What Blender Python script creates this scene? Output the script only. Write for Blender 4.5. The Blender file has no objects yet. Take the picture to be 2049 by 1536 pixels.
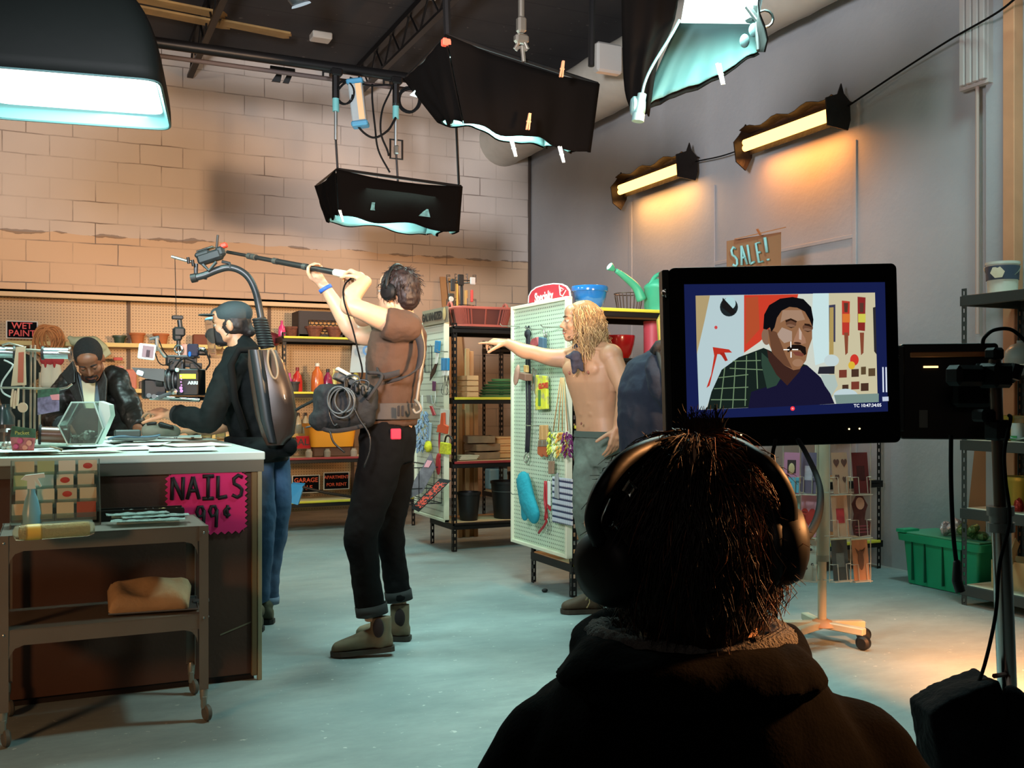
import bpy, math, random
from mathutils import Vector, Matrix, Quaternion, noise
rnd = random.Random(7)
V = Vector; PI = math.pi
F = 2000.0; CX = 1024.5; HZ = 795.0; CH = 1.2
TH = math.atan(924 / F); S_, C_ = math.sin(TH), math.cos(TH)
FW = V((S_, C_, 0)); RT = V((C_, -S_, 0)); UP = V((0, 0, 1))
scene = bpy.context.scene; COL = scene.collection

def P(px, py, d):
    """world point seen at photo pixel (px, py) at distance d along the view axis"""
    return FW * d + RT * ((px - CX) / F * d) + UP * ((HZ - py) / F * d) + V((0, 0, CH))
def PY(px, py, y):
    u = (px - CX) / F; return P(px, py, y / (C_ - S_ * u))
def PX(px, py, x):
    u = (px - CX) / F; return P(px, py, x / (S_ + C_ * u))
def PZ(px, py, z):
    return P(px, py, (CH - z) * F / (py - HZ))
def FR(o, r, u):
    r = V(r).normalized(); n = r.cross(V(u)).normalized(); u = n.cross(r)
    m = Matrix((r, u, n)).transposed().to_4x4(); m.translation = V(o); return m
def RZ(a, o=(0, 0, 0)): return Matrix.Translation(V(o)) @ Matrix.Rotation(a, 4, 'Z')

# ------------------------------------------------------------ materials
MATS = {}
def lin(c):
    return tuple((x / 12.92 if x <= 0.04045 else ((x + .055) / 1.055) ** 2.4) for x in c)
def hx(h):
    h = h.lstrip('#'); return lin(tuple(int(h[i:i + 2], 16) / 255 for i in (0, 2, 4)))
def M(key, col='808080', rough=.6, metal=0., emit=0., var=0., vs=8., bump=0., bs=40., trans=0., alpha=1., sheen=0., coat=0., sss=0., ior=1.45):
    if key in MATS: return MATS[key]
    m = bpy.data.materials.new(key); m.use_nodes = True; nt = m.node_tree
    b = nt.nodes['Principled BSDF']; c = (*hx(col), 1)
    b.inputs['Base Color'].default_value = c
    b.inputs['Roughness'].default_value = rough; b.inputs['Metallic'].default_value = metal
    b.inputs['Transmission Weight'].default_value = trans; b.inputs['Alpha'].default_value = alpha
    b.inputs['IOR'].default_value = ior
    if sheen: b.inputs['Sheen Weight'].default_value = sheen
    if coat: b.inputs['Coat Weight'].default_value = coat
    if sss:
        b.inputs['Subsurface Weight'].default_value = sss; b.inputs['Subsurface Radius'].default_value = (.02, .008, .004); b.inputs['Subsurface Scale'].default_value = .5
    if emit:
        b.inputs['Emission Color'].default_value = c; b.inputs['Emission Strength'].default_value = emit
    if var or bump:
        tc = nt.nodes.new('ShaderNodeTexCoord')
    if var:
        n = nt.nodes.new('ShaderNodeTexNoise'); n.inputs['Scale'].default_value = vs; n.inputs['Detail'].default_value = 5
        nt.links.new(tc.outputs['Object'], n.inputs['Vector'])
        mr = nt.nodes.new('ShaderNodeMapRange'); mr.inputs[1].default_value = .3; mr.inputs[2].default_value = .7
        mr.inputs[3].default_value = 1 - var; mr.inputs[4].default_value = 1 + var
        nt.links.new(n.outputs[0], mr.inputs[0])
        mx = nt.nodes.new('ShaderNodeMix'); mx.data_type = 'RGBA'; mx.blend_type = 'MULTIPLY'; mx.inputs[0].default_value = 1
        mx.inputs[6].default_value = c; nt.links.new(mr.outputs[0], mx.inputs[7]); nt.links.new(mx.outputs[2], b.inputs['Base Color'])
    if bump:
        n2 = nt.nodes.new('ShaderNodeTexNoise'); n2.inputs['Scale'].default_value = bs; n2.inputs['Detail'].default_value = 4
        nt.links.new(tc.outputs['Object'], n2.inputs['Vector'])
        bp = nt.nodes.new('ShaderNodeBump'); bp.inputs['Strength'].default_value = bump; bp.inputs['Distance'].default_value = .02
        nt.links.new(n2.outputs[0], bp.inputs['Height']); nt.links.new(bp.outputs[0], b.inputs['Normal'])
    MATS[key] = m; return m
def EM(key, col, e):
    if key in MATS: return MATS[key]
    m = bpy.data.materials.new(key); m.use_nodes = True; nt = m.node_tree; nt.nodes.clear()
    o = nt.nodes.new('ShaderNodeOutputMaterial'); em = nt.nodes.new('ShaderNodeEmission')
    em.inputs[0].default_value = (*hx(col), 1); em.inputs[1].default_value = e
    nt.links.new(em.outputs[0], o.inputs[0]); MATS[key] = m; return m
class NT:
    """small helper to write node graphs"""
    def __init__(s, key, rough=.6):
        s.m = bpy.data.materials.new(key); s.m.use_nodes = True; s.t = s.m.node_tree; s.b = s.t.nodes['Principled BSDF']
        s.b.inputs['Roughness'].default_value = rough; s.tc = s.t.nodes.new('ShaderNodeTexCoord'); MATS[key] = s.m
        sp = s.t.nodes.new('ShaderNodeSeparateXYZ'); s.t.links.new(s.tc.outputs['Object'], sp.inputs[0]); s.xyz = sp.outputs
    def n(s, kind, **kw):
        nd = s.t.nodes.new('ShaderNode' + kind)
        for k, v in kw.items(): setattr(nd, k, v)
        return nd
    def L(s, a, b): s.t.links.new(a, b)
    def put(s, inp, v):
        if isinstance(v, (int, float)): inp.default_value = v
        elif isinstance(v, tuple): inp.default_value = v if len(v) == 4 else (*v, 1)
        else: s.L(v, inp)
    def math(s, op, a, b=0., c=None):
        nd = s.n('Math', operation=op); s.put(nd.inputs[0], a); s.put(nd.inputs[1], b)
        if c is not None: s.put(nd.inputs[2], c)
        return nd.outputs[0]
    def mix(s, f, a, b, mode='MIX'):
        nd = s.n('Mix', data_type='RGBA', blend_type=mode); s.put(nd.inputs[0], f); s.put(nd.inputs[6], a); s.put(nd.inputs[7], b); return nd.outputs[2]
    def noise(s, scale, detail=5, vec=None, rough=.5):
        nd = s.n('TexNoise'); nd.inputs['Scale'].default_value = scale; nd.inputs['Detail'].default_value = detail; nd.inputs['Roughness'].default_value = rough
        s.L(vec if vec is not None else s.tc.outputs['Object'], nd.inputs['Vector']); return nd.outputs[0]
    def ramp(s, v, a, b, lo=0., hi=1.):
        nd = s.n('MapRange'); s.put(nd.inputs[0], v); nd.inputs[1].default_value = a; nd.inputs[2].default_value = b; nd.inputs[3].default_value = lo; nd.inputs[4].default_value = hi; return nd.outputs[0]
    def comb(s, x, y, z=0.):
        nd = s.n('CombineXYZ'); s.put(nd.inputs[0], x); s.put(nd.inputs[1], y); s.put(nd.inputs[2], z); return nd.outputs[0]
    def bump(s, h, st=.3, dist=.02):
        nd = s.n('Bump'); nd.inputs['Strength'].default_value = st; nd.inputs['Distance'].default_value = dist; s.L(h, nd.inputs['Height']); s.L(nd.outputs[0], s.b.inputs['Normal'])
    def col(s, v): s.put(s.b.inputs['Base Color'], v)
def PEG(key, col, hole, axis='xz', step=.0254, r=.17):
    if key in MATS: return MATS[key]
    t = NT(key, .55); a = t.xyz['xyz'.index(axis[0])]; b = t.xyz['xyz'.index(axis[1])]
    fa = t.math('SUBTRACT', t.math('FRACT', t.math('DIVIDE', a, step)), .5); fb = t.math('SUBTRACT', t.math('FRACT', t.math('DIVIDE', b, step)), .5)
    d = t.math('SQRT', t.math('ADD', t.math('MULTIPLY', fa, fa), t.math('MULTIPLY', fb, fb)))
    t.col(t.mix(t.math('LESS_THAN', d, r), hx(col), hx(hole))); return t.m

# ------------------------------------------------------------ mesh builder
ORG = {}
class B:
    def __init__(s, m=None): s.v = []; s.f = []; s.m = m
    def add(s, vs, fs, m=None):
        k = len(s.v); mm = m
        if len(fs) > 5 and len(fs[-1]) > 3 or len(vs) > 30:
            v0 = V(vs[0]); vol = 0.
            for f in fs:
                a = V(vs[f[0]]) - v0
                for i in range(1, len(f) - 1): vol += a.dot((V(vs[f[i]]) - v0).cross(V(vs[f[i + 1]]) - v0))
            if mm is not None and mm.to_3x3().determinant() < 0: vol = -vol
            if vol < 0: fs = [tuple(f)[::-1] for f in fs]
        if s.m is not None: mm = s.m @ m if m is not None else s.m
        for p in vs:
            p = V(p); s.v.append(mm @ p if mm is not None else p)
        s.f += [tuple(i + k for i in f) for f in fs]; return s
    def box(s, c, d, m=None, bev=0.):
        x, y, z = (abs(q) / 2 for q in d); c = V(c)
        e = min(bev, x * .95, y * .95, z * .95)
        if e <= 0:
            vs = [c + V((i * x, j * y, k * z)) for k in (-1, 1) for j in (-1, 1) for i in (-1, 1)]
            return s.add(vs, [(0, 2, 3, 1), (4, 5, 7, 6), (0, 1, 5, 4), (2, 6, 7, 3), (0, 4, 6, 2), (1, 3, 7, 5)], m)
        vs = []; ix = {}
        for k in (-1, 1):
            for j in (-1, 1):
                for i in (-1, 1):
                    for a in range(3):
                        q = [i * x, j * y, k * z]
                        for b in range(3):
                            if b != a: q[b] -= (i, j, k)[b] * e
                        ix[i, j, k, a] = len(vs); vs.append(c + V(q))
        fs = []
        for a in range(3):
            b_, c_ = (a + 1) % 3, (a + 2) % 3
            for sg in (-1, 1):
                q = []
                for bb, cc in ((-1, -1), (1, -1), (1, 1), (-1, 1)):
                    t = [0, 0, 0]; t[a] = sg; t[b_] = bb; t[c_] = cc; q.append(ix[(*t, a)])
                fs.append(tuple(q if sg > 0 else q[::-1]))
        for a in range(3):
            b_, c_ = (a + 1) % 3, (a + 2) % 3
            for bb in (-1, 1):
                for cc in (-1, 1):
                    q = []
                    for aa in (-1, 1):
                        t = [0, 0, 0]; t[a] = aa; t[b_] = bb; t[c_] = cc; q.append((ix[(*t, b_)], ix[(*t, c_)]))
                    f = (q[0][0], q[0][1], q[1][1], q[1][0]); fs.append(f if bb * cc < 0 else f[::-1])
        for i in (-1, 1):
            for j in (-1, 1):
                for k in (-1, 1):
                    f = tuple(ix[i, j, k, a] for a in range(3)); fs.append(f if i * j * k > 0 else f[::-1])
        return s.add(vs, fs, m)
    def span(s, a, b, bev=0.):
        a, b = V(a), V(b); return s.box((a + b) / 2, b - a, bev=bev)
    def bar(s, p, q, w, h, up=(0, 0, 1), bev=0.):
        p, q = V(p), V(q); d = q - p; L = d.length; d = d.normalized(); up = V(up)
        if abs(d.dot(up)) > .98: up = V((1, 0, 0))
        m = FR((p + q) / 2, d, up); return s.box((0, 0, 0), (L, h, w), m, bev)
    def tube(s, pts, r, seg=8, closed=False, caps=True, raw=False):
        pts = [V(p) for p in pts]; n = len(pts); rr = r if isinstance(r, (list, tuple)) else [r] * n
        T0 = (pts[1] - pts[0]).normalized(); N = T0.orthogonal().normalized(); vs = []
        for i, p in enumerate(pts):
            a = pts[(i - 1) % n] if (closed or i > 0) else p; b = pts[(i + 1) % n] if (closed or i < n - 1) else p
            t = (b - a).normalized()
            if t.length < .5: t = T0
            N = (N - t * N.dot(t)); N = N.normalized() if N.length > 1e-6 else t.orthogonal().normalized(); Bn = t.cross(N)
            for k in range(seg):
                an = 2 * PI * k / seg; vs.append(p + (N * math.cos(an) + Bn * math.sin(an)) * rr[i])
        fs = []
        for i in range(n if closed else n - 1):
            j = (i + 1) % n
            for k in range(seg): fs.append((i * seg + k, i * seg + (k + 1) % seg, j * seg + (k + 1) % seg, j * seg + k))
        if caps and not closed: fs.append(tuple(range(seg))[::-1]); fs.append(tuple((n - 1) * seg + k for k in range(seg)))
        return s.add(vs, fs)
    def cyl(s, p, q, r, r2=None, seg=20): return s.tube([p, q], [r, r if r2 is None else r2], seg)
    def lathe(s, prof, c=(0, 0, 0), ax=(0, 0, 1), seg=24, sx=1., sy=1.):
        q = V((0, 0, 1)).rotation_difference(V(ax).normalized()).to_matrix(); c = V(c); vs = []
        for r, z in prof:
            for k in range(seg):
                a = 2 * PI * k / seg; vs.append(c + q @ V((r * math.cos(a) * sx, r * math.sin(a) * sy, z)))
        n = len(prof); fs = []
        for i in range(n - 1):
            for k in range(seg): fs.append((i * seg + k, i * seg + (k + 1) % seg, (i + 1) * seg + (k + 1) % seg, (i + 1) * seg + k))
        fs.append(tuple(range(seg))[::-1]); fs.append(tuple((n - 1) * seg + k for k in range(seg)))
        return s.add(vs, fs)
    def ell(s, c, r, m=None, seg=20, rings=12):
        if isinstance(r, (int, float)): r = (r, r, r)
        vs = [V((0, 0, r[2]))]; c = V(c)
        for i in range(1, rings):
            a = PI * i / rings
            for k in range(seg):
                b = 2 * PI * k / seg; vs.append(V((r[0] * math.sin(a) * math.cos(b), r[1] * math.sin(a) * math.sin(b), r[2] * math.cos(a))))
        vs.append(V((0, 0, -r[2]))); fs = [(0, 1 + k, 1 + (k + 1) % seg) for k in range(seg)]
        for i in range(rings - 2):
            for k in range(seg): a = 1 + i * seg; fs.append((a + k, a + seg + k, a + seg + (k + 1) % seg, a + (k + 1) % seg))
        L = len(vs) - 1; a = 1 + (rings - 2) * seg; fs += [(L, a + (k + 1) % seg, a + k) for k in range(seg)]
        rot = m.to_3x3() if m is not None else Matrix.Identity(3)
        return s.add([c + rot @ p for p in vs], fs)
    def cap(s, p, r, q, r2=None, seg=16):
        """tapered capsule"""
        p, q = V(p), V(q); r2 = r if r2 is None else r2; d = (q - p); L = d.length
        if L < 1e-5: return s.ell(p, r)
        d = d / L; pts = []; rs = []
        for a in (-84, -60, -30): a = math.radians(a); pts.append(p + d * r * math.sin(a)); rs.append(r * math.cos(a))
        pts.append(p); rs.append(r); pts.append(q); rs.append(r2)
        for a in (30, 60, 84): a = math.radians(a); pts.append(q + d * r2 * math.sin(a)); rs.append(r2 * math.cos(a))
        return s.tube(pts, rs, seg)
    def chain(s, pts):
        for (p, r), (q, r2) in zip(pts, pts[1:]): s.cap(p, r, q, r2)
        return s
    def loft(s, secs, seg=28, ex=2.3):
        """secs: (centre, half-width vector, half-depth vector)"""
        vs = []
        for c, a, b in secs:
            c, a, b = V(c), V(a), V(b)
            for k in range(seg):
                t = 2 * PI * k / seg; ct, st = math.cos(t), math.sin(t)
                vs.append(c + a * math.copysign(abs(ct) ** (2 / ex), ct) + b * math.copysign(abs(st) ** (2 / ex), st))
        fs = []; n = len(secs)
        for i in range(n - 1):
            for k in range(seg): fs.append((i * seg + k, i * seg + (k + 1) % seg, (i + 1) * seg + (k + 1) % seg, (i + 1) * seg + k))
        fs.append(tuple(range(seg))[::-1]); fs.append(tuple((n - 1) * seg + k for k in range(seg))); return s.add(vs, fs)
    def prism(s, poly, m, t):
        """2d outline in the frame m, extruded by t along its normal"""
        n = len(poly); vs = [V((x, y, 0)) for x, y in poly] + [V((x, y, t)) for x, y in poly]
        fs = [tuple(range(n))[::-1], tuple(range(n, 2 * n))] + [(i, (i + 1) % n, n + (i + 1) % n, n + i) for i in range(n)]
        return s.add(vs, fs, m)
    def sheet(s, fn, nu, nv, t=.003):
        """thin solid sheet from fn(u,v)->point"""
        g = [[V(fn(i / nu, j / nv)) for j in range(nv + 1)] for i in range(nu + 1)]; vs = []; W = nv + 1
        for sg in (0, 1):
            for i in range(nu + 1):
                for j in range(nv + 1):
                    a = g[min(i + 1, nu)][j] - g[max(i - 1, 0)][j]; b = g[i][min(j + 1, nv)] - g[i][max(j - 1, 0)]
                    nn = a.cross(b); nn = nn.normalized() if nn.length > 1e-9 else V((0, 0, 1)); vs.append(g[i][j] + nn * (t * sg))
        K = (nu + 1) * W; fs = []
        for i in range(nu):
            for j in range(nv):
                a = i * W + j; fs.append((a, a + W, a + W + 1, a + 1)[::-1]); fs.append((a + K, a + W + K, a + W + 1 + K, a + 1 + K))
        bd = [i * W for i in range(nu + 1)] + [nu * W + j for j in range(1, W)] + [i * W + nv for i in range(nu - 1, -1, -1)] + [j for j in range(nv - 1, 0, -1)]
        for a, b in zip(bd, bd[1:] + bd[:1]): fs.append((a, b, b + K, a + K))
        return s.add(vs, fs)
    def o(s, name, mat, parent=None, smooth=35, label=None, cat=None, group=None, kind=None, mods=None):
        me = bpy.data.meshes.new(name)
        if parent is not None: org = ORG[parent]
        elif s.v:
            lo = V([min(p[i] for p in s.v) for i in range(3)]); hi = V([max(p[i] for p in s.v) for i in range(3)]); org = V(((lo.x + hi.x) / 2, (lo.y + hi.y) / 2, lo.z))
            if kind == 'structure': org = V((0, 0, 0))
        me.from_pydata([p - org for p in s.v], [], s.f); me.update()
        ob = bpy.data.objects.new(name, me); COL.objects.link(ob); me.materials.append(mat)
        if smooth:
            me.shade_smooth()
            if smooth < 180: me.set_sharp_from_angle(angle=math.radians(smooth))
        if parent is not None: ob.parent = parent
        else: ob.location = org
        ORG[ob] = org; tag(ob, label, cat, group, kind)
        for k, kw in (mods or []):
            md = ob.modifiers.new(k.lower(), k)
            for a, b in kw.items(): setattr(md, a, b)
        return ob
    def blob(s, name, mat, parent=None, vox=.01, it=4, disp=0., ds=.08, **kw):
        mods = [('REMESH', dict(mode='VOXEL', voxel_size=vox, use_smooth_shade=True)), ('SMOOTH', dict(factor=.5, iterations=it))]
        if disp: mods.append(('DISPLACE', dict(texture=cloud(ds), strength=disp, mid_level=.5, texture_coords='LOCAL')))
        return s.o(name, mat, parent, smooth=180, mods=mods, **kw)
TEX = {}
def cloud(sc):
    if sc not in TEX:
        t = bpy.data.textures.new('cloud', 'CLOUDS'); t.noise_scale = sc; t.noise_depth = 2; TEX[sc] = t
    return TEX[sc]
def tag(o, label=None, cat=None, group=None, kind=None):
    for k, v in (('label', label), ('category', cat), ('group', group), ('kind', kind)):
        if v: o[k] = v
    return o
def T(name, label, cat, loc=(0, 0, 0), group=None):
    o = bpy.data.objects.new(name, None); COL.objects.link(o); o.location = loc; o.empty_display_size = .1; ORG[o] = V(loc); return tag(o, label, cat, group)
def ch(o): return [c for c in bpy.data.objects if c.parent == o]
def dup(o, loc, rz=0., label=None, group=None, parent=None, sc=None):
    kids = KID.get(o) or ch(o); KID[o] = kids; c = o.copy(); COL.objects.link(c)
    if parent is None:
        c.location = loc; c.rotation_euler = (0, 0, rz); ORG[c] = V(loc)
        if sc: c.scale = (sc,) * 3 if isinstance(sc, (int, float)) else sc
        if label: c['label'] = label
        if group: c['group'] = group
    else: c.parent = parent
    for k in kids: dup(k, None, parent=c)
    return c
KID = {}
def text(s, size, m, mat, parent, name='lettering', t=.001, bold=0., sx=1., align='CENTER'):
    cu = bpy.data.curves.new('txt', 'FONT'); cu.body = s; cu.size = size; cu.align_x = align; cu.align_y = 'CENTER'; cu.extrude = t; cu.offset = bold; cu.resolution_u = 3
    ob = bpy.data.objects.new('txt', cu); COL.objects.link(ob); dg = bpy.context.evaluated_depsgraph_get(); dg.update()
    me = bpy.data.meshes.new_from_object(ob.evaluated_get(dg)); vs = [V((v.co.x * sx, v.co.y, v.co.z)) for v in me.vertices]; fs = [tuple(p.vertices) for p in me.polygons]
    bpy.data.objects.remove(ob); bpy.data.curves.remove(cu); bpy.data.meshes.remove(me)
    return B().add(vs, fs, m).o(name, mat, parent, smooth=0)
def arc(c, a, b, r, t0, t1, n=12):
    c, a, b = V(c), V(a), V(b); return [c + (a * math.cos(t0 + (t1 - t0) * i / n) + b * math.sin(t0 + (t1 - t0) * i / n)) * r for i in range(n + 1)]
def bez(*p, n=14):
    p = [V(q) for q in p]; out = []
    for i in range(n + 1):
        t = i / n; q = list(p)
        while len(q) > 1: q = [a.lerp(b, t) for a, b in zip(q, q[1:])]
        out.append(q[0])
    return out
def cat(pts, n=6):
    """catmull-rom through points"""
    p = [V(q) for q in pts]; p = [p[0] * 2 - p[1]] + p + [p[-1] * 2 - p[-2]]; out = []
    for i in range(1, len(p) - 2):
        for k in range(n):
            t = k / n; a, b, c, d = p[i - 1:i + 3]; out.append(((2 * b) + (c - a) * t + (2 * a - 5 * b + 4 * c - d) * t * t + (3 * b - a - 3 * c + d) * t ** 3) * .5)
    out.append(p[-2]); return out
# ------------------------------------------------------------ camera, world
cd = bpy.data.cameras.new('camera'); cam = bpy.data.objects.new('camera', cd); COL.objects.link(cam); scene.camera = cam
cd.sensor_width = 36; cd.sensor_fit = 'HORIZONTAL'; cd.lens = 36 * F / 2049; cd.shift_y = (HZ - 768) / 2049; cd.clip_start = .05
cam.matrix_world = Matrix.Translation((0, 0, CH)) @ Matrix((RT, UP, -FW)).transposed().to_4x4()
scene.view_settings.view_transform = 'Standard'; scene.view_settings.look = 'None'; scene.view_settings.gamma = 1; scene.view_settings.exposure = -0.12
w = bpy.data.worlds.new('world'); scene.world = w; w.use_nodes = True
w.node_tree.nodes['Background'].inputs[0].default_value = (.55, .6, .7, 1); w.node_tree.nodes['Background'].inputs[1].default_value = .05
scene.cycles.max_bounces = 6; scene.cycles.use_denoising = True; scene.cycles.sample_clamp_indirect = 4
# ------------------------------------------------------------ room
WX, WY, CZ = 5.4, 11.15, 4.95; LX, BY = -5.0, -3.0
# floor: trowelled concrete
t = NT('concrete', .55); n1 = t.noise(1.3, 6); vv = t.n('Mapping'); t.L(t.tc.outputs['Object'], vv.inputs[0]); vv.inputs['Scale'].default_value = (1, 2., 1); vv.inputs['Rotation'].default_value = (0, 0, .5)
n2 = t.noise(2.2, 8, vv.outputs[0], .65); n3 = t.noise(30, 3)
c = t.mix(t.ramp(n1, .35, .65), hx('7d8a8a'), hx('98a4a2')); c = t.mix(t.ramp(n2, .35, .7, 0, .8), c, hx('74807f')); c = t.mix(t.ramp(n3, .68, .74), c, hx('c4c8c2'))
t.col(c); t.L(t.ramp(n2, .3, .7, .4, .75), t.b.inputs['Roughness']); t.bump(n2, .12, .01)
B().span((LX, BY, -.1), (WX, WY, 0)).o('floor', t.m, kind='structure', smooth=0)
# painted concrete block wall
t = NT('painted block', .7); br = t.n('TexBrick'); wob = t.noise(3.5, 4); xx = t.math('ADD', t.xyz[0], t.math('MULTIPLY', wob, .012)); zz = t.math('ADD', t.xyz[2], t.math('MULTIPLY', wob, .022))
t.L(t.comb(xx, zz), br.inputs['Vector']); br.offset = .5
for k, v in (('Scale', 1.), ('Brick Width', .43), ('Row Height', .215), ('Mortar Size', .006), ('Mortar Smooth', .3), ('Bias', 0.)): br.inputs[k].default_value = v
nz = t.noise(1.1, 3); fine = t.noise(60, 3)
edge = t.math('ADD', 2.87, t.math('MULTIPLY', t.math('SUBTRACT', t.noise(2.2, 8), .5), .12))
low = t.math('LESS_THAN', t.xyz[2], edge)
base = t.mix(t.ramp(nz, .3, .7), hx('cfc3b8'), hx('c4b9b0')); base = t.mix(low, base, hx('cfb294'))
cr = t.math('ABSOLUTE', t.math('SUBTRACT', t.xyz[2], edge)); wid = t.ramp(t.noise(3.7, 8), .46, .75, .0, .035)
crack = t.math('LESS_THAN', cr, wid)
gap = t.math('MULTIPLY', br.outputs['Fac'], t.ramp(t.noise(1.6, 5), .46, .66, .12, 1.))
c = t.mix(gap, base, hx('7d7067')); c = t.mix(t.math('MULTIPLY', crack, .6), c, hx('544238')); t.col(c)
t.bump(t.math('SUBTRACT', t.math('MULTIPLY', fine, .15), t.math('ADD', br.outputs['Fac'], crack)), .5, .012)
B().span((LX, WY, 0), (WX, WY + .2, CZ)).o('wall_back', t.m, kind='structure', smooth=0)
# plaster right wall
t = NT('plaster', .75); c = t.mix(t.ramp(t.noise(.9, 4), .35, .65), hx('a7a8aa'), hx('9b9da0')); t.col(c); t.bump(t.noise(26, 5), .22, .01)
B().span((WX, BY, 0), (WX + .2, WY, CZ)).o('wall_right', t.m, kind='structure', smooth=0)
PL = t.m
B().span((LX - .2, BY, 0), (LX, WY, CZ)).o('wall_left', M('drywall', '5c5048', .8), kind='structure', smooth=0)
B().span((LX, BY - .2, 0), (WX, BY, CZ)).o('wall_rear', M('drywall2', '161413', .8), kind='structure', smooth=0)
t = NT('roof deck', .9); c = t.mix(t.ramp(t.noise(2, 5), .3, .7), hx('211f1f'), hx('2e2b2a')); gr = t.math('LESS_THAN', t.math('FRACT', t.math('DIVIDE', t.xyz[1], .61)), .02)
c = t.mix(t.math('GREATER_THAN', t.noise(14, 2), .74), c, hx('57524d')); t.col(t.mix(gr, c, hx('0c0b0b')))
B().span((LX, BY, CZ), (WX, WY + .2, CZ + .15)).o('ceiling', t.m, kind='structure', smooth=0)
# pilaster of the right wall near the camera + panel seams, as trims
B().span((WX - .012, 7.35, 0), (WX, 7.41, 3.1), bev=.003).o('trim_1', PL, kind='structure')
B().span((WX - .012, 5.62, 0), (WX, 5.66, 3.1), bev=.003).o('trim_2', PL, kind='structure')
B().span((WX - .012, 5.66, 2.38), (WX, 7.35, 2.41), bev=.003).o('trim_3', PL, kind='structure')
B().span((WX - .012, 8.75, 1.2), (WX, 8.8, 3.2), bev=.003).o('trim_4', PL, kind='structure')
B().span((WX - .07, -2.9, 0), (WX, 4.45, 4.9), bev=.004).o('trim_5', PL, kind='structure')
B().tube([(WX - .02, WY - .015, 0), (WX - .015, WY - .02, CZ)], .02, 6).o('trim_6', M('seam', '4a403a', .8), kind='structure')
# painted timber post at the far right of the right wall
p = PX(2032, 500, 5.3); B().span((5.25, p.y - .03, 0), (5.33, p.y + .05, 4.9), bev=.004).o('trim_7', M('post paint', 'c98f6a', .6, var=.15, vs=3), kind='structure')
# conduit
p = PX(1958, 400, 5.32); B().cyl((5.31, p.y, 1.6), (5.31, p.y, 3.2), .012).o('conduit_pipe', M('pipe paint', 'b09a90', .5), label='thin vertical conduit pipe on the wall below the painted box', cat='pipe')
q = V((5.27, p.y + .02, 0)); r = T('wall_box', 'tall painted electrical box high on the wall above the conduit', 'electrical box', (5.3, p.y, 3.16))
b = B()
for i in range(4): b.span((5.26, p.y - .09 + i * .05, 3.18), (5.33, p.y - .05 + i * .05, 4.9), bev=.006)
b.o('channel', M('box paint', 'b5aca8', .6), r); B().span((5.29, p.y - .1, 3.16), (5.33, p.y + .12, 4.9)).o('back_plate', M('box paint', 'b5aca8'), r)

# ------------------------------------------------------------ lights
def area(name, loc, tgt, size, power, col, spread=180, sy=None):
    l = bpy.data.lights.new(name, 'AREA'); l.energy = power; l.color = col; l.size = size; l.spread = math.radians(spread)
    if sy: l.shape = 'RECTANGLE'; l.size_y = sy
    o = bpy.data.objects.new(name, l); COL.objects.link(o); o.location = loc
    o.rotation_euler = (V(tgt) - V(loc)).to_track_quat('-Z', 'Y').to_euler(); return o
def strip(name, loc, along, tgt, w_, l_, power, col, spread=180):
    o = area(name, loc, tgt, w_, power, col, spread, l_); z = (V(loc) - V(tgt)).normalized(); y = V(along) - z * V(along).dot(z); y = y.normalized(); x = y.cross(z)
    o.rotation_euler = Matrix((x, y, z)).transposed().to_euler(); return o
DAY = (.62, 1., .93); TUN = (1., .42, .13)
# ------------------------------------------------------------ overhead rig
BLK = M('duvetyne', '080605', .95, ior=1.12, bump=.25, bs=9); LIN = M('silver lining', '4f6c6b', .8, bump=.1, bs=14)
PIPE = M('black pipe', '1c1b1b', .4, metal=.6); STEEL = M('steel', '8d9291', .35, metal=.9); CHR = M('chrome', 'c4c8c6', .18, metal=1.)
TEAL = M('teal tape', '5f9d9c', .6); RUB = M('black rubber', '101010', .55); DIF = EM('diffuser', 'e4fffa', 3.0)
TAN = M('raw pine', '8c7044', .75, var=.2, vs=5); GREY = M('grey plastic', '6a6c6c', .5)
def skirt(root, tp, bt, seed, wav=.018, hang=None):
    r = random.Random(seed); names = ('near', 'right', 'far', 'left'); cen = sum(tp, V((0, 0, 0))) / 4
    for i in range(4):
        a, b, c_, d_ = tp[i], tp[(i + 1) % 4], bt[(i + 1) % 4], bt[i]; n = ((a + b) / 2 - cen); n.z = 0; n = n.normalized(); ph = r.uniform(0, 6)
        def fn(u, v, off=0.):
            p = a.lerp(b, u).lerp(d_.lerp(c_, u), v); e = 4 * u * (1 - u)
            s = math.sin(u * 13 + ph) * .5 + math.sin(u * 29 + ph * 2) * .3 + math.sin(u * 7 + v * 5 + ph) * .5
            return p + n * (s * wav * (.3 + v) * min(1, e * 2) + off + e * .03 * math.sin(v * 3)) + V((0, 0, math.sin(u * 11 + ph) * .018 * v * min(1, e * 2) - .03 * e * (1 - v)))
        B().sheet(lambda u, v: fn(u, v, .006), 28, 10, .003).o('cloth_panel', BLK, root, smooth=180)
        B().sheet(lambda u, v: fn(.015 + u * .97, .04 + v * .945, -.012), 28, 10, .002).o('lining_panel', LIN, root, smooth=180)
    B().tube([p + (cen - p) * .02 for p in tp], .012, 8, closed=True).o('frame', PIPE, root)
def clothespin(p, d=(0, .1, 1), label='wooden clothespin', col='wood peg'):
    d = V(d).normalized(); b = B(); x = V((1, 0, 0))
    b.bar(V(p) - d * .045 - x * .007, V(p) + d * .045 - x * .003, .012, .007); b.bar(V(p) - d * .045 + x * .007, V(p) + d * .045 + x * .003, .012, .007); b.cyl(V(p) - x * .012, V(p) + x * .012, .005, seg=8)
    return b.o('clothespin', M(col, 'c98a62' if col == 'wood peg' else 'dfe6e0', .7), label=label, cat='clothespin')
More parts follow.
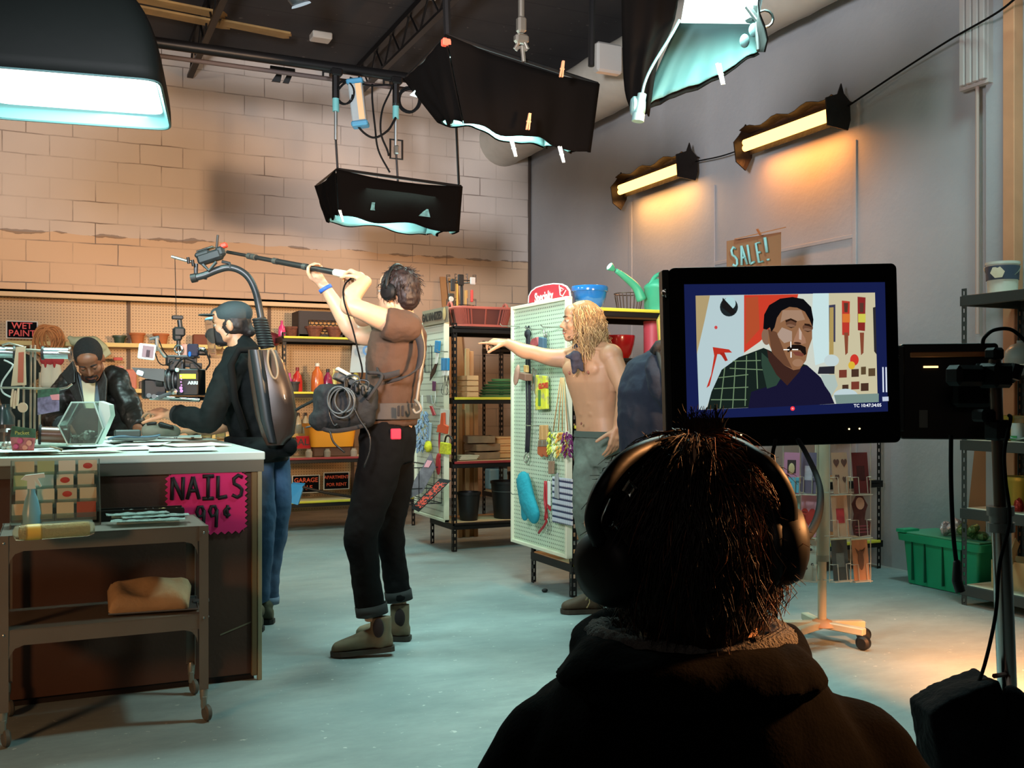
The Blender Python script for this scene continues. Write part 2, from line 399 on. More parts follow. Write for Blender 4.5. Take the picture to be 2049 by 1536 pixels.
# --- big softbox over the counter
zA = 2.5
def at_z(px, py, z): return P(px, py, (z - CH) * F / (HZ - py))
nr = at_z(352, 172, zA); fr = V((nr.x + .0, nr.y + .8, zA)); nl = V((nr.x - .8, nr.y, zA)); fl = V((nr.x - .8, nr.y + .8, zA))
cA = (nr + fl) / 2; A = T('hanging_softbox', 'large black domed softbox glowing white above the counter at upper left', 'softbox', cA)
def rect(a, z, c=cA, e=5.):
    o = []
    for k in range(40):
        t = 2 * PI * k / 40; q = Matrix.Rotation(-.16, 3, 'Z') @ V((math.copysign(abs(math.cos(t)) ** (2 / e), math.cos(t)), math.copysign(abs(math.sin(t)) ** (2 / e), math.sin(t)), 0)); o.append(V((c.x, c.y, z)) + q * a)
    return o
b = B(); rows = [rect(.4 * math.cos(t) if t else .4, zA + .56 * math.sin(t), e=13 - 7 * t) for t in [i / 14 * 1.42 for i in range(15)]]
vs = sum(rows, []); fs = [(i * 40 + k, i * 40 + (k + 1) % 40, (i + 1) * 40 + (k + 1) % 40, (i + 1) * 40 + k) for i in range(14) for k in range(40)]
b.add(vs, fs).o('fabric_dome', M('softbox fabric', '030605', .7, ior=1.2, bump=.15, bs=5), A, mods=[('SOLIDIFY', dict(thickness=.006, offset=1))])
b = B(); r1, r2 = rect(.398, zA + .0, e=14), rect(.365, zA + .065, e=14); b.add(r1 + r2, [(k, (k + 1) % 40, 40 + (k + 1) % 40, 40 + k) for k in range(40)]).o('inner_lip', M('lip lining', '5f8f92', .6), A)
b = B(); b.add(rect(.37, zA + .06, e=14), [tuple(range(40))]).o('diffuser', DIF, A)
b = B(); b.tube(rect(.4, zA, e=13), .006, 6, closed=True).o('edge_piping', M('piping', '2c4a4b', .6), A)
B().lathe([(.0, 0), (.09, 0), (.1, .04), (.07, .08), (.07, .16), (0, .16)], (cA.x, cA.y, zA + .54)).o('speed_ring', M('ring blue', '4d8fa5', .4), A)
B().cyl((cA.x, cA.y, zA + .75), (cA.x, cA.y, 4.95), .024).o('hanging_pipe', PIPE, A)
m = FR(V((cA.x - .02, cA.y - .36, zA + .36)), (1, 0, 0), (0, .55, 1)); text('STUDIO-LAB', .028, m, M('faded print', '2e3a39'), A, 'printed_word', sx=1.6)
area('softbox_glow', (cA.x, cA.y, zA + .05), (cA.x, cA.y, 0), .7, 55, DAY)
# --- three skirted lights
def skirted(name, label, tp, bt, seed, power, diffz, wav=.018):
    c = sum(tp, V((0, 0, 0))) / 4; r = T(name, label, 'overhead light', (c.x, c.y, min(p.z for p in bt)))
    skirt(r, tp, bt, seed, wav); q = [c + (p - c) * .93 - V((0, 0, diffz)) for p in tp]
    B().add(q, [(0, 1, 2, 3)]).o('diffuser', DIF, r)
    w_ = (tp[1] - tp[0]).length * .85; d_ = (tp[2] - tp[1]).length * .85; n = (q[1] - q[0]).cross(q[2] - q[1]).normalized(); n = -n if n.z > 0 else n
    cc = sum(q, V((0, 0, 0))) / 4; area(name + '_glow', cc + n * .015, cc + n, w_, power, DAY, 150, d_)
    return r, c
def rodded(pts, r, parent, name='hanging_rod', mat=PIPE): return B().tube(pts, r, 8).o(name, mat, parent)
Bx0, Bx1, By0, By1 = 1.93, 2.94, 7.3, 7.95
tp = [V((Bx0, By0, 2.9)), V((Bx1, By0, 2.86)), V((Bx1, By1, 2.86)), V((Bx0, By1, 2.9))]
bt = [V((Bx0 + .02, By0, 2.55)), V((Bx1 - .03, By0, 2.5)), V((Bx1 - .1, By1 - .1, 2.55)), V((Bx0 + .07, By1 - .1, 2.6))]
rb, cb = skirted('skirted_light', 'black-skirted box light hanging lowest, in front of the block wall', tp, bt, 3, 34, .1)
m = FR(V((2.43, By0 - .016, 2.63)), (1, 0, -.05), (0, 0, 1)); B().prism([(-.24, -.03), (.24, -.025), (.22, .035), (-.23, .03)], m, .003).o('gauze_patch', M('gauze glow', '3f5a5a', .9, var=.5, vs=40), rb)  # lighter mottled patch paints lamp light glowing through the cloth
tp = [V((1.92, 5.0, 3.14)), V((2.86, 5.0, 3.0)), V((2.9, 5.8, 3.0)), V((1.95, 5.8, 3.14))]
bt = [V((2.03, 5.02, 2.68)), V((2.8, 5.0, 2.6)), V((2.82, 5.6, 2.76)), V((2.1, 5.6, 2.84))]
rc, cc = skirted('skirted_light', 'black-skirted box light hanging in the middle, its right side browned by orange light', tp, bt, 8, 62, .1, .03)
k = [P(1362, 46, 4.45), P(1512, 49, 4.3), P(1545, -130, 3.75), P(1392, -130, 3.85)]
tp = [k[3], k[2], k[1], k[0]]; bt = [P(1235, -90, 3.85), P(1560, -90, 3.65), P(1518, 104, 4.2), P(1280, 226, 4.35)]
c = sum(tp, V((0, 0, 0))) / 4; rd = T('skirted_light', 'nearest black-skirted light at top centre right with its white face and teal lining showing', 'overhead light', P(1400, 220, 4.3)); cdn = c
B().add(tp, [(0, 1, 2, 3)]).o('diffuser', DIF, rd); w_ = (tp[1] - tp[0]).length * .85; n = (tp[1] - tp[0]).cross(tp[2] - tp[1]).normalized(); n = -n if n.z > 0 else n; area('skirted_light_glow', c + n * .02, c + n - UP * .6, w_, 50, DAY, 150, .4)
top_e = [P(1356, 47, 4.45), P(1512, 49, 4.3)]; lowp = cat([P(1276, 226, 4.34), P(1318, 200, 4.33), P(1352, 186, 4.32), P(1400, 168, 4.3), P(1445, 148, 4.27), P(1482, 122, 4.24), P(1520, 102, 4.2)], 4); NL = len(lowp) - 1
def dsk(u, v, off): a = top_e[0].lerp(top_e[1], u); l = lowp[round(u * NL)]; return a.lerp(l, v) + FW * (off + .05 * math.sin(v * PI) + (.012 * math.sin(u * 23 + v * 3) + .01 * math.sin(u * 41)) * v * v)
B().sheet(lambda u, v: dsk(u, v * .97, -.006), 24, 12, .003).o('lining_panel', M('teal lining', '274140', .85), rd, smooth=180); B().sheet(lambda u, v: dsk(u, v * 1.06, .012), 24, 12, .004).o('cloth_panel', BLK, rd, smooth=180)
B().sheet(lambda u, v: P(1512 + 14 * u + 10 * math.sin(v * 9) * u, 49 + (v * 55) - 150 * u * (1 - v), 4.28 - .5 * u) , 8, 8, .003).o('side_panel', BLK, rd, smooth=180)
# outer black drape of that light, gathered at its lower left corner
dr = [P(1243, 0, 4.3), P(1352, -10, 4.1), P(1325, 90, 4.2), P(1303, 238, 4.3), P(1262, 236, 4.38), P(1247, 190, 4.4)]
B().sheet(lambda u, v: cat([P(1243, -60, 4.2), P(1245, 60, 4.35), P(1250, 180, 4.4), P(1268, 236, 4.38)], 4)[min(12, round(v * 12))].lerp(cat([P(1362, -60, 4.0), P(1350, 40, 4.25), P(1318, 120, 4.3), P(1300, 232, 4.32)], 4)[min(12, round(v * 12))], u) + FW * (-.05 * math.sin(u * PI) + .012 * math.sin(u * 17 + v * 4)), 16, 12, .004).o('outer_drape', BLK, rd, smooth=180)
cl = P(1262, 213, 4.25); b = B(); b.lathe([(.0, 0), (.03, 0), (.042, .01), (.042, .05), (.03, .06), (0, .06)], cl - RT * .0, RT, seg=18); b.o('clamp_dial', M('teal metal', '9fc9c8', .3, metal=.7), rd)
b = B(); b.cyl(P(1285, 188, 4.22), P(1277, 232, 4.22), .019); b.cyl(P(1278, 228, 4.22), P(1276, 243, 4.22), .026); b.tube(bez(P(1360, 40, 4.2), P(1330, 100, 4.2), P(1290, 140, 4.2), P(1285, 190, 4.22)), .006, 6); b.o('support_arm', M('teal metal', '9fc9c8'), rd)
b = B(); b.box(P(1505, 28, 4.15), (.05, .05, .07), bev=.01); b.tube(arc(P(1530, 38, 4.1), RT, UP, .035, 0, 2 * PI), .006, 6); b.cyl(P(1495, 12, 4.1), P(1520, 45, 4.1), .012); b.cyl(P(1515, 45, 4.1), P(1518, 100, 4.1), .01); b.o('clamp_cluster', M('clamp grey', '6f7574', .35, metal=.8), rd)
for px, py in ((1508, 60), (1490, 82)): b = B(); b.ell(P(px, py, 4.12), (.02, .02, .028)); b.o('cloth_knot', LIN, rd)
for a, dd, ln in (((1125, 138), 5.4, 'wooden clothespin high on the right of the brown skirt'), ((1058, 243), 5.33, 'wooden clothespin at the bottom hem of the brown skirt')): clothespin(P(*a, dd), (.15, 0, 1), ln)
for a, dd, ln in (((1028, 297), 5.45, 'pale clothespin clipped under the middle of the brown skirt hem'), ((1124, 309), 5.5, 'pale clothespin hanging below the right end of the teal lining'), ((1442, 148), 4.25, 'white clothespin on the lower hem of the nearest teal lining'), ((683, 432), 7.4, 'cream clothespin at the left hem of the lowest skirt')): clothespin(P(*a, dd), (.3, 0, -1), ln, 'white peg')
# rods of B and C
yP = 7.62
for px, nm in ((672, 1), (792, 2)):
    top = PY(px, 152, yP); bot = PY(px + 4, 338, yP); bot = V((top.x, top.y, 2.9)); 
    rodded([top, V((top.x, top.y, 3.52))], .03 if nm == 1 else .028, rb, 'hanging_pipe'); rodded([V((top.x, top.y, 3.52)), V((top.x, top.y, 3.2))], .014, rb, 'spigot', STEEL)
    B().cyl((top.x, top.y, 3.42), (top.x, top.y, 3.54), .026).o('taped_joint', TEAL, rb); rodded([V((top.x, top.y, 3.2)), V((top.x + .02, top.y, 2.88))], .009, rb)
    b = B(); b.box((top.x, top.y, 3.72), (.09, .09, .06), bev=.01); b.cyl((top.x - .1, top.y, 3.72), (top.x, top.y, 3.72), .01); b.cyl((top.x - .1, top.y, 3.68), (top.x - .1, top.y, 3.76), .008); b.o('pipe_clamp', PIPE, rb)
z = PY(793, 300, yP); b = B(); x = .05; b.tube([z + V((-x, 0, -.07)), z + V((x, 0, -.07)), z + V((x, 0, .08)), z + V((-x, 0, .08))], .01, 6, closed=True); b.o('yoke', PIPE, rb); B().box(z, (.035, .05, .07), bev=.008).o('yoke_knob', STEEL, rb)
rodded([PY(912, 225, 7.0), PY(918, 368, 7.35)], .011, rb)
rodded([P(890, -80, 5.45), P(896, 80, 5.4)], .022, rc, 'hanging_pipe'); rodded([P(1186, -80, 5.75), P(1183, 132, 5.7)], .019, rc, 'hanging_pipe')
B().box(P(893, 85, 5.36), (.05, .04, .04), bev=.006).o('red_tape', M('red tape', 'd1543e', .6), rc)
b = B(); ck = P(1043, 60, 5.5); b.cyl(P(1043, -120, 5.5), P(1043, 35, 5.5), .017); b.box(P(1043, 50, 5.5), (.05, .05, .09), bev=.012); b.box(P(1043, 78, 5.5), (.08, .05, .05), bev=.012); b.cyl(P(1030, 98, 5.5), P(1046, 70, 5.5), .01); b.cyl(P(1056, 98, 5.5), P(1043, 70, 5.5), .01); b.tube(arc(P(1043, 105, 5.5), RT, UP, .03, .3, 2.8), .008, 6); b.cyl(P(1045, 92, 5.5), P(1048, 124, 5.5), .012); b.o('chain_clamp', M('brass steel', '8a8378', .35, metal=.8), rc)
# --- long grid pipes
pz = PY(673, 140, yP + .05).z
B().cyl((-3.5, yP, pz), (2.98, yP, pz), .04).o('grid_pipe', PIPE, label='thick black pipe running across the top of the block wall', cat='pipe')
B().cyl((-1.6, yP + .35, pz + .02), (3.6, yP + .35, pz + .02), .018).o('grid_pipe', M('dull pink pipe', '4f423e', .7), label='thin dusty pipe running just below the thick black one', cat='pipe')
pz2 = CZ - .1; B().cyl((.6, 8.6, pz2), (3.2, 8.6, pz2), .022).o('ceiling_pipe', M('grey pipe', '7d7a76', .5), label='thin pale conduit running across the dark ceiling', cat='pipe')
# joists and bridging under the deck
for i, (x, y0, y1) in enumerate(((1.35, 4.5, 11.1), (3.15, 4.5, 11.1))):
    j = T('roof_joist', ('dark open-web steel joist above the middle of the back shelves', 'dark open-web steel joist beside the right wall corner', 'dark open-web steel joist above the big softbox')[i], 'joist', (x, (y0 + y1) / 2, 4.45))
    B().span((x - .035, y0, 4.87), (x + .035, y1, 4.93)).o('top_chord', PIPE, j); B().span((x - .03, y0, 4.6), (x + .03, y1, 4.63)).o('bottom_chord', PIPE, j)
    b = B(); n = 12
    for q in range(n): ya = y0 + (y1 - y0) * q / n; yb = y0 + (y1 - y0) * (q + 1) / n; b.cyl((x, ya, 4.61), (x, (ya + yb) / 2, 4.9), .011, seg=6); b.cyl((x, (ya + yb) / 2, 4.9), (x, yb, 4.61), .011, seg=6)
    b.o('web', PIPE, j)
for i, (px, py) in enumerate(((350, 14), (362, 36), (520, 62))):
    p = at_z(px, py, 4.78 - .02 * i); w = .95 if i < 2 else .62; b = B(RZ(.12, p)); n = 6
    o = [(-w * .62, -.07), (w * .45, -.08), (w * .5, -.02), (w * .43, .0), (w * .5, .05), (w * .42, .08), (-w * .6, .07)]
    b.prism(o, Matrix.Identity(4), .02).o('ceiling_plank', TAN, label=('splintered pine plank nailed under the roof deck, topmost', 'splintered pine plank under the roof deck, just below another', 'short dull plank under the roof deck, right of the two bright ones')[i], cat='plank')
p = at_z(642, 74, 4.84); B().box(p, (.2, .16, .07), bev=.01).o('junction_box', M('box white', 'b9b3a8', .6), label='small pale junction box on the dark ceiling', cat='junction box')
p = P(602, 8, 7.5); r = T('floodlight', 'round white lamp head cut off by the top edge', 'lamp', p)
B().lathe([(0, 0), (.07, .01), (.085, .05), (.07, .12), (.03, .18), (0, .18)], p, (-.45, -.2, 1)).o('reflector', M('lamp shell', '2d3436', .4), r); B().lathe([(0, 0), (.077, 0), (.07, .012), (0, .014)], p - V((-.45, -.2, 1)).normalized() * .012, (-.45, -.2, 1)).o('lens', EM('lamp glass', 'cfe0ea', .75), r)
B().tube([p + V((0, 0, .12)), p + V((.05, 0, .3)), V((p.x + .12, p.y, 4.93))], .02, 8).o('arm', PIPE, r)
# small pipe work near the grid
for i, (px, py) in enumerate(((565, 154), (858, 185))):
    b = B(); p = PY(px, py, 8.2); b.prism([(-.09, -.05), (-.03, .05), (.0, .05), (-.02, -.05)], FR(p, (1, 0, 0), (0, 0, 1)), .02); b.prism([(.0, -.05), (.05, .05), (.09, .05), (.05, -.05)], FR(p, (1, 0, 0), (0, 0, 1)), .02); b.prism([(-.1, .05), (.1, .05), (.1, .075), (-.1, .075)], FR(p, (1, 0, 0), (0, 0, 1)), .02)
    b.o('pipe_bracket', RUB, label=('black bracket under the thin pipe, left of the hanging rods', 'black bracket under the thin pipe, beside the coiled cable')[i], cat='bracket')
# hanging cables and the blue ended work light
CAB = M('cable rubber', '0d0d0d', .75, ior=1.2)
def cable(name, pts, r, label, mat=CAB, group=None, n=8): return B().tube(cat(pts, n), r, 8).o(name, mat, label=label, cat='cable', smooth=180, group=group)
y8 = yP - .03
cable('hanging_cable', [PY(a, b_, y8) for a, b_ in ((676, 180), (692, 165), (720, 160), (712, 165), (703, 205), (715, 250), (745, 275), (775, 262), (792, 235))], .009, 'black cable looping from left rod to middle rod')
cable('hanging_cable', [PY(a, b_, y8 + .02) for a, b_ in ((745, 168), (745, 200), (750, 250), (757, 300), (780, 345))], .008, 'black cable falling straight from the grid to the lowest skirt')
cable('hanging_cable', [PY(a, b_, y8 - .02) for a, b_ in ((700, 155), (735, 170), (780, 170), (782, 180), (765, 220), (762, 265), (775, 300), (778, 312))], .008, 'black cable draped under the pipe and down beside the middle rod')
def coil(c, r, n, label, ax=(RT, UP), rad=.008, name='coiled_cable', mat=CAB, tilt=.1, ex=1.1):
    b = B(); pts = []
    for i in range(n * 24): a = 2 * PI * i / 24; q = r * (1 + .09 * math.sin(i * .37)); pts.append(V(c) + ax[0] * math.cos(a) * q + ax[1] * math.sin(a) * q * ex + FW * .012 * math.sin(i * .21))
    return b.tube(pts, rad, 6).o(name, mat, label=label, cat='cable', smooth=180)
coil(PY(819, 200, y8), .085, 4, 'big coil of black cable hanging right of the middle rod'); coil(PY(690, 184, y8), .07, 2, 'small coil of black cable beside the left hanging rod', rad=.007, ex=1.3)
p = PY(716, 207, y8); r = T('work_light', 'hanging work light with blue ends under the grid pipe', 'work light', p); q = RT * .1; d = (UP * -1 + RT * .18).normalized()
m = FR(p, RT + UP * .12, UP - RT * .14); B(m).box((0, 0, 0), (.11, .3, .1), bev=.008).o('clear_body', M('frosted tube', '8d9494', .3, var=.1), r); B(m).box((.025, 0, .052), (.045, .28, .01)).o('tube_strip', M('tube glow', 'caa274', .5), r)
for s in (-1, 1): B(m).box((0, s * .165, 0), (.13, .04, .12), bev=.01).o('end_cap', M('blue plastic', '3f7d9c', .4), r)
# --- ventilation duct along the right wall
b = B(); pts = [V((5.02, y, 4.33)) for y in [3 + i * .12 for i in range(69)]]; rr = [.3 + (.006 if i % 4 == 0 else 0) for i in range(69)]; b.tube(pts, rr, 28)
b.o('spiral_duct', M('duct metal', 'b3afa4', .5, metal=.0, var=.06), label='round ribbed ventilation duct high along the right wall', cat='duct', smooth=60)
b = B(); p = P(1216, 118, 8.8); b.box(p, (.26, .1, .26), bev=.02).o('ceiling_speaker', M('pale box', 'a9a6a0', .6), label='pale box partly hidden behind the brown skirt near the duct', cat='box')
# --- orange wall lamps
for i, (a, b_) in enumerate((((1240, 384), (1368, 330)), ((1490, 297), (1668, 222)))):
    xw = 5.2; p0 = PX(*a, xw); p1 = PX(*b_, xw); z = (p0.z + p1.z) / 2; p0.z = p1.z = z; c = (p0 + p1) / 2
    r = T('wall_lamp', ('smaller glowing orange tube lamp on the right wall, nearer the corner', 'larger glowing orange tube lamp on the right wall, above the sale sign')[i], 'wall lamp', c)
    for k, dz in enumerate((0, .046)): B().cyl(p0 + V((0, 0, dz - .02)), p1 + V((0, 0, dz - .02)), .026).o('tube', EM('orange tube', 'ffb45c', 6.), r)
    foil = M('black foil', '1a110a', .5, metal=.3, bump=.6, bs=10)
    b = B(); b.sheet(lambda u, v: p0.lerp(p1, u * 1.04 - .02) + V((.16 - .2 * v, 0, .1 + .02 * math.sin(u * 19) * v + .03 * v)), 16, 4, .004); b.sheet(lambda u, v: p0.lerp(p1, u) + V((.05 + .0 * v, 0, .1 - .17 * v)), 12, 3, .004); b.o('top_hood', foil, r)
    for s, q in ((0, p0), (1, p1)):
        e = (p1 - p0).normalized() * (-.03 if s == 0 else .03); b = B(); o = [(-.14, -.13), (.1, -.15), (.13, -.05), (.12, .12), (.05, .18), (.02, .27), (-.02, .17), (-.16, .12)] if s else [(-.1, -.16), (.02, -.24), (.1, -.1), (.12, .1), (.02, .24), (-.06, .12), (-.13, .04)]
        b.prism([(x * .8, y_ * .8) for x, y_ in o], FR(q + e + V((.02, 0, 0)), (1, 0, 0), (0, 0, 1)), .012 if s else -.012).o('end_flap', foil, r)
    strip('tube_glow', c + V((-.04, 0, -.035)), p1 - p0, c + V((-1., -.05, -.42)), .05, (p1 - p0).length * .9, 34, TUN, 170)
    strip('tube_wash', c + V((.03, 0, -.09)), p1 - p0, c + V((.16, 0, -1)), .05, (p1 - p0).length * .9, 13, ((1., .46, .14), (1., .34, .08))[i])
    if i == 0: e0 = p1
    else: s0, s1 = p0, p1
cable('lamp_cable', [e0 + V((.1, -.05, .05)), (e0 + s0) / 2 + V((.1, 0, .02)), s0 + V((.1, 0, .02))], .006, 'thin black cable linking the two orange wall lamps')
cable('lamp_cable', [s1 + V((.1, 0, .05)), PX(1790, 150, 5.32), PX(1900, 80, 5.25), PX(2000, 22, 5.15), PX(2060, -30, 5.1)], .007, 'black cable rising from the larger orange lamp to the top right corner')
# ------------------------------------------------------------ counter
CT = .97; cxr, cyf, cyb = .83, 4.30, 6.05
r = T('shop_counter', 'wide shop counter with brown board front and pale worktop', 'counter', (-.6, 5.1, 0))
BRN = M('brown board', '4a2f22', .7, var=.12, vs=3, bump=.05, bs=60); TRIM = M('trim brown', '6d5636', .55); LAM = M('worktop laminate', 'c4d0c8', .35, var=.06, vs=2)
B().span((-2.3, cyf + .02, .03), (cxr - .02, cyb - .03, CT - .05)).o('front_board', BRN, r)
B().span((-2.35, cyf, CT - .035), (cxr, cyb, CT), bev=.004).o('worktop', LAM, r)
B().span((-2.35, cyf + .004, CT - .085), (cxr - .004, cyf + .03, CT - .035), bev=.002).o('edge_band', M('edge band', '5e584c', .5), r)
B().span((cxr - .055, cyf + .008, .02), (cxr - .03, cyf + .03, CT - .085), bev=.003).o('corner_trim', TRIM, r)
B().span((cxr - .03, cyf + .005, .0), (cxr - .012, cyf + .03, CT - .035), bev=.002).o('edge_trim', M('edge trim', '8f8468', .5), r)
B().span((-2.3, cyf + .04, 0), (cxr - .04, cyb - .06, .03)).o('plinth', M('plinth', '1c1412', .7), r)
q = P(478, 1240, 4.18); B().add([V((P(440, 1263, 4.2).x, cyf + .018, P(440, 1263, 4.24).z)), V((P(532, 1237, 4.2).x - .03, cyf + .018, P(530, 1240, 4.24).z)), V((P(532, 1237, 4.2).x - .03, cyf + .018, P(530, 1243, 4.24).z)), V((P(440, 1263, 4.2).x, cyf + .018, P(440, 1266, 4.24).z))], [(0, 1, 2, 3)]).o('scratch', M('scratch', '7c7058', .6), r)
# nails sign: wavy edged card taped on the front
yS = cyf + .012; a, b_ = PY(333, 946, yS), PY(492, 1063, yS); w, h = (b_.x - a.x), (a.z - b_.z); r = T('nails_sign', 'bright pink handwritten card on the counter front reading NAILS 99 cents', 'sign', ((a.x + b_.x) / 2, yS, b_.z))
o = []; n = 22
for e in range(4):
    for i in range(n):
        t = i / n; z_ = .006 * math.cos(i * PI); x, y = ((t, 0), (1, t), (1 - t, 1), (0, 1 - t))[e]; nx, ny = ((0, -1), (1, 0), (0, 1), (-1, 0))[e]; k = min(1, min(t, 1 - t) * 8) * .0 + 1
        cr_ = .012 * (1 - min(1, min(t, 1 - t) * 12)); o.append((x * w + nx * (z_ - cr_), y * h + ny * (z_ - cr_)))
m = FR((a.x, yS, b_.z), (1, 0, 0), (0, .0, 1)); B().prism(o, m, .004).o('card', M('magenta card', 'cf1d63', .6), r)
INK = M('black ink', '120a0c', .6)
def stroke(parent, m, polys, rad, name='lettering', mat=None, z=.006):
    b = B(m)
    for p in polys: b.tube([V((x, y, z)) for x, y in p], rad, 6)
    for v in b.v: pass
    return b.o(name, mat or INK, parent, smooth=180)
def glyph(chs, x, y, w, h, gap, m, parent, rad, mat=None):
    G = {'N': [[(0, 0), (.05, 1)], [(.05, 1), (.75, 0)], [(.75, 0), (.8, 1)]], 'A': [[(0, 0), (.42, 1)], [(.42, 1), (.85, 0)], [(.15, .38), (.72, .38)]], 'I': [[(0, 0), (.8, 0)], [(.4, 0), (.42, 1)], [(.02, 1), (.82, 1)]],
         'L': [[(.05, 1), (.03, 0)], [(.03, 0), (.7, .06)]], 'S': [[(.75, .9), (.45, 1), (.12, .85), (.15, .62), (.5, .5), (.72, .35), (.65, .1), (.35, 0), (0, .12)]], '9': [[(.6, .72), (.45, .95), (.18, .95), (.05, .72), (.2, .5), (.5, .55), (.6, .8)], [(.6, .8), (.55, 0)]],
         'c': [[(.62, .62), (.35, .7), (.12, .5), (.15, .25), (.4, .15), (.62, .25)], [(.36, .0), (.4, .88)]], 'E': [[(.7, 1), (.05, 1), (.05, 0), (.7, 0)], [(.05, .5), (.55, .5)]], '!': [[(.2, 1), (.18, .35)], [(.18, .08), (.18, .0)]]}
    out = []
    for c in chs:
        if c != ' ': out += [[(x + a * w, y + b * h) for a, b in s] for s in G[c]]
        x += w * gap
    return stroke(parent, m, out, rad, mat=mat)
glyph('NAILS', .02, h * .57, w * .175, h * .36, 1.08, m, r, .0082); glyph('99', w * .36, h * .1, w * .17, h * .36, .95, m, r, .0078); glyph('c', w * .7, h * .24, w * .15, h * .24, 1., m, r, .0062)
# papers over the worktop
PAP = [M('paper a', 'd5e2dc', .7), M('paper b', 'c2d3cf', .7), M('paper c', 'd9dccb', .7)]
spots = [(-.35, 4.6, .1), (-.12, 4.75, -.2), (.1, 4.55, .3), (.3, 4.72, .05), (.52, 4.52, -.1), (.62, 4.9, .2), (.4, 5.05, -.3), (.12, 5.0, .15), (-.15, 5.1, .4), (.25, 5.35, -.1), (.5, 5.4, .25), (.05, 5.55, .05), (-.1, 4.5, .02), (.6, 5.75, -.15), (.3, 5.7, .3)]
for i, (x, y, a) in enumerate(spots):
    b = B(RZ(a, (x, y, CT + .0015 + .0012 * i))); wv = rnd.uniform(.1, .17); b.sheet(lambda u, v: V(((u - .5) * wv * 2, (v - .5) * .28, .004 * max(0, u - .8) * 5 * v)), 5, 4, .001)
    b.o('paper_sheet', PAP[i % 3], label='loose pale paper sheet lying on the counter worktop', cat='paper', group='loose papers over the counter')
b = B(RZ(.1, (-.42, 4.62, CT + .02)))
for i in range(6): b.box((rnd.uniform(-.01, .01), rnd.uniform(-.01, .01), .004 * i), (.26, .18, .003))
b.o('paper_stack', PAP[0], label='small stack of white papers left of the clear hexagonal bin', cat='paper stack')
# hexagonal clear candy bin
CLR = M('clear plastic', 'dfeee8', .06, trans=.92, ior=1.2); c = P(172, 862, 4.14); r = T('candy_bin', 'clear hexagonal plastic bin with crumpled foil inside on the counter', 'bin', (c.x, c.y, CT + .03))
def hexp(w, h): return [(-w * .22, -h / 2), (w * .28, -h / 2), (w / 2, -h * .02), (w * .28, h / 2), (-w * .24, h / 2), (-w / 2, -h * .02)]
m = FR(V((c.x, c.y, CT + .125)), RT * 1 + FW * .2, UP); hw, hh = .19, .17; pts = [(-.055, -.085), (.05, -.085), (.08, -.02), (.045, .085), (-.04, .085), (-.09, -.01)]
b = B(); n = 6; vs = [V((x, y, -.06)) for x, y in pts] + [V((x, y, .07)) for x, y in pts]; b.add(vs, [tuple(range(6))] + [(i, (i + 1) % 6, 6 + (i + 1) % 6, 6 + i) for i in range(6)] + [tuple(range(6, 12))[::-1]], m); b.o('shell', CLR, r, smooth=0, mods=[('SOLIDIFY', dict(thickness=.003))])
b = B(m)
for z_ in (-.06, .07): b.tube([V((x, y, z_)) for x, y in pts], .004, 6, closed=True)
for x, y in pts: b.cyl((x, y, -.06), (x, y, .07), .003, seg=6)
b.o('rim', M('pale edge', 'b9d6cc', .25, coat=.5), r)
b = B(m); b.prism([(.055, -.09), (.085, -.02), (.105, .03), (.1, .075), (.06, .09)], Matrix.Translation((0, 0, -.05)), .1); b.o('lid', M('milky lid', 'c4ddd2', .3), r)
b = B()
for i in range(16): q = m @ V((rnd.uniform(-.05, .05), rnd.uniform(-.075, -.035), rnd.uniform(-.045, .05))); b.ell(q, (rnd.uniform(.016, .032), rnd.uniform(.014, .028), rnd.uniform(.01, .02)), seg=7, rings=5)
b.o('crumpled_foil', M('foil', 'a9a69c', .25, metal=.7, bump=.5, bs=80), r, smooth=0)
B(m).prism([(-.045, -.05), (.04, -.05), (.06, -.01), (.035, .06), (-.03, .06), (-.07, -.005)], Matrix.Translation((0, 0, -.055)), .004).o('inner_card', M('inner card', '8d8078', .5, var=.2, vs=20), r)
# small things beyond the bin
q = P(268, 882, 4.9); r = T('metal_tray', 'round steel tray with scraps beside the man in the leather jacket', 'tray', (q.x, q.y, CT + .02)); B().lathe([(0, 0), (.1, 0), (.115, .012), (.11, .014), (.098, .004), (0, .004)], (q.x, q.y, CT + .022), seg=30).o('dish', STEEL, r)
b = B(); b.box((q.x - .03, q.y, CT + .055), (.12, .07, .035), m=None, bev=.006); b.o('tool_case', M('dark case', '2c3836', .4), r)
b = B(); b.tube(bez((q.x - .12, q.y - .06, CT + .03), (q.x - .05, q.y - .02, CT + .06), (q.x + .03, q.y - .03, CT + .02), (q.x + .12, q.y - .02, CT + .045)), .006, 6); b.o('cord', M('blue cord', '3e5f70', .4), r, smooth=180)
# spool rack and trinkets at left
RD = M('rack wire', '9c9687', .35, metal=.7); c = P(62, 800, 4.35); r = T('spool_rack', 'tall wire counter rack holding wire spools at the left edge', 'rack', (c.x, c.y, CT + .02))
b = B(); b.lathe([(0, 0), (.17, 0), (.18, .01), (.165, .015), (0, .012)], (c.x, c.y, CT + .02), seg=30); b.o('base', M('rack base', 'a9b2a8', .4), r)
def K(px, py, d=4.3): return P(px, py, d)
for px, y0, y1 in ((62, 690, 893), (70, 690, 893), (38, 840, 893), (48, 700, 893), (80, 745, 893)): B().cyl(K(px, y0, 4.35), K(px - 1, y1, 4.35), .005, seg=8).o('upright', RD, r)
B().tube([K(-30, 775), K(40, 776), K(120, 778), K(135, 775), K(144, 768)], .005, 6).o('hook_arm', RD, r); B().tube([K(-40, 700), K(60, 700), K(140, 706)], .006, 6).o('top_rod', RD, r)
B().tube([K(4, 690), K(18, 686), K(40, 692), K(52, 695)], .004, 6).o('hook', RD, r)
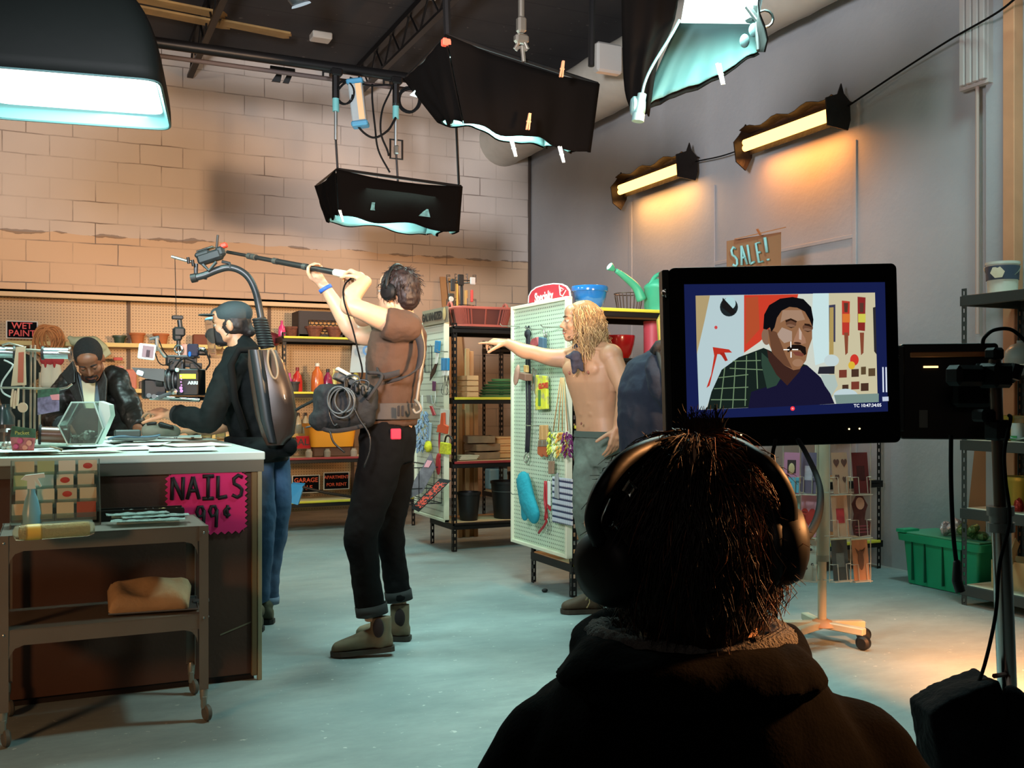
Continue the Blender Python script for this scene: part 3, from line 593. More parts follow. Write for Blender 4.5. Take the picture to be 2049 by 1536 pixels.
b = B(); b.tube(cat([K(8, 720), K(24, 728), K(24, 735), K(4, 765), K(6, 785), K(30, 798)], 5), .004, 6); b.o('white_cord', M('white cord', 'b6c4bf', .4), r, smooth=180)
SP = [M('spool foil', 'a8bcbd', .25, metal=.8), M('spool brown', '5b3d30', .45), M('spool black', '1b1918', .5)]
def spool(p0, p1, rad, mat, label, ends=(SP[2], SP[1])):
    s = T('wire_spool', label, 'spool', (p0 + p1) / 2); ax = (p1 - p0).normalized(); B().cyl(p0, p1, rad, seg=24).o('winding', mat, s)
    for q, e in ((p0, ends[0]), (p1, ends[1])): B().lathe([(.009, -.005), (rad * 1.22, -.005), (rad * 1.28, 0), (rad * 1.22, .005), (.009, .005)], q, ax).o('end_disc', e, s)
    B().cyl(p1, p1 + ax * .007, rad * .42).o('core_hole', SP[2], s)
spool(K(86, 706), K(140, 707, 4.33), .024, SP[0], 'silvery wire spool on the rack, right one of the upper pair'); spool(K(-6, 704), K(28, 705, 4.33), .024, SP[0], 'silvery wire spool on the rack at the picture edge', (SP[2], SP[2]))
spool(K(80, 869, 4.08), K(137, 871, 4.12), .033, M('rust film', '6a4a3a', .35, coat=.4), 'shiny brown wire spool lying in front of the clear hexagonal bin')
def plate(name, label, c_, pts, d, mat, t=.004, cat_=None, parent=None):
    vs = [P(x, y, d) for x, y in pts]; n = len(vs); b = B(); b.add(vs + [v + FW * t for v in vs], [tuple(range(n)), tuple(range(n, 2 * n))[::-1]] + [((i + 1) % n, i, n + i, n + (i + 1) % n) for i in range(n)])
    return b.o(name, mat, parent, label=label, cat=c_, smooth=0)
s = T('thermometer', 'beige wall thermometer card hanging on the spool rack', 'thermometer', K(38, 770, 4.25)); plate('board', None, None, [(32, 694), (50, 692), (52, 770), (22, 772)], 4.24, M('beige card', 'b7ac8c', .6), parent=s); plate('strip', None, None, [(37, 705), (47, 704), (46, 765), (35, 765)], 4.235, M('red tube', 'a35a44', .5), parent=s)
s = T('cookie_cutters', 'bundle of pale key-shaped pieces and disc hanging from the rack', 'trinkets', K(38, 830, 4.2)); B().lathe([(0, 0), (.021, 0), (.021, .004), (0, .004)], K(46, 815, 4.18), -FW).o('disc', M('pale wood', 'c7b296', .6), s)
for i, (x, y) in enumerate(((24, 800), (29, 803), (35, 798))): B().tube([K(x + 2, y - 22, 4.2), K(x, y, 4.2), K(x - 1, y + 14, 4.2)], [.004, .007, .005], 6).o('key', M('pale wood', 'c7b296'), s)
SEED = [M('seed green', '2f5b48', .5, var=.4, vs=50), M('seed picture', 'b1656a', .5, var=.5, vs=35), M('seed lilac', '6f6f8c', .5, var=.5, vs=45), M('seed white', 'd7cfc0', .5)]
s = T('seed_packet', 'green and lilac seed packet hanging right of the thermometer', 'seed packet', K(96, 822, 4.22)); plate('top_band', None, None, [(75, 780), (118, 775), (118, 790), (75, 796)], 4.22, SEED[0], parent=s); plate('picture', None, None, [(75, 796), (118, 790), (118, 822), (75, 830)], 4.22, SEED[2], parent=s); plate('white_edge', None, None, [(100, 790), (118, 788), (118, 800), (104, 800)], 4.215, M('pink label', 'cf8f94', .5), parent=s)
s = T('seed_packet', 'green seed packet with pink flowers standing lowest at the left', 'seed packet', K(44, 905, 4.02)); plate('top_band', None, None, [(24, 852), (70, 858), (70, 876), (20, 874)], 4.02, SEED[0], parent=s); plate('picture', None, None, [(20, 874), (70, 876), (67, 904), (25, 904)], 4.02, SEED[1], parent=s)
for i, (x, y) in enumerate(((40, 882), (58, 886), (32, 893), (50, 895))): B().lathe([(0, 0), (.012, 0), (.009, .004), (0, .004)], P(x, y, 4.016), -FW, seg=8).o('flower', M('flower' + str(i % 2), ('c94b77', 'd98d7a')[i % 2], .5), s)
text('Packet', .02, FR(P(44, 866, 4.014), RT, UP), M('gold ink', 'b9b05e', .5), s, sx=1.1)
for i, (x, y, w_, h_, lb) in enumerate(((6, 790, .05, .2, 'dark glass jar at the left picture edge behind the spools'), (14, 815, .045, .11, 'dark bottle with lid on the rack base at far left'), (30, 812, .04, .09, 'brown jar standing behind the green seed packet'))):
    q = P(x, 895, 4.55 - i * .1); B().lathe([(0, 0), (w_, 0), (w_, h_ * .7), (w_ * .7, h_ * .85), (w_ * .7, h_), (0, h_)], (q.x, q.y, CT)).o('jar', M('dark jar%d' % i, ('1e2a2a', '4a3830', '43302a')[i], .25, coat=.4), label=lb, cat='jar')
B().tube([P(100, 893, 4.0), P(125, 899, 4.0), P(122, 902, 4.0)], .004, 6).o('wooden_stick', M('stick', '7b6a4e', .6), label='thin brown stick on the counter right of the seed packet', cat='stick')
b = B(); [b.ell(P(12 + 4 * i, 893 + (i % 2) * 8, 4.1), (.018, .014, .022), seg=10, rings=6) for i in range(3)]; b.o('foil_ball', M('foil', 'a9a69c'), label='crumpled foil lump at the left end of the counter', cat='foil')

# ------------------------------------------------------------ steel utility cart
CM = M('cart enamel', '6e655b', .45, metal=.25, var=.06, vs=6); x0, x1, y0, y1 = -.16, .53, 3.84, 4.23; r = T('utility_cart', 'grey-brown two-shelf steel utility cart in front of the counter', 'cart', ((x0 + x1) / 2, (y0 + y1) / 2, 0))
for nm, z in (('top_shelf', .725), ('lower_shelf', .40)):
    b = B(); b.span((x0, y0, z - .006), (x1, y1, z), bev=.002); b.span((x0, y0, z - .055), (x1, y0 + .004, z)); b.span((x0, y1 - .004, z - .055), (x1, y1, z)); b.span((x0, y0, z - .055), (x0 + .004, y1, z)); b.span((x1 - .004, y0, z - .055), (x1, y1, z))
    for xx, sg in ((x0 + .03, 1), (x1 - .035, -1)):
        b.prism([(0, 0), (.05 * sg, 0), (.02 * sg, -.01), (.006 * sg, -.03), (0, -.05)], FR((xx, y0 + .002, z - .054), (1, 0, 0), (0, 0, 1)), .003)
    b.o(nm, CM, r)
for xx in (x0, x1):
    for yy in (y0, y1):
        sx = 1 if xx == x0 else -1; sy = 1 if yy == y0 else -1; lg = B(); lg.span((xx - sx * .003, yy, .12), (xx + sx * .03, yy - sy * .003, .725)); lg.span((xx - sx * .003, yy, .12), (xx, yy + sy * .03, .725)); lg = lg.o('leg', CM, r)
        b = B(); xx_, yy_ = xx + sx * .012, yy + sy * .012; b.lathe([(.0, .0), (.013, .0), (.015, .035), (.01, .05), (0, .05)], (xx_, yy_, .08)); b.box((xx_, yy_, .07), (.02, .03, .05), bev=.004); b.o('caster_fork', M('caster metal', '8a8a80', .4, metal=.6), lg)
        B().lathe([(.0, -.011), (.024, -.011), (.03, -.006), (.03, .006), (.024, .011), (0, .011)], (xx_ + .01, yy_ - .008, .031), (1, .3, 0)).o('caster_wheel', M('caster rubber', '55524a', .6), lg)
        for z in (.7, .68, .385, .365): B().ell((xx - sx * .003, yy + sy * .015, z), .005, seg=8, rings=5).o('bolt', STEEL, r) if yy == y0 and z in (.7, .385) else None
        for z in (.7, .385): (B().ell((xx + sx * .015, yy - .003, z), .005, seg=8, rings=5).o('bolt', STEEL, r) if yy == y0 else None)
ZT = .7265
# acrylic business card holder
c = PZ(105, 1058, ZT); c = V((c.x + .01, c.y + .1, ZT)); r = T('card_holder', 'clear acrylic holder full of business cards on the cart', 'card holder', c); wv = .3; hx_ = .24
for sx in (-1, 1): B().prism([(0, 0), (.14, 0), (.12, hx_), (.1, hx_), (0, .04)], FR(c + V((sx * wv / 2, -.04, 0)), (0, 1, 0), (0, 0, 1)), .004).o('side_wall', CLR, r)
B().span((c.x - wv / 2, c.y + .085, ZT), (c.x + wv / 2, c.y + .089, ZT + hx_)).o('back_wall', CLR, r)
CC = [M('card %d' % i, h, .6) for i, h in enumerate(('cfc2a4', 'c4b28e', 'd4ccb8', 'b9a98a', 'a5ad7c', '9c4a34'))]
for i in range(4):
    for j in range(4):
        q = V((c.x - .108 + .072 * i + (.004 if j % 2 else -.003), c.y - .02 + .026 * j, ZT + .03 + .05 * j)); b = B(FR(q, (1, .0, 0), (0, .25, 1))); b.box((0, .028, 0), (.058 if (i + j) % 3 else .066, .058, .004)); cd_ = b.o('business_card', CC[(i * 3 + j * 2) % 5 if (i, j) != (3, 0) else 5], r)
        if (i, j) in ((2, 1), (2, 2), (3, 3)): B(FR(q, (1, 0, 0), (0, .25, 1))).lathe([(0, .0025), (.014, .0025), (.0, .004)], (.0, .035, 0), seg=14, sx=1.2, sy=.8).o('printed_mark', M('red print', 'b0392c', .6), cd_)
        B(FR(q + V((0, -.004, -.01)), (1, 0, 0), (0, .1, 1))).box((0, .012, 0), (.07, .03, .002)).o('pocket', CLR, r)
# spray bottle
c = PZ(63, 1054, ZT); c.z = ZT; r = T('spray_bottle', 'blue spray bottle with white trigger head in front of the card holder', 'spray bottle', c)
B().lathe([(0, 0), (.03, 0), (.034, .01), (.033, .05), (.022, .1), (.013, .125), (.013, .14), (0, .14)], c, seg=20).o('bottle', M('blue liquid', '7fb2c2', .3), r)
m = FR(c + V((0, 0, .14)), (1, 0, 0), (0, 0, 1)); B(m).prism([(-.035, .035), (-.02, .05), (.042, .056), (.045, .04), (.02, .038), (.034, .008), (.028, .006), (.01, .03), (.014, 0), (-.014, 0), (-.014, .03)], Matrix.Translation((0, 0, -.009)), .018).o('trigger_head', M('white plastic', 'dfe6e0', .35), r)
# paint roller cover in wrap
a, b_ = PZ(37, 1066, ZT + .022), PZ(157, 1049, ZT + .022); b_.y = a.y + .03; b_.x = a.x + .225; r = T('paint_roller_cover', 'cream paint roller cover in clear wrap lying on the cart', 'paint roller', V((a.x + .11, a.y, ZT)))
ax = (b_ - a).normalized(); B().lathe([(.008, 0), (.02, .003), (.023, .02), (.023, .2), (.02, .22), (.008, .222)], a, ax).o('nap_sleeve', M('nap', 'd9c48c', .9, bump=.5, bs=120), r)
B().lathe([(.006, -.018), (.024, -.01), (.0265, .01), (.0265, .215), (.02, .235), (.004, .238)], a, ax).o('clear_wrap', M('wrap film', 'f3ecd2', .15, trans=.9, ior=1.08), r); B().lathe([(.0262, .02), (.0268, .03), (.0268, .06), (.0262, .07)], a, ax).o('paper_label', M('roller label', 'd8b24e', .5), r)
# black divided tray, wrapped tools
q = PZ(280, 1040, ZT); q = V((q.x, y1 - .06, ZT)); r = T('divided_tray', 'black divided tray with small hardware at the back of the cart', 'tray', q); tb = M('tray black', '16130f', .5)
b = B(RZ(-.02, q)); b.box((0, 0, .004), (.33, .09, .006)); [b.box((0, s * .045, .02), (.33, .004, .04)) for s in (-1, 1)]; [b.box((x, 0, .018), (.004, .09, .034)) for x in (-.165, -.055, .055, .165)]; b.o('tray_body', tb, r)
for i, (x, cl_) in enumerate(((-.11, 'c9a97e'), (0, '8a8c86'), (.11, 'b9a06a'))):
    b = B(); [b.ell(q + V((x + rnd.uniform(-.035, .035), rnd.uniform(-.025, .025), .03)), (.012, .006, .006), seg=6, rings=4) for k in range(6)]; b.o('hardware', M('bits%d' % i, cl_, .4, metal=.3), r)
for i, (x, y, a, l, cl_, lb) in enumerate(((.33, 3.93, -.1, .26, '9fb0ac', 'clear bagged tool lying on the cart, front one of three'), (.36, 3.98, .06, .24, '3a3436', 'dark bagged tool lying across the cart, middle one of three'), (.3, 4.02, .1, .22, '8aa39a', 'pale bagged tool on the cart touching the divided tray'))):
    r = T('bagged_tool', lb, 'bagged tool', (x, y, ZT + .008 * i)); m = RZ(a, (x, y, ZT + .012 + .008 * i)); B(m).sheet(lambda u, v: V(((u - .5) * l, (v - .5) * .07, .008 + .004 * math.sin(u * 17 + i) * math.sin(v * 9))), 20, 6, .001).o('clear_bag', M('bag film', 'd9efe8', .12, trans=.75, ior=1.1), r); b = B(m); b.cyl((-l * .42, 0, 0), (l * .3, 0, 0), .006, .004); b.box((l * .33, 0, 0), (.05, .028, .004)); b.o('tool', M('bag tool%d' % i, cl_, .35, metal=.3), r)
# tan cloth on a metal tray, on the lower shelf
z = .402; q = V((.35, 4.0, z)); r = T('baking_tray', 'thin dark metal tray under the folded tan cloth on the cart', 'tray', q); b = B(RZ(-.1, (.36, 4.02, z))); b.box((0, 0, .006), (.31, .24, .004), bev=.001); b.box((.17, .02, .012), (.06, .05, .004)); b.tube([(-.155, -.12, .009), (.155, -.12, .009), (.155, .12, .009), (-.155, .12, .009)], .004, 6, closed=True); b.o('sheet', STEEL, r)
b = B(RZ(-.1, (.34, 4.0, z)))
def fold(u, v):
    x = (u - .5) * .27; y = (v - .5) * .2; e = min(u, 1 - u, v, 1 - v); return V((x + .03 * (v) * (u - .5), y, .012 + .045 * min(1, e * 9) ** .5 + .01 * math.sin(u * 9 + v * 4) * min(1, e * 5) + (.05 * v)))
b.sheet(fold, 26, 20, .004); b.box((0, .0, .03), (.24, .17, .03), bev=.01); b.o('folded_cloth', M('tan suede', 'a68a68', .95, var=.12, vs=12, bump=.2, bs=50), label='folded tan chamois cloth on the lower cart shelf', cat='cloth', smooth=180)
# ------------------------------------------------------------ gondola shelving with pegboard on the back
GB = M('gondola cream', 'c2a47c', .6); gx0, gx1, gy = -4.2, 2.66, 9.45
r = T('pegboard_shelving', 'long cream pegboard shelving along the foot of the block wall', 'shelving', ((gx0 + gx1) / 2, gy, 0))
B().span((gx0, gy, .12), (gx1, gy + .04, 2.06)).o('pegboard', PEG('gondola peg', 'bf9f74', '6b4f35'), r, smooth=0)
for x in (-3.06, -1.83, -.6, .63, 1.86, 2.66): B().span((x - .014, gy - .02, 0), (x + .014, gy, 2.05)).o('upright', M('dark slot', '5c452f', .6), r)
b = B(); b.span((gx0, gy - .3, 2.065), (gx1, gy + .06, 2.09), bev=.003); b.span((gx0, gy - .3, 2.03), (gx1, gy - .28, 2.09), bev=.003); b.o('cap_shelf', GB, r)
for z, xa, xb, d in ((1.66, gx0, 1.85, .33), (1.27, gx0, 1.85, .36), (.86, gx0, 2.6, .13), (.3, gx0, 1.82, .42)):
    B().span((xa, gy - d, z - .03), (xb, gy - .02, z), bev=.003).o('shelf', GB, r); B().span((xa, gy - d - .004, z - .03), (xb, gy - d, z + .004)).o('price_strip', M('strip yellow', 'c9ad62', .5), r)
B().span((gx0, gy - .4, 0), (1.82, gy - .02, .12)).o('base', M('kick brown', '6a4c33', .7), r)
# ------------------------------------------------------------ boltless steel shelving
def STL(key, base='1b1715'):
    if key in MATS: return MATS[key]
    t = NT(key, .5); fz = t.math('SUBTRACT', t.math('FRACT', t.math('DIVIDE', t.xyz[2], .048)), .5); t.col(t.mix(t.math('LESS_THAN', t.math('ABSOLUTE', fz), .0), hx(base), hx(base))); return t.m
POST = M('rack black', '191513', .5, metal=.3); RED = M('rack red', '8e2a2c', .5); YEL = M('rack yellow', 'd5c63c', .5); BRD = M('shelf board', 'c9ae84', .7, var=.08, vs=4); GRB = M('rack grey', '3d4342', .5, metal=.3)
def post(b, x, y, z1, sx, sy, w=.034):
    """angle post with its keyhole slots really cut: two flanges, each a ladder"""
    t = .003; n = int(z1 / .05)
    for ax in (0, 1):
        for e0, e1 in ((0, .3), (.7, 1)):
            if ax == 0: b.span((x + sx * w * e0, y, 0), (x + sx * w * e1, y + sy * t, z1))
            else: b.span((x, y + sy * w * e0, 0), (x + sx * t, y + sy * w * e1, z1))
        for i in range(n + 1):
            z = i * z1 / n; za, zb = max(0, z - .013), min(z1, z + .013)
            if ax == 0: b.span((x + sx * w * .3, y, za), (x + sx * w * .7, y + sy * t, zb))
            else: b.span((x, y + sy * w * .3, za), (x + sx * t, y + sy * w * .7, zb))
def steel_shelf(name, label, x0, x1, y0, y1, H, levels, mid=(), posts='all', bmat=None):
    r = T(name, label, 'shelving', ((x0 + x1) / 2, (y0 + y1) / 2, 0)); pm = bmat or POST
    xs = [x0] + list(mid) + [x1]
    for x in xs:
        for y, sy in ((y0, 1), (y1, -1)):
            b = B(); post(b, x, y, H, 1 if x < x1 else -1, sy); b.o('post', pm, r, smooth=0)
    for z, front in levels:
        fm = {'y': YEL, 'r': RED}.get(front, pm); b = B(); b.span((x0, y0 - .004, z - .05), (x1, y0 + .02, z - .018), bev=.003); b.o('front_beam', pm, r)
        b = B(); b.span((x0 + .01, y0 - .012, z - .018), (x1 - .01, y0 + .02, z + .002), bev=.004); b.o('beam_lip', fm, r)
        b = B(); b.span((x0, y1 - .02, z - .05), (x1, y1 + .004, z), bev=.003); b.o('rear_beam', pm, r)
        for x in xs: B().span((x - .003, y0, z - .05), (x + .02, y1, z - .004)).o('side_beam', pm, r)
        B().span((x0 + .006, y0 + .016, z - .014), (x1 - .006, y1 - .016, z), bev=.002).o('board', BRD, r)
    return r
kx0, kx1, ky0, ky1 = 1.87, 3.11, 8.9, 9.29
steel_shelf('steel_shelving', 'black steel shelving behind the boom operator, with a red-fronted middle shelf', kx0, kx1, ky0, ky1, 1.78, [(1.745, 'y'), (1.25, 'y'), (.66, 'r'), (.27, 'y')])
steel_shelf('steel_shelving', 'black steel shelving deepest in the corner behind the striped bowls', 4.03, 5.25, 9.0, 9.45, 1.78, [(1.7, 'k'), (1.2, 'k'), (.7, 'k'), (.25, 'k')])
gx, gy0, gy1 = 2.84, 7.24, 7.75
steel_shelf('steel_shelving', 'black steel shelving carrying the galvanized panel on its left end', gx, 4.09, gy0, gy1, 1.78, [(1.755, 'k'), (1.2, 'y'), (.70, 'r'), (.22, 'k')])
sx0, sy0, sy1 = 2.84, 5.29, 5.85
steel_shelf('steel_shelving', 'long black steel shelving carrying the specialty panel on its left end', sx0, 5.3, sy0, sy1, 1.76, [(1.745, 'y'), (1.44, 'k'), (1.03, 'y'), (.62, 'k'), (.2, 'y')], mid=(4.07,))
# pegboard end panels
def end_panel(name, label, x, ya, yb, z0, z1, mat, edge):
    r = T(name, label, 'display panel', (x, (ya + yb) / 2, z0)); B().span((x - .012, ya + .02, z0 + .02), (x, yb - .02, z1 - .02)).o('perforated_board', mat, r, smooth=0)
    for a, c_ in (((x - .03, ya, z0), (x + .012, ya + .022, z1)), ((x - .03, yb - .022, z0), (x + .012, yb, z1)), ((x - .028, ya, z1 - .022), (x + .012, yb, z1)), ((x - .028, ya, z0), (x + .012, yb, z0 + .022))): B().span(a, c_, bev=.003).o('edge_frame', edge, r)
    return r
EDG = M('panel cream', 'd3d3b8', .5)
t = NT('slot panel', .55); fz = t.math('SUBTRACT', t.math('FRACT', t.math('DIVIDE', t.xyz[2], .05)), .5); fy = t.math('SUBTRACT', t.math('FRACT', t.math('DIVIDE', t.xyz[1], .025)), .5)
t.col(t.mix(t.math('LESS_THAN', t.math('ABSOLUTE', fz), .1), hx('c0c4b0'), t.mix(t.math('LESS_THAN', t.math('ABSOLUTE', fy), .28), hx('b4b8a4'), hx('7f8476'))))
gp = 2.79; r_g = end_panel('slotted_panel', 'grey-cream slotted display panel under the galvanized sign', gp, 7.22, 7.93, .235, 1.81, t.m, EDG)
sp = 2.80; r_s = end_panel('display_pegboard', 'tall pale green pegboard panel under the red specialty sign', sp, 5.23, 6.02, .245, 1.80, PEG('mint peg', 'b9c9ae', '4e5c4c', 'yz', .0254, .2), EDG)
# galvanized sign
r = T('galvanized_sign', 'small brown GALVANIZED sign on top of the slotted panel', 'sign', PX(870, 650, gp - .04)); a, b_, c_, d_ = PX(845, 623, gp - .04), PX(896, 612, gp - .04), PX(897, 644, gp - .04), PX(846, 653, gp - .04)
B().add([a, b_, c_, d_, *[q + V((.006, 0, 0)) for q in (a, b_, c_, d_)]], [(0, 1, 2, 3), (7, 6, 5, 4), (0, 4, 5, 1), (1, 5, 6, 2), (2, 6, 7, 3), (3, 7, 4, 0)]).o('plate', M('kraft sign', '7c705c', .6), r, smooth=0)
text('GALVANIZED', .085, FR(PX(864, 634, gp - .045), b_ - a, UP), M('sign black', '1d1a17', .6), r, bold=.003, sx=.88); B().lathe([(0, 0), (.035, 0), (.0, .004)], PX(889, 627, gp - .046), (-1, 0, 0), sx=1.4).o('emblem', M('tan emblem', 'b59b6b', .5), r)
# specialty sign: red rounded header with white rim
def arch(x, pts): return [PX(px, py, x) for px, py in pts]
xs_ = sp + .0; r = T('specialty_sign', 'red arched Specialty header sign on top of the pegboard panel', 'sign', PX(1100, 600, xs_))
out = [(1056, 606), (1057, 592), (1062, 582), (1072, 574), (1088, 569), (1108, 566), (1124, 567), (1134, 572), (1140, 580), (1142, 592)]; inn = [(1058, 606), (1059, 592), (1064, 583), (1073, 576), (1089, 571), (1108, 568.5), (1122, 569.5), (1131, 574), (1137, 582), (1138, 592)]
for nm, pts, dx, mt in (('backing', out, 0, M('sign white', 'd9cfcb', .5)), ('face', inn, -.004, M('sign red', 'b5303b', .5))):
    vs = arch(xs_ + dx, pts); n = len(vs); B().add(vs + [v + V((.004, 0, 0)) for v in vs], [tuple(range(n)), tuple(range(n, 2 * n))[::-1]] + [((i + 1) % n, i, n + i, n + (i + 1) % n) for i in range(n)]).o(nm, mt, r, smooth=0)
a_, b2 = PX(1072, 597, xs_ - .008), PX(1104, 591, xs_ - .008); text('Specialty', .085, FR((a_ + b2) / 2, b2 - a_, UP), M('sign print', 'ecdcd6', .5), r, bold=.002, sx=.85)
b = B(); b.tube([PX(x, y, xs_ - .008) for x, y in ((1119, 571), (1121, 590), (1126, 592), (1132, 581))], .003, 6); b.tube([PX(x, y, xs_ - .008) for x, y in ((1122, 575), (1128, 579), (1122, 583))], .002, 6, closed=True); b.o('drawn_bag', M('sign print'), r)
# --- things hung on panels; every outline lies on a plane just in front of the board
def hung(name, label, cat_, x, base):
    return T(name, label, cat_, PX(*base, x))
def flat(r, name, x, pts, t, mat, ex=None):
    vs = [PX(px, py, x) for px, py in pts]; n = len(vs); b = B(); b.add([v - V((t, 0, 0)) for v in vs] + vs, [tuple(range(n)), tuple(range(n, 2 * n))[::-1]] + [((i + 1) % n, i, n + i, n + (i + 1) % n) for i in range(n)])
    return b.o(name, mat, r, smooth=0, mods=[('BEVEL', dict(width=min(t * .3, .004), segments=2))])
def line(r, name, x, pts, rad, mat, closed=False): return B().tube(cat([PX(px, py, x) for px, py in pts], 5) if len(pts) > 2 and not closed else [PX(px, py, x) for px, py in pts], rad, 7, closed=closed).o(name, mat, r, smooth=180)
HK = M('hook wire', 'a7a99b', .3, metal=.8)
def peg(px, py, x, L=.13, label=None):
    p = PX(px, py, x); B().tube([p, p - V((L, 0, 0)), p - V((L + .01, 0, -.012))], .003, 6).o('peg_hook', HK, label=label, cat='hook', group='metal hooks on the two display panels')
for px, py in ((1018, 650), (1068, 656), (1102, 652), (1070, 848), (1040, 984), (1068, 995)): peg(px + 22, py + 3, sp - .012, .13, 'thin metal peg hook sticking out of a display panel')
for px, py in ((876, 692), (890, 703), (886, 812), (880, 850), (888, 865)): peg(px + 6, py, gp - .012, .08, 'thin metal peg hook sticking out of a display panel')
BLU = M('tool blue', '2577a0', .45); RDP = M('tool red', 'a82a30', .45); ORA = M('tool orange', 'd3542f', .5); WHP = M('tool white', 'd4d5c8', .5); DKW = M('dark wire', '2b2a2a', .4, metal=.6); YLP = M('sponge yellow', 'c9c62c', .9, var=.15, vs=40, bump=.4, bs=60)
g = gp - .05
r = hung('wire_rack', 'dark wire letter rack hung at the left of the slotted panel', 'rack', g, (855, 745)); line(r, 'frame', g, [(848, 692), (864, 692), (864, 745), (850, 745)], .004, DKW, True); [line(r, 'wire', g, [(x, 692), (x, 745)], .002, DKW) for x in (851, 854, 857, 860)]
r = hung('cheese_slicer', 'blue-handled scraper with dark blade on the slotted panel', 'scraper', g, (867, 760)); flat(r, 'handle', g, [(875, 681), (883, 682), (881, 706), (873, 705)], .02, BLU); flat(r, 'shank', g, [(874, 705), (879, 706), (876, 728), (872, 728)], .008, WHP); flat(r, 'blade', g, [(872, 726), (877, 726), (872, 745), (861, 762), (862, 748)], .006, DKW)
for i, (x, lb) in enumerate(((890, 'blue-handled whisk on the slotted panel, left of two'), (897, 'blue and white whisk on the slotted panel, right of two'))):
    r = hung('whisk', lb, 'whisk', g, (x, 790)); flat(r, 'handle', g, [(x - 2.5, 716), (x + 3.5, 716), (x + 3, 741), (x - 2.5, 741)], .022, BLU); flat(r, 'collar', g, [(x - 2, 741), (x + 2.5, 741), (x + 2, 752), (x - 2, 752)], .016, WHP)
    for k in (-7, -2, 3, 7): line(r, 'loop_wire', g - .005 * k, [(x, 750), (x + k * .4, 765), (x + k, 783), (x + k * .4, 790)], .002, DKW)
r = hung('kitchen_spatula', 'purple-handled spatula with white blade low on the slotted panel', 'spatula', g, (866, 830)); flat(r, 'handle', g, [(868, 762), (873, 763), (872, 782), (868, 782)], .015, M('tool purple', '5c2f4e', .5)); line(r, 'neck', g, [(871, 782), (871, 800), (866, 812)], .005, WHP); flat(r, 'blade', g, [(855, 790), (864, 790), (867, 808), (857, 806)], .01, M('tool grey', '8b8c84', .5)); flat(r, 'tip', g, [(861, 812), (866, 812), (873, 830), (868, 832)], .01, RDP)
r = hung('orange_scraper', 'orange scraper in white card packaging on the slotted panel', 'scraper', g, (890, 866)); flat(r, 'backing_card', g, [(882, 817), (900, 820), (898, 850), (880, 848)], .003, WHP); flat(r, 'scraper', g - .004, [(887, 826), (892, 825), (892, 848), (899, 852), (897, 868), (878, 864), (880, 850), (885, 848)], .02, ORA)
r = hung('microfiber_duster', 'shaggy pale blue duster hanging at the left of the slotted panel', 'duster', gp - .12, (843, 890)); b = B(); q = PX(845, 860, gp - .1)
for i in range(190): a = rnd.random() * 2 * PI; z = rnd.uniform(-.16, .15); rr = .045 * (1 - .3 * abs(z) / .16); p = q + V((math.cos(a) * rr, math.sin(a) * rr, z)); b.cap(p, .006, p + V((math.cos(a) * .014, math.sin(a) * .014, -.022)), .004, 5)
b.o('strands', M('duster blue', '7f97ae', .95), r); B().cyl(q + V((0, 0, .15)), q + V((0, 0, .28)), .008).o('handle', WHP, r)
r = hung('dish_brush', 'yellow round scouring brush with pale handle on the slotted panel', 'brush', g, (857, 910)); B().ell(PX(857, 893, g - .02), (.03, .045, .045)).o('bristle_head', YLP, r, mods=[('DISPLACE', dict(texture=cloud(.01), strength=.02))]); flat(r, 'handle', g, [(860, 845), (865, 846), (862, 882), (857, 882)], .015, M('brush blue', '9fb4bd', .4))
r = hung('red_spoon', 'red serving spoon hanging down the slotted panel', 'spoon', g, (876, 945)); line(r, 'handle', g, [(880, 862), (879, 885), (881, 915)], .008, RDP); B().ell(PX(877, 928, g), (.012, .05, .085)).o('bowl', RDP, r)
r = hung('yellow_sponge', 'yellow sponge on a black handle at the right of the slotted panel', 'sponge', g, (897, 912)); flat(r, 'sponge', g, [(889, 884), (904, 887), (903, 909), (887, 907)], .035, YLP); line(r, 'handle', g - .01, [(890, 884), (893, 873), (899, 872), (905, 880), (904, 888)], .008, DKW)
# wire bin at the foot with packed things
r = T('wire_basket', 'dark wire basket bin on the foot of the slotted panel', 'basket', V((gp - .2, 7.5, .42))); b = B(); bx0, bx1, by0, by1, bz0, bz1 = gp - .4, gp - .03, 7.28, 7.9, .38, .66
for z in (bz0, .5, bz1): b.tube([(bx0 + .1 * (bz1 - z), by0, z), (bx1, by0, z), (bx1, by1, z), (bx0 + .1 * (bz1 - z), by1, z)], .004, 6, closed=True)
for i in range(9): y = by0 + (by1 - by0) * i / 8; b.cyl((bx0 + .03, y, bz0), (bx0, y, bz1), .0025, seg=5)
for i in range(7): x = bx0 + (bx1 - bx0) * i / 6; b.cyl((x, by0, bz0), (x, by0, bz1), .0025, seg=5); b.cyl((x, by0, bz0), (x, by1, bz0), .0025, seg=5)
b.o('wires', DKW, r)
t = NT('speckled red', .5); t.col(t.mix(t.ramp(t.noise(60, 1), .48, .52), hx('c8402a'), hx('1d1412')))
r = T('patterned_mat', 'long black-edged mat with red pattern leaning in the wire basket', 'mat', V((gp - .3, 7.25, .4))); pts = [P(880, 957, 7.45), P(903, 961, 7.4), P(838, 1024, 7.3), P(822, 1016, 7.35)]
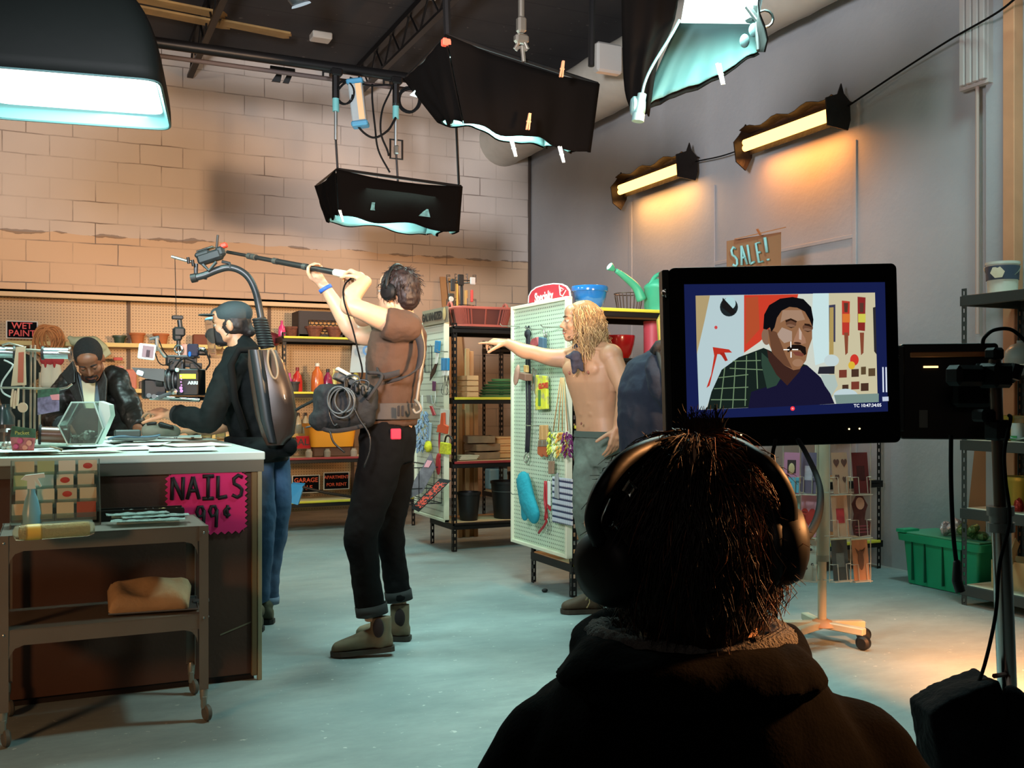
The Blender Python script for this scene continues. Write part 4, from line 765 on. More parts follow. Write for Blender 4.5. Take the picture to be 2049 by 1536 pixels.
b = B(); vs = pts; b.add(vs + [v + FW * .02 for v in vs], [(0, 1, 2, 3), (7, 6, 5, 4), (1, 0, 4, 5), (2, 1, 5, 6), (3, 2, 6, 7), (0, 3, 7, 4)]); b.o('rim', DKW, r, smooth=0); c_ = sum(vs, V((0, 0, 0))) / 4; vs = [c_ + (v - c_) * .8 - FW * .004 for v in vs]; B().add(vs + [v + FW * .01 for v in vs], [(0, 1, 2, 3), (7, 6, 5, 4), (1, 0, 4, 5), (2, 1, 5, 6), (3, 2, 6, 7), (0, 3, 7, 4)]).o('pattern', t.m, r, smooth=0)
r = T('bagged_brush', 'grey packaged brushes leaning in the wire basket behind the patterned mat', 'brush', V((gp - .3, 7.5, .45))); plate('packaging', None, None, [(862, 905), (872, 935), (845, 985), (815, 1000), (812, 990), (838, 945)], 7.7, M('pack grey', '5b5a5c', .4, var=.3, vs=20), t=.03, parent=r); plate('pink_label', None, None, [(855, 920), (865, 922), (858, 935), (848, 934)], 7.68, M('pink label', 'cf8f94'), parent=r)
# --- mint pegboard goods
s = sp - .05
CRD = M('leash black', '17161d', .6)
r = hung('dog_leash', 'black leashes hanging full length down the mint pegboard', 'leash', s, (1053, 925)); line(r, 'hook_clip', s, [(1052, 652), (1055, 658), (1058, 652), (1060, 658)], .004, CRD)
for dx in (0, 4, 7): line(r, 'strap', s - .004 * dx / 3, [(1054 + dx * .7, 660), (1053 + dx, 740), (1054 + dx, 830), (1052 + dx * .8, 905)], .006, CRD)
b = B(); b.ell(PX(1056, 668, s), (.02, .03, .03)); b.o('gathered_top', CRD, r); line(r, 'metal_clasp', s, [(1054, 905), (1049, 916), (1053, 926), (1058, 916), (1056, 906)], .005, HK)
r = hung('hand_broom', 'red-and-blue handled brushes high on the mint pegboard', 'brush', s, (1088, 695)); flat(r, 'red_head', s, [(1068, 688), (1072, 678), (1082, 674), (1086, 690), (1078, 694)], .03, M('faded red', '9c4a4a', .6, var=.3, vs=30)); flat(r, 'blue_head', s - .01, [(1086, 674), (1095, 676), (1095, 697), (1085, 696)], .03, M('slate blue', '456072', .5)); line(r, 'handle', s, [(1088, 660), (1090, 676)], .006, HK); line(r, 'handle', s, [(1094, 662), (1093, 676)], .006, HK)
r = hung('wooden_block_brush', 'brown wooden block hanging left of the yellow glove pack', 'brush', s - .05, (1055, 762)); flat(r, 'block', s - .05, [(1047, 744), (1065, 748), (1065, 762), (1047, 757)], .05, M('block brown', '7c5a48', .6)); flat(r, 'handle', s - .04, [(1053, 730), (1059, 731), (1059, 745), (1053, 744)], .02, M('handle tan', 'c29a5c', .6))
r = hung('kitchen_scissors', 'pale metal tongs hanging between the leashes and the yellow pack', 'tongs', s, (1070, 785)); flat(r, 'arm', s, [(1068, 735), (1070, 735), (1069, 782), (1066, 780)], .01, HK); flat(r, 'arm', s, [(1073, 738), (1075, 738), (1075, 790), (1072, 788)], .01, HK)
r = hung('small_brush', 'pale pink pet toy on a hook at the left edge of the mint pegboard', 'toy', s - .1, (1030, 765)); B().ell(PX(1034, 750, s - .1), (.015, .03, .07), Matrix.Rotation(.4, 3, 'X').to_4x4()).o('body', M('dull pink', 'a5826c', .8, var=.2, vs=20), r)  # meant as a small tilted wooden-handled brush
t = NT('glove pack', .35); t.col(t.mix(t.ramp(t.noise(22, 3), .45, .6), hx('cfcf3a'), hx('a9a468')))
r = hung('glove_pack', 'yellow packaged kitchen gloves hung in the middle of the mint pegboard', 'packet', s, (1085, 822)); flat(r, 'packet', s, [(1077, 750), (1098, 752), (1099, 818), (1076, 820)], .02, t.m); flat(r, 'green_strip', s - .021, [(1077, 780), (1082, 780), (1082, 812), (1077, 812)], .002, M('pack green', '4f7a3c', .5)); text('GLOVES', .045, FR(PX(1087, 772, s - .025), PX(1098, 771, s) - PX(1078, 774, s), UP), M('pack red', 'b8372a', .5), r, bold=.002, sx=.8)
r = hung('paint_brush', 'two wide paint brushes with orange-brown bristles on the mint pegboard', 'paint brush', s, (1090, 915)); WD = M('brush wood', 'b58a56', .5)
for dx in (0, 9): flat(r, 'handle', s - .01 * (dx > 0), [(1084 + dx, 850), (1089 + dx, 850), (1090 + dx, 880), (1083 + dx, 880)], .018, WD); flat(r, 'ferrule', s - .01 * (dx > 0), [(1082 + dx, 880), (1090 + dx, 880), (1090 + dx, 893), (1081 + dx, 893)], .02, HK); flat(r, 'bristles', s - .01 * (dx > 0), [(1080 + dx, 893), (1090 + dx, 893), (1088 + dx, 914), (1080 + dx, 908)], .018, M('bristle orange', 'a2522c', .8))
for i, (x, c_, lb) in enumerate(((1106, 'bfc23c', 'yellow-green feather duster on a long cord, leftmost'), (1116, 'cfd39a', 'pale yellow feather duster on a long cord, second'), (1124, 'd09a46', 'orange feather duster on a long cord, third'), (1135, '6b2a5c', 'purple feather duster on a long cord, rightmost'))):
    r = hung('feather_duster', lb, 'duster', s, (x, 910)); line(r, 'cord', s, [(1122 + i * 2, 755), (x + 1, 862)], .004, M('cord tan', 'b08a5a', .6)); q = PX(x, 886, s - .01 * i); b = B()
    for k in range(40): a = rnd.random() * 2 * PI; z = rnd.uniform(-.075, .06); rr = .016 + .012 * math.sin((z + .08) / .15 * PI); p = q + V((math.cos(a) * rr, math.sin(a) * rr, z)); b.cap(p, .007, p + V((math.cos(a) * .01, math.sin(a) * .01, -.016)), .003, 5)
    b.o('feathers', M('feather%d' % i, c_, .9), r)
for i, x in enumerate((1102, 1108)): r = hung('long_fork', ('thin wooden-handled fork below the feather dusters, left one', 'thin wooden-handled fork below the feather dusters, right one')[i], 'fork', s, (x, 950)); line(r, 'rod', s, [(x + 1, 905), (x, 925)], .003, HK); flat(r, 'handle', s, [(x - 2, 922), (x + 3, 922), (x + 2, 948), (x - 2, 948)], .012, M('fork wood', '8a6f57', .6))
t = M('mitt teal', '1d8794', .9, bump=.4, bs=30)
r = hung('oven_mitt', 'turquoise quilted oven mitt hanging at the lower left of the mint pegboard', 'oven mitt', s - .05, (1060, 1045)); b = B(); X = s - .07
def W(px, py, dx=0): return PX(px, py, X) + V((dx, 0, 0))
b.chain([(W(1048, 966), .075), (W(1055, 1000), .08), (W(1068, 1028), .062)]); b.chain([(W(1053, 1003), .06), (W(1050, 1030), .038)]); b.loft([(W(1045, 958), V((.03, 0, 0)), V((0, .085, 0))), (W(1047, 970), V((.045, 0, 0)), V((0, .085, 0)))])
for i in range(len(b.v)): b.v[i].x = X + (b.v[i].x - X) * .5
b.blob('quilted_glove', t, r, vox=.006, it=5); line(r, 'hanging_loop', s - .04, [(1056, 947), (1058, 955)], .006, t)
r = hung('red_tongs', 'long red tongs hanging beside the turquoise mitt', 'tongs', s, (1095, 1070)); line(r, 'arm', s, [(1091, 962), (1090, 1000), (1094, 1040), (1078, 1066)], .008, RDP); line(r, 'arm', s - .01, [(1093, 962), (1094, 1000), (1090, 1040)], .006, RDP); line(r, 'wire_head', s, [(1094, 1035), (1099, 1050), (1095, 1064), (1090, 1050)], .003, HK)
r = hung('ruler_set', 'pale tool with red tip right of the red tongs', 'tool', s, (1100, 1022)); flat(r, 'body', s, [(1098, 962), (1103, 963), (1103, 1012), (1098, 1008)], .01, WHP); flat(r, 'tip', s, [(1098, 1008), (1103, 1012), (1103, 1022), (1098, 1016)], .01, RDP)
t = NT('rows of pens', .4); fz = t.math('FRACT', t.math('DIVIDE', t.xyz[2], .036)); fy = t.math('FRACT', t.math('DIVIDE', t.xyz[1], .012)); c_ = t.mix(t.math('LESS_THAN', fz, .42), hx('9aa4b4'), hx('2c3350')); t.col(t.mix(t.math('MULTIPLY', t.math('LESS_THAN', fy, .35), t.math('GREATER_THAN', fz, .3)), c_, hx('d7d8d8')))
r = hung('clip_strip', 'blister sheet with rows of navy and white clips on the mint pegboard', 'packaging', s, (1128, 1050)); flat(r, 'blister_sheet', s, [(1108, 953), (1147, 958), (1147, 1052), (1108, 1044)], .012, t.m); flat(r, 'grey_tool', s - .014, [(1113, 950), (1118, 945), (1120, 998), (1112, 995)], .012, M('tool steel', '8a8f8c', .4)); 
# ------------------------------------------------------------ goods standing on shelves
def pot(name, label, c, r1, r2, h, mat, cat_='pot', rim=.006, group=None, seg=28):
    return B().lathe([(0, 0), (r1, 0), (r1 + (r2 - r1) * .5, h * .5), (r2 - .004, h - rim * 3), (r2 + rim, h - rim * 3), (r2 + rim, h), (r2 - .002, h), (r2 - .008, h - rim), (r1 - .004, .008), (0, .008)], c, seg=seg).o(name, mat, label=label, cat=cat_, group=group)
def on(px, y, z): p = PY(px, 700, y); return V((p.x, y, z))
TER = M('terracotta', 'a35f32', .8, var=.12, vs=12)
z = 1.661; y = 9.28
pot('flower_pot', 'small dark green pot on the back shelf', on(239, y, z), .036, .053, .075, M('pot green', '2b4030', .5)); pot('flower_pot', 'terracotta pot on the back shelf, just right of the green pot', on(275, y, z), .045, .062, .1, TER); pot('flower_pot', 'terracotta pot on the back shelf, second one right of the green pot', on(322, y, z), .045, .065, .1, TER)
q = on(402, y, z); b = B(); b.box(q + V((0, 0, .05)), (.14, .1, .1), bev=.006); b.o('planter_box', M('planter brown', '6e3a22', .7), label='square brown planter on the back shelf behind the camera operator', cat='planter')
q = on(540, y, z); b = B(); b.ell(q + V((0, 0, .072)), (.1, .09, .07)); b.o('red_kettle', M('dull red', '8e3133', .5), label='dull red rounded container half hidden behind the camera arm', cat='container')
# wet paint sign, rope, gloves
def board_sign(name, label, a, b_, y, lines, size, face='0f0d0e', ink='d8382c', rim='cfc6ba'):
    p0, p1 = PY(*a, y), PY(*b_, y); w, h = p1.x - p0.x, p0.z - p1.z; c = V(((p0.x + p1.x) / 2, y, (p0.z + p1.z) / 2)); r = T(name, label, 'sign', V((c.x, y, p1.z)))
    B().box(c, (w, .004, h), bev=.0015).o('rim', M('sign rim' + rim, rim, .5), r); B().box(c - V((0, .0035, 0)), (w * .92, .003, h * .9)).o('face', M('sign face' + face, face, .9, ior=1.15), r)
    n = len(lines)
    for i, s_ in enumerate(lines): text(s_, size, FR(c + V((0, -.006, h * .38 * (1 if n > 1 else 0) * (1 - 2 * i / max(1, n - 1)) * .55)), (1, 0, 0), UP), EMI(ink), r, bold=size * .015)
    return r
def EMI(h): return M('ink' + h, h, .5)
board_sign('wet_paint_sign', 'black WET PAINT sign with red letters on the pegboard', (12, 641), (76, 678), 9.2, ['WET', 'PAINT'], .072)
b = B(); q = PY(97, 686, 9.05)
for i in range(16): b.tube(arc(q + V((.006 * (i - 8), -.01 * (i % 3), .01 * (i % 4))), (1, 0, 0), UP, .07 + .003 * (i % 5), 0, 2 * PI, 26), .006, 5, closed=True)
for i in range(len(b.v)): b.v[i].z = q.z + (b.v[i].z - q.z) * 1.35
b.o('rope_coil', M('orange rope', 'b97846', .9), label='hank of orange-brown rope hanging below the WET PAINT sign', cat='rope', smooth=180)
r = T('rubber_glove', 'pale green rubber gloves hanging behind the seated man', 'gloves', PY(180, 700, 8.6)); b = B(); 
def G(px, py): return PY(px, py, 8.7)
b.chain([(G(150, 682), .035), (G(188, 683), .045), (G(204, 694), .04)]); [b.cap(G(200 + i * 4, 694), .014, G(207 + i * 4.5, 716 - i * 3), .011) for i in range(4)]; b.cap(G(148, 682), .04, G(140, 676), .02)
b.blob('glove', M('pale green rubber', '9fa585', .6), r, vox=.007, it=2)
r = T('garden_gloves', 'white gloves with red trim hanging between the spool rack and the seated man', 'gloves', PY(105, 770, 8.2)); b = B()
def G(px, py): return PY(px, py, 7.9)
for x in (93, 112): b.chain([(G(x, 735), .035), (G(x + 1, 765), .05)]); [b.cap(G(x - 6 + 4 * i, 740), .012, G(x - 8 + 5 * i, 722 - (i % 2) * 4), .01) for i in range(4)]
b.blob('palms', M('cotton white', 'c9bda3', .9), r, vox=.007, it=2); b = B()
for x in (95, 113): b.ell(G(x, 720), (.05, .03, .045)); b.ell(G(x - 4, 730), (.012, .04, .04))
b.o('red_trim', M('trim red', 'a0302f', .8), r)
q = PY(20, 755, 8.6); b = B(); b.cap(q, .11, q + V((.12, 0, -.3)), .14); b.cap(q + V((-.2, 0, .1)), .13, q + V((.1, 0, .06)), .12); b.blob('dark_jacket', M('dark teal cloth', '182624', .9), vox=.015, disp=.03, label='dark green jacket hanging on the pegboard at the far left', cat='jacket')
for i, (px, w_, h_, c_, lb) in enumerate(((238, .07, .2, 'c98a78', 'pink packet standing on the back shelf right of the seated man'), (262, .09, .17, 'b9705a', 'salmon packet on the back shelf, behind the front of the film camera'), (283, .04, .07, '6a5a4e', 'small dark-labelled box on the back shelf near the film camera'), (8, .1, .2, 'a5683c', 'brown paper packet on the back shelf at the far left'))):
    q = on(px, 9.22, 1.272); B().box(q + V((0, 0, h_ / 2)), (w_, .05, h_), bev=.008).o('packet', M('packet%d' % i, c_, .6, var=.1, vs=15), label=lb, cat='packet')
q = on(236, 9.24, 1.272 + .26); B().box(q, (.075, .03, .025), bev=.004).o('red_tag', M('tag red', 'b83a30', .5), label='small red tag above the pink packet', cat='tag')
# crate and bowls on the right rack (top shelf)
z = 1.747; y = 9.12; q0, q1 = on(592, y, z), on(682, y, z); w_ = q1.x - q0.x; r = T('milk_crate', 'dark plastic crate with honeycomb openings on the top shelf', 'crate', ((q0 + q1) / 2)); CB = M('crate dark', '2a1f1d', .6)
b = B(); c = (q0 + q1) / 2; H = .235; b.box(c + V((0, .14, H / 2)), (w_, .01, H)); b.box(c + V((-w_ / 2, 0, H / 2)), (.012, .28, H)); b.box(c + V((w_ / 2, 0, H / 2)), (.012, .28, H)); b.box(c + V((0, 0, .006)), (w_, .28, .012)); b.box(c + V((0, -.14, .012)), (w_, .01, .024)); b.box(c + V((0, -.14, H - .04)), (w_, .012, .08)); b.box(c + V((-w_ / 2 + .04, -.14, H / 2)), (.08, .01, H)); b.box(c + V((w_ / 2 - .012, -.14, H / 2)), (.025, .01, H)); b.o('crate_body', CB, r)
b = B(); n = 8
for row in range(5):
    for i in range(8):
        p = c + V((-w_ / 2 + .1 + i * .038 + (row % 2) * .019, -.14, .04 + row * .03)); b.tube([p + V((.021 * math.cos(k * PI / 3 + PI / 6), 0, .019 * math.sin(k * PI / 3 + PI / 6))) for k in range(6)], .004, 5, closed=True)
b.o('honeycomb_front', CB, r); B().box(c + V((.03, .0, .09)), (w_ * .7, .2, .14), bev=.02).o('contents', M('crate contents', 'd19a5a', .8, var=.2, vs=20), r)
for i, (px, lb) in enumerate(((629, 'round brown woven bowl in front of the dark crate, left one'), (669, 'round brown woven bowl in front of the dark crate, right one'), (585, 'brown woven bowl left of the dark crate'))): pot('woven_bowl', lb, on(px, 8.955 if i < 2 else 9.1, z), .045, .08, .095, M('woven brown', '6f3f2c', .8, var=.3, vs=30, bump=.5, bs=60), 'bowl')
# bottles
def bottle(name, label, c, w, h, col, capc, tr=.0, cap_h=.03, parts=True):
    r = T(name, label, 'bottle', c); B().lathe([(0, 0), (w * .95, 0), (w, .01), (w, h * .45), (w * .8, h * .75), (w * .35, h * .9), (w * .3, h), (0, h)], c, seg=20, sy=.7).o('body', M('liquid' + col, col, .25, trans=tr, coat=.3), r)
    B().lathe([(0, 0), (w * .38, 0), (w * .34, cap_h), (0, cap_h)], c + V((0, 0, h - .004)), seg=14).o('cap', M('cap' + capc, capc, .4), r); return r
z = 1.252; y = 9.08
bottle('sports_bottle', 'bright pink bottle on the middle back shelf, leftmost', on(579, y, z), .037, .145, 'd04a8c', 'c23c7c'); bottle('soap_bottle', 'red soap bottle on the middle back shelf', on(595, y - .06, z), .046, .195, 'b3261f', '7a1f1b'); bottle('soap_bottle', 'large orange soap bottle on the middle back shelf', on(635, y - .05, z), .058, .235, 'c8622a', 'd9cfc0'); bottle('soap_bottle', 'maroon soap bottle right of the large orange one', on(656, y, z), .045, .185, '8c1c44', '2a2222'); bottle('lotion_bottle', 'slim pale yellow tube bottle behind the maroon bottle', on(668, y + .12, z), .028, .19, 'c9bf6c', 'd8cf86')
bottle('squeeze_bottle', 'pink squeeze bottle at the left end of the top shelf', on(564, 8.98, 1.747), .033, .115, 'c9386f', 'b32c60'); pot('plant_pot', 'small dark pot in front of the red soap bottle', on(588, 8.96, z), .04, .048, .09, M('pot dark', '2f2b2a', .6)); bottle('soap_bottle', 'yellow bottle behind the wires at the right end of the middle shelf', on(712, y, z), .04, .2, 'b9b04c', 'b9b04c')
for i, px in enumerate((597, 612)): bottle('white_bottle', ('white bottle with dark cap low behind the gondola strip, left one', 'white bottle with dark cap low behind the gondola strip, right one')[i], on(px, 9.385, .862), .034, .17, 'c8bd9a', '2e2722')
# tote, jars and signs on the red-fronted shelf
z = .662; q = on(660, 9.05, z); r = T('yellow_tote', 'large orange-yellow plastic tote on the red-fronted shelf', 'tote', q); b = B(); TY = M('tote yellow', 'd58a1c', .5)
w_ = .44; b.loft([(q + V((0, 0, .09)), V((w_ * .45, 0, 0)), V((0, .13, 0))), (q + V((0, 0, .27)), V((w_ * .5, 0, 0)), V((0, .16, 0))), (q + V((0, 0, .27)), V((w_ * .53, 0, 0)), V((0, .18, 0))), (q + V((0, 0, .3)), V((w_ * .53, 0, 0)), V((0, .18, 0)))], ex=6); b.o('tub', TY, r)
B().box(q + V((0, 0, .045)), (w_ * .8, .2, .09), bev=.01).o('stand', M('tote stand', '5a3a28', .6), r)
for i, px in enumerate((618, 655, 708)): B().lathe([(0, 0), (.03, 0), (.032, .05), (.02, .065), (.02, .075), (0, .075)], on(px, 8.93, z)).o('glass_jar', M('jar glass', 'c9b9a6', .1, trans=.6), label=('small glass jar on the red-fronted shelf, left of three', 'small glass jar on the red-fronted shelf, middle of three', 'small glass jar on the red-fronted shelf, right of three')[i], cat='jar')
board_sign('sale_sign', 'small red SALE sign beside the orange-yellow tote', (592, 872), (622, 897), 8.99, ['SALE'], .085, ink='1a1214', face='a8282a', rim='a8282a'); board_sign('for_rent_sign', 'red sign lying behind the jars, under the tote', (646, 884), (690, 900), 8.96, ['RENT'], .05, face='8f2526', ink='1a1214', rim='8f2526')
board_sign('garage_sale_sign', 'black GARAGE SALE sign with orange letters on the low shelf', (584, 951), (640, 985), 9.1, ['GARAGE', 'SALE'], .056, ink='e0512c'); board_sign('for_rent_sign', 'black APARTMENT FOR RENT sign on the low shelf', (647, 945), (699, 978), 9.1, ['APARTMENT', 'FOR RENT'], .041, ink='e0512c')
r = T('dustpan', 'blue long-handled dustpan hooked in front of the low shelf', 'dustpan', P(590, 1010, 8.6)); vs = [P(583, 968, 8.6), P(608, 970, 8.6), P(596, 1010, 8.55), P(577, 1005, 8.55)]; B().add(vs + [v + FW * .06 + UP * .01 for v in vs], [(0, 1, 2, 3), (7, 6, 5, 4), (1, 0, 4, 5), (2, 1, 5, 6), (3, 2, 6, 7), (0, 3, 7, 4)]).o('pan', M('pan blue', '2a7fb4', .35), r); B().tube([P(605, 974, 8.6), P(650, 985, 8.65), P(705, 994, 8.7)], .012, 7).o('handle', PIPE, r)
plate('banner', 'pale blue paper with a letter G behind the boom operator', 'poster', [(700, 745), (705, 690), (742, 690), (740, 745)], 9.3, M('pale blue paper', 'b2bcba', .6)); text('G', .13, FR(PY(735, 702, 8.78), (1, 0, 0), UP), M('blue ink', '4f7fae', .5), bpy.data.objects['banner'], bold=.004)
# ------------------------------------------------------------ goods on the rack behind the slotted panel
z = 1.757; c = V((3.14, 7.42, z)); r = T('wicker_basket', 'long reddish wicker basket on top of the steel shelving', 'basket', c); WK = M('wicker red', '8a4436', .8)
w0, w1 = .26, .285; b = B(); q = PY(958, 640, 7.4); c = V((q.x, 7.42, z))
b.loft([(c + V((0, 0, .006)), V((.2, 0, 0)), V((0, .14, 0))), (c + V((0, 0, .15)), V((.235, 0, 0)), V((0, .165, 0)))], ex=7, seg=40); b.o('lining', M('wicker dark', '552a22', .9), r); b = B()
for i in range(56):
    t_ = 2 * PI * i / 56; f = lambda a, k: math.copysign(abs(a) ** (2 / 7), a) * k
    b.tube([c + V((f(math.cos(t_), .203), f(math.sin(t_), .143), 0)), c + V((f(math.cos(t_), .24), f(math.sin(t_), .17), .15))], .007, 5)
b.o('wicker_stakes', M('wicker red', '8a4436'), r, kind='stuff')
for zz, k in ((.01, 0), (.15, 1)): B().tube([c + V((f(math.cos(2 * PI * i / 40), .205 + .035 * k), f(math.sin(2 * PI * i / 40), .145 + .025 * k), zz)) for i in range(40)], .012, 7, closed=True).o('braided_rim', M('wicker rim', 'a8584a', .8), r)
for sx in (-1, 1): B().tube(arc(c + V((.24 * sx, 0, .15)), (0, 1, 0), UP, .05, 0, PI), .01, 6).o('handle', M('wicker rim'), r)
# wire utensil caddy standing behind the basket
q = PY(925, 610, 7.66); r = T('utensil_carousel', 'black wire carousel of hanging gadgets behind the wicker basket', 'carousel', V((q.x, 7.68, z))); b = B(); zc = z + .0
b.cyl((q.x, 7.68, z), (q.x, 7.68, z + .44), .009)
for zz in (.2, .4): b.tube(arc(V((q.x, 7.68, z + zz)), (1, 0, 0), (0, 1, 0), .1, 0, 2 * PI, 20), .004, 5)
for k in range(8):
    a = k * PI / 4
    for zz in (.2, .4): p = V((q.x + .1 * math.cos(a), 7.68 + .1 * math.sin(a), z + zz)); b.tube([p, p + V((.03 * math.cos(a), .03 * math.sin(a), 0)), p + V((.03 * math.cos(a), .03 * math.sin(a), .05)), p + V((0, 0, .05))], .003, 5)
b.o('wire_frame', DKW, r)
for i, (px, py, w_, h_, c_) in enumerate(((906, 570, .035, .1, '2c2c2e'), (922, 560, .05, .09, '1c1b1c'), (946, 562, .045, .06, 'b9b7b4'), (903, 598, .05, .09, '35332f'), (932, 595, .03, .12, 'a9854e'), (925, 590, .012, .17, '191919'), (915, 590, .014, .18, 'c29342'), (944, 592, .022, .1, 'c04540'))):
    p = PY(px, py, 7.56); B().box(p, (w_, .02, h_), bev=.005).o('gadget', M('gadget' + c_, c_, .5, metal=.2 if i < 4 else 0), r)
p = PY(903, 598, 7.545); B().lathe([(0, 0), (.022, 0), (.02, .004), (0, .004)], p, (0, -1, 0)).o('dial', M('dial', 'b5b3a8', .4), r)
pot('terracotta_pot', 'small clay pot peeking over the galvanized sign', on(880, 7.6, z), .04, .05, .09, TER)
for i, (px, w_, hh_, c_, lb) in enumerate(((917, .07, 2.25, 'b98a5a', 'upright pine board leaning on the block wall behind the basket, left one'), (937, .1, 2.24, 'c09868', 'upright pine board leaning on the block wall behind the basket, right one'))):
    p = PY(px, 700, 10.6); b = B(); b.bar((p.x, 10.5, 0), (p.x - .02, 11.05, 2.62 - .01 * i), w_, .025, (0, 1, 0)); b.o('pine_board', M('board' + c_, c_, .7, var=.1, vs=3), label=lb, cat='board')
z = 1.202
q = on(1000, 7.47, z)
for i in range(7):
    c = q + V((0.02, 0, .022 * i)); rr = .2 - .012 * i * (i / 4); B().lathe([(0, 0), (rr * .9, 0), (rr, .016), (rr - .005, .018), (rr * .88, .006), (0, .006)], c, seg=36, sy=.85).o('green_tray', M('tray green%d' % (i % 2), ('5f8a54', '3d6440')[i % 2], .4), label='%s of the upturned stack of green striped trays' % ('bottom tray', 'second tray from the bottom', 'third tray from the bottom', 'middle tray', 'third tray from the top', 'second tray from the top', 'top tray')[i] if 0 else ('lowest green tray of the stack behind the pointing hand', 'second lowest green tray of the stack behind the pointing hand', 'third lowest green tray of the stack behind the pointing hand', 'middle green tray of the stack behind the pointing hand', 'third highest green tray of the stack behind the pointing hand', 'second highest green tray of the stack behind the pointing hand', 'topmost green tray of the stack behind the pointing hand')[i], cat='tray', group='stacked green trays on the middle shelf')
q = on(932, 7.5, z)
for i in range(4): B().box(q + V((0, 0, .022 + .044 * i)), (.1, .3, .038), bev=.003).o('wood_block', M('pine light', 'c79f70', .7, var=.1, vs=6), label=('lowest', 'second', 'third', 'topmost')[i] + ' stacked pine block beside the green trays', cat='wood block', group='pine blocks beside the green trays')
# low shelf: wooden crates, peach bin
z = .702; q = on(1005, 7.55, z); r = T('peach_bin', 'stack of peach plastic drawers on the red-fronted shelf', 'plastic bin', q)
for i in range(3): B().loft([(q + V((0, 0, .005 + .058 * i)), V((.085, 0, 0)), V((0, .1, 0))), (q + V((0, 0, .05 + .058 * i)), V((.092, 0, 0)), V((0, .105, 0))), (q + V((0, 0, .05 + .058 * i)), V((.1, 0, 0)), V((0, .115, 0))), (q + V((0, 0, .06 + .058 * i)), V((.1, 0, 0)), V((0, .115, 0)))], ex=7).o('drawer', M('peach plastic', 'cf9864', .5), r)
CW = M('crate wood', '7d6148', .8, var=.2, vs=9); q = on(965, 7.48, z)
for i, (dx, dy, z_, a) in enumerate(((0, 0, 0, 0), (.01, .03, .065, .15), (-.02, .02, .13, -.2))):
    m = RZ(a, q + V((dx, dy, z_))); r = T('wooden_crate', ('bottom shallow wooden crate in the stack beside the peach bin', 'middle shallow wooden crate in the stack beside the peach bin', 'tilted top wooden crate in the stack beside the peach bin')[i], 'crate', q + V((dx, dy, z_)), 'shallow wooden crates on the red-fronted shelf')
    b = B(m); [b.box((0, s_ * .1, .03), (.22, .008, .055), bev=.001) for s_ in (-1, 1)]; [b.box((s_ * .11, 0, .03), (.008, .2, .055), bev=.001) for s_ in (-1, 1)]; b.o('sides', CW, r); B(m).box((0, 0, .004), (.22, .2, .006)).o('bottom', CW, r)
q = on(930, 7.4, z); b = B(RZ(.1, q)); [b.box((.01 * i, 0, .01 + .012 * i), (.16, .12, .01)) for i in range(3)]; b.o('magazine_pile', M('mag pale', 'b9b39a', .6), label='small pile of pale booklets at the left of the crates', cat='magazines')
# lumber between shelves, behind
for i, px in enumerate((921, 929, 936, 944, 953)):
    p = PY(px, 900, 7.95 + .03 * (i % 2)); hh_ = (1.15, 1.1, 1.62, 1.6, 1.16)[i]; b = B(); b.span((p.x - .018, p.y, .0), (p.x + .018, p.y + .03, hh_), bev=.002)
    b.o('timber_stick', M('stick wood%d' % (i % 3), ('c19a6c', 'a87e52', 'd0ae80')[i % 3], .7, var=.08, vs=5), label='tall pine stick standing behind the red-fronted shelf', cat='timber', group='pine sticks standing behind the shelving')
q = PY(1000, 720, 10.3)
# black bins on bottom shelf
z = .222; BB = M('bin black', '171615', .45)
def bucket(lb, c, r1, r2, h, band=None):
    r = T('black_bin', lb, 'bin', c); B().lathe([(0, 0), (r1, 0), (r2, h - .02), (r2 + .006, h - .02), (r2 + .006, h), (r2 - .004, h), (r1 - .004, .01), (0, .01)], c, seg=32).o('tub', BB, r)
    if band: q_ = r1 + (r2 - r1) * band; B().lathe([(q_, h * band), (q_ + .004, h * band), (q_ + .004, h * band + .006), (q_, h * band + .006)], c, seg=32).o('ring', M('bin ring', '4a4b49', .4), r)
bucket('smaller black bin on the bottom shelf beside the slotted panel', on(938, 7.4, z), .07, .092, .225); bucket('larger black bin on the bottom shelf, right of the smaller one', on(1013, 7.42, z), .1, .125, .3, .72); bucket('black bin standing behind the larger one', on(1042, 7.64, z), .09, .11, .35)
z = .3; pot('flower_pot', 'terracotta pot low behind the smaller black bin', on(936, 9.15, .272), .06, .08, .11, TER)
b = B(); q = on(985, 9.2, .272); b.ell(q + V((0, 0, .3)), (.14, .1, .1)); b.ell(q + V((.06, 0, .24)), (.1, .1, .08)); b.blob('folded_tarp', M('tarp slate', '394046', .7, var=.3, vs=9), vox=.015, disp=.05, label='crumpled dark grey tarp low in the background gap', cat='tarp')
b = B(); b.box(q + V((.0, -.1, .12)), (.2, .12, .2), bev=.01); b.o('blue_box', M('pale blue box', '6f8f9a', .6), label='pale blue box under the dark tarp in the gap', cat='box')
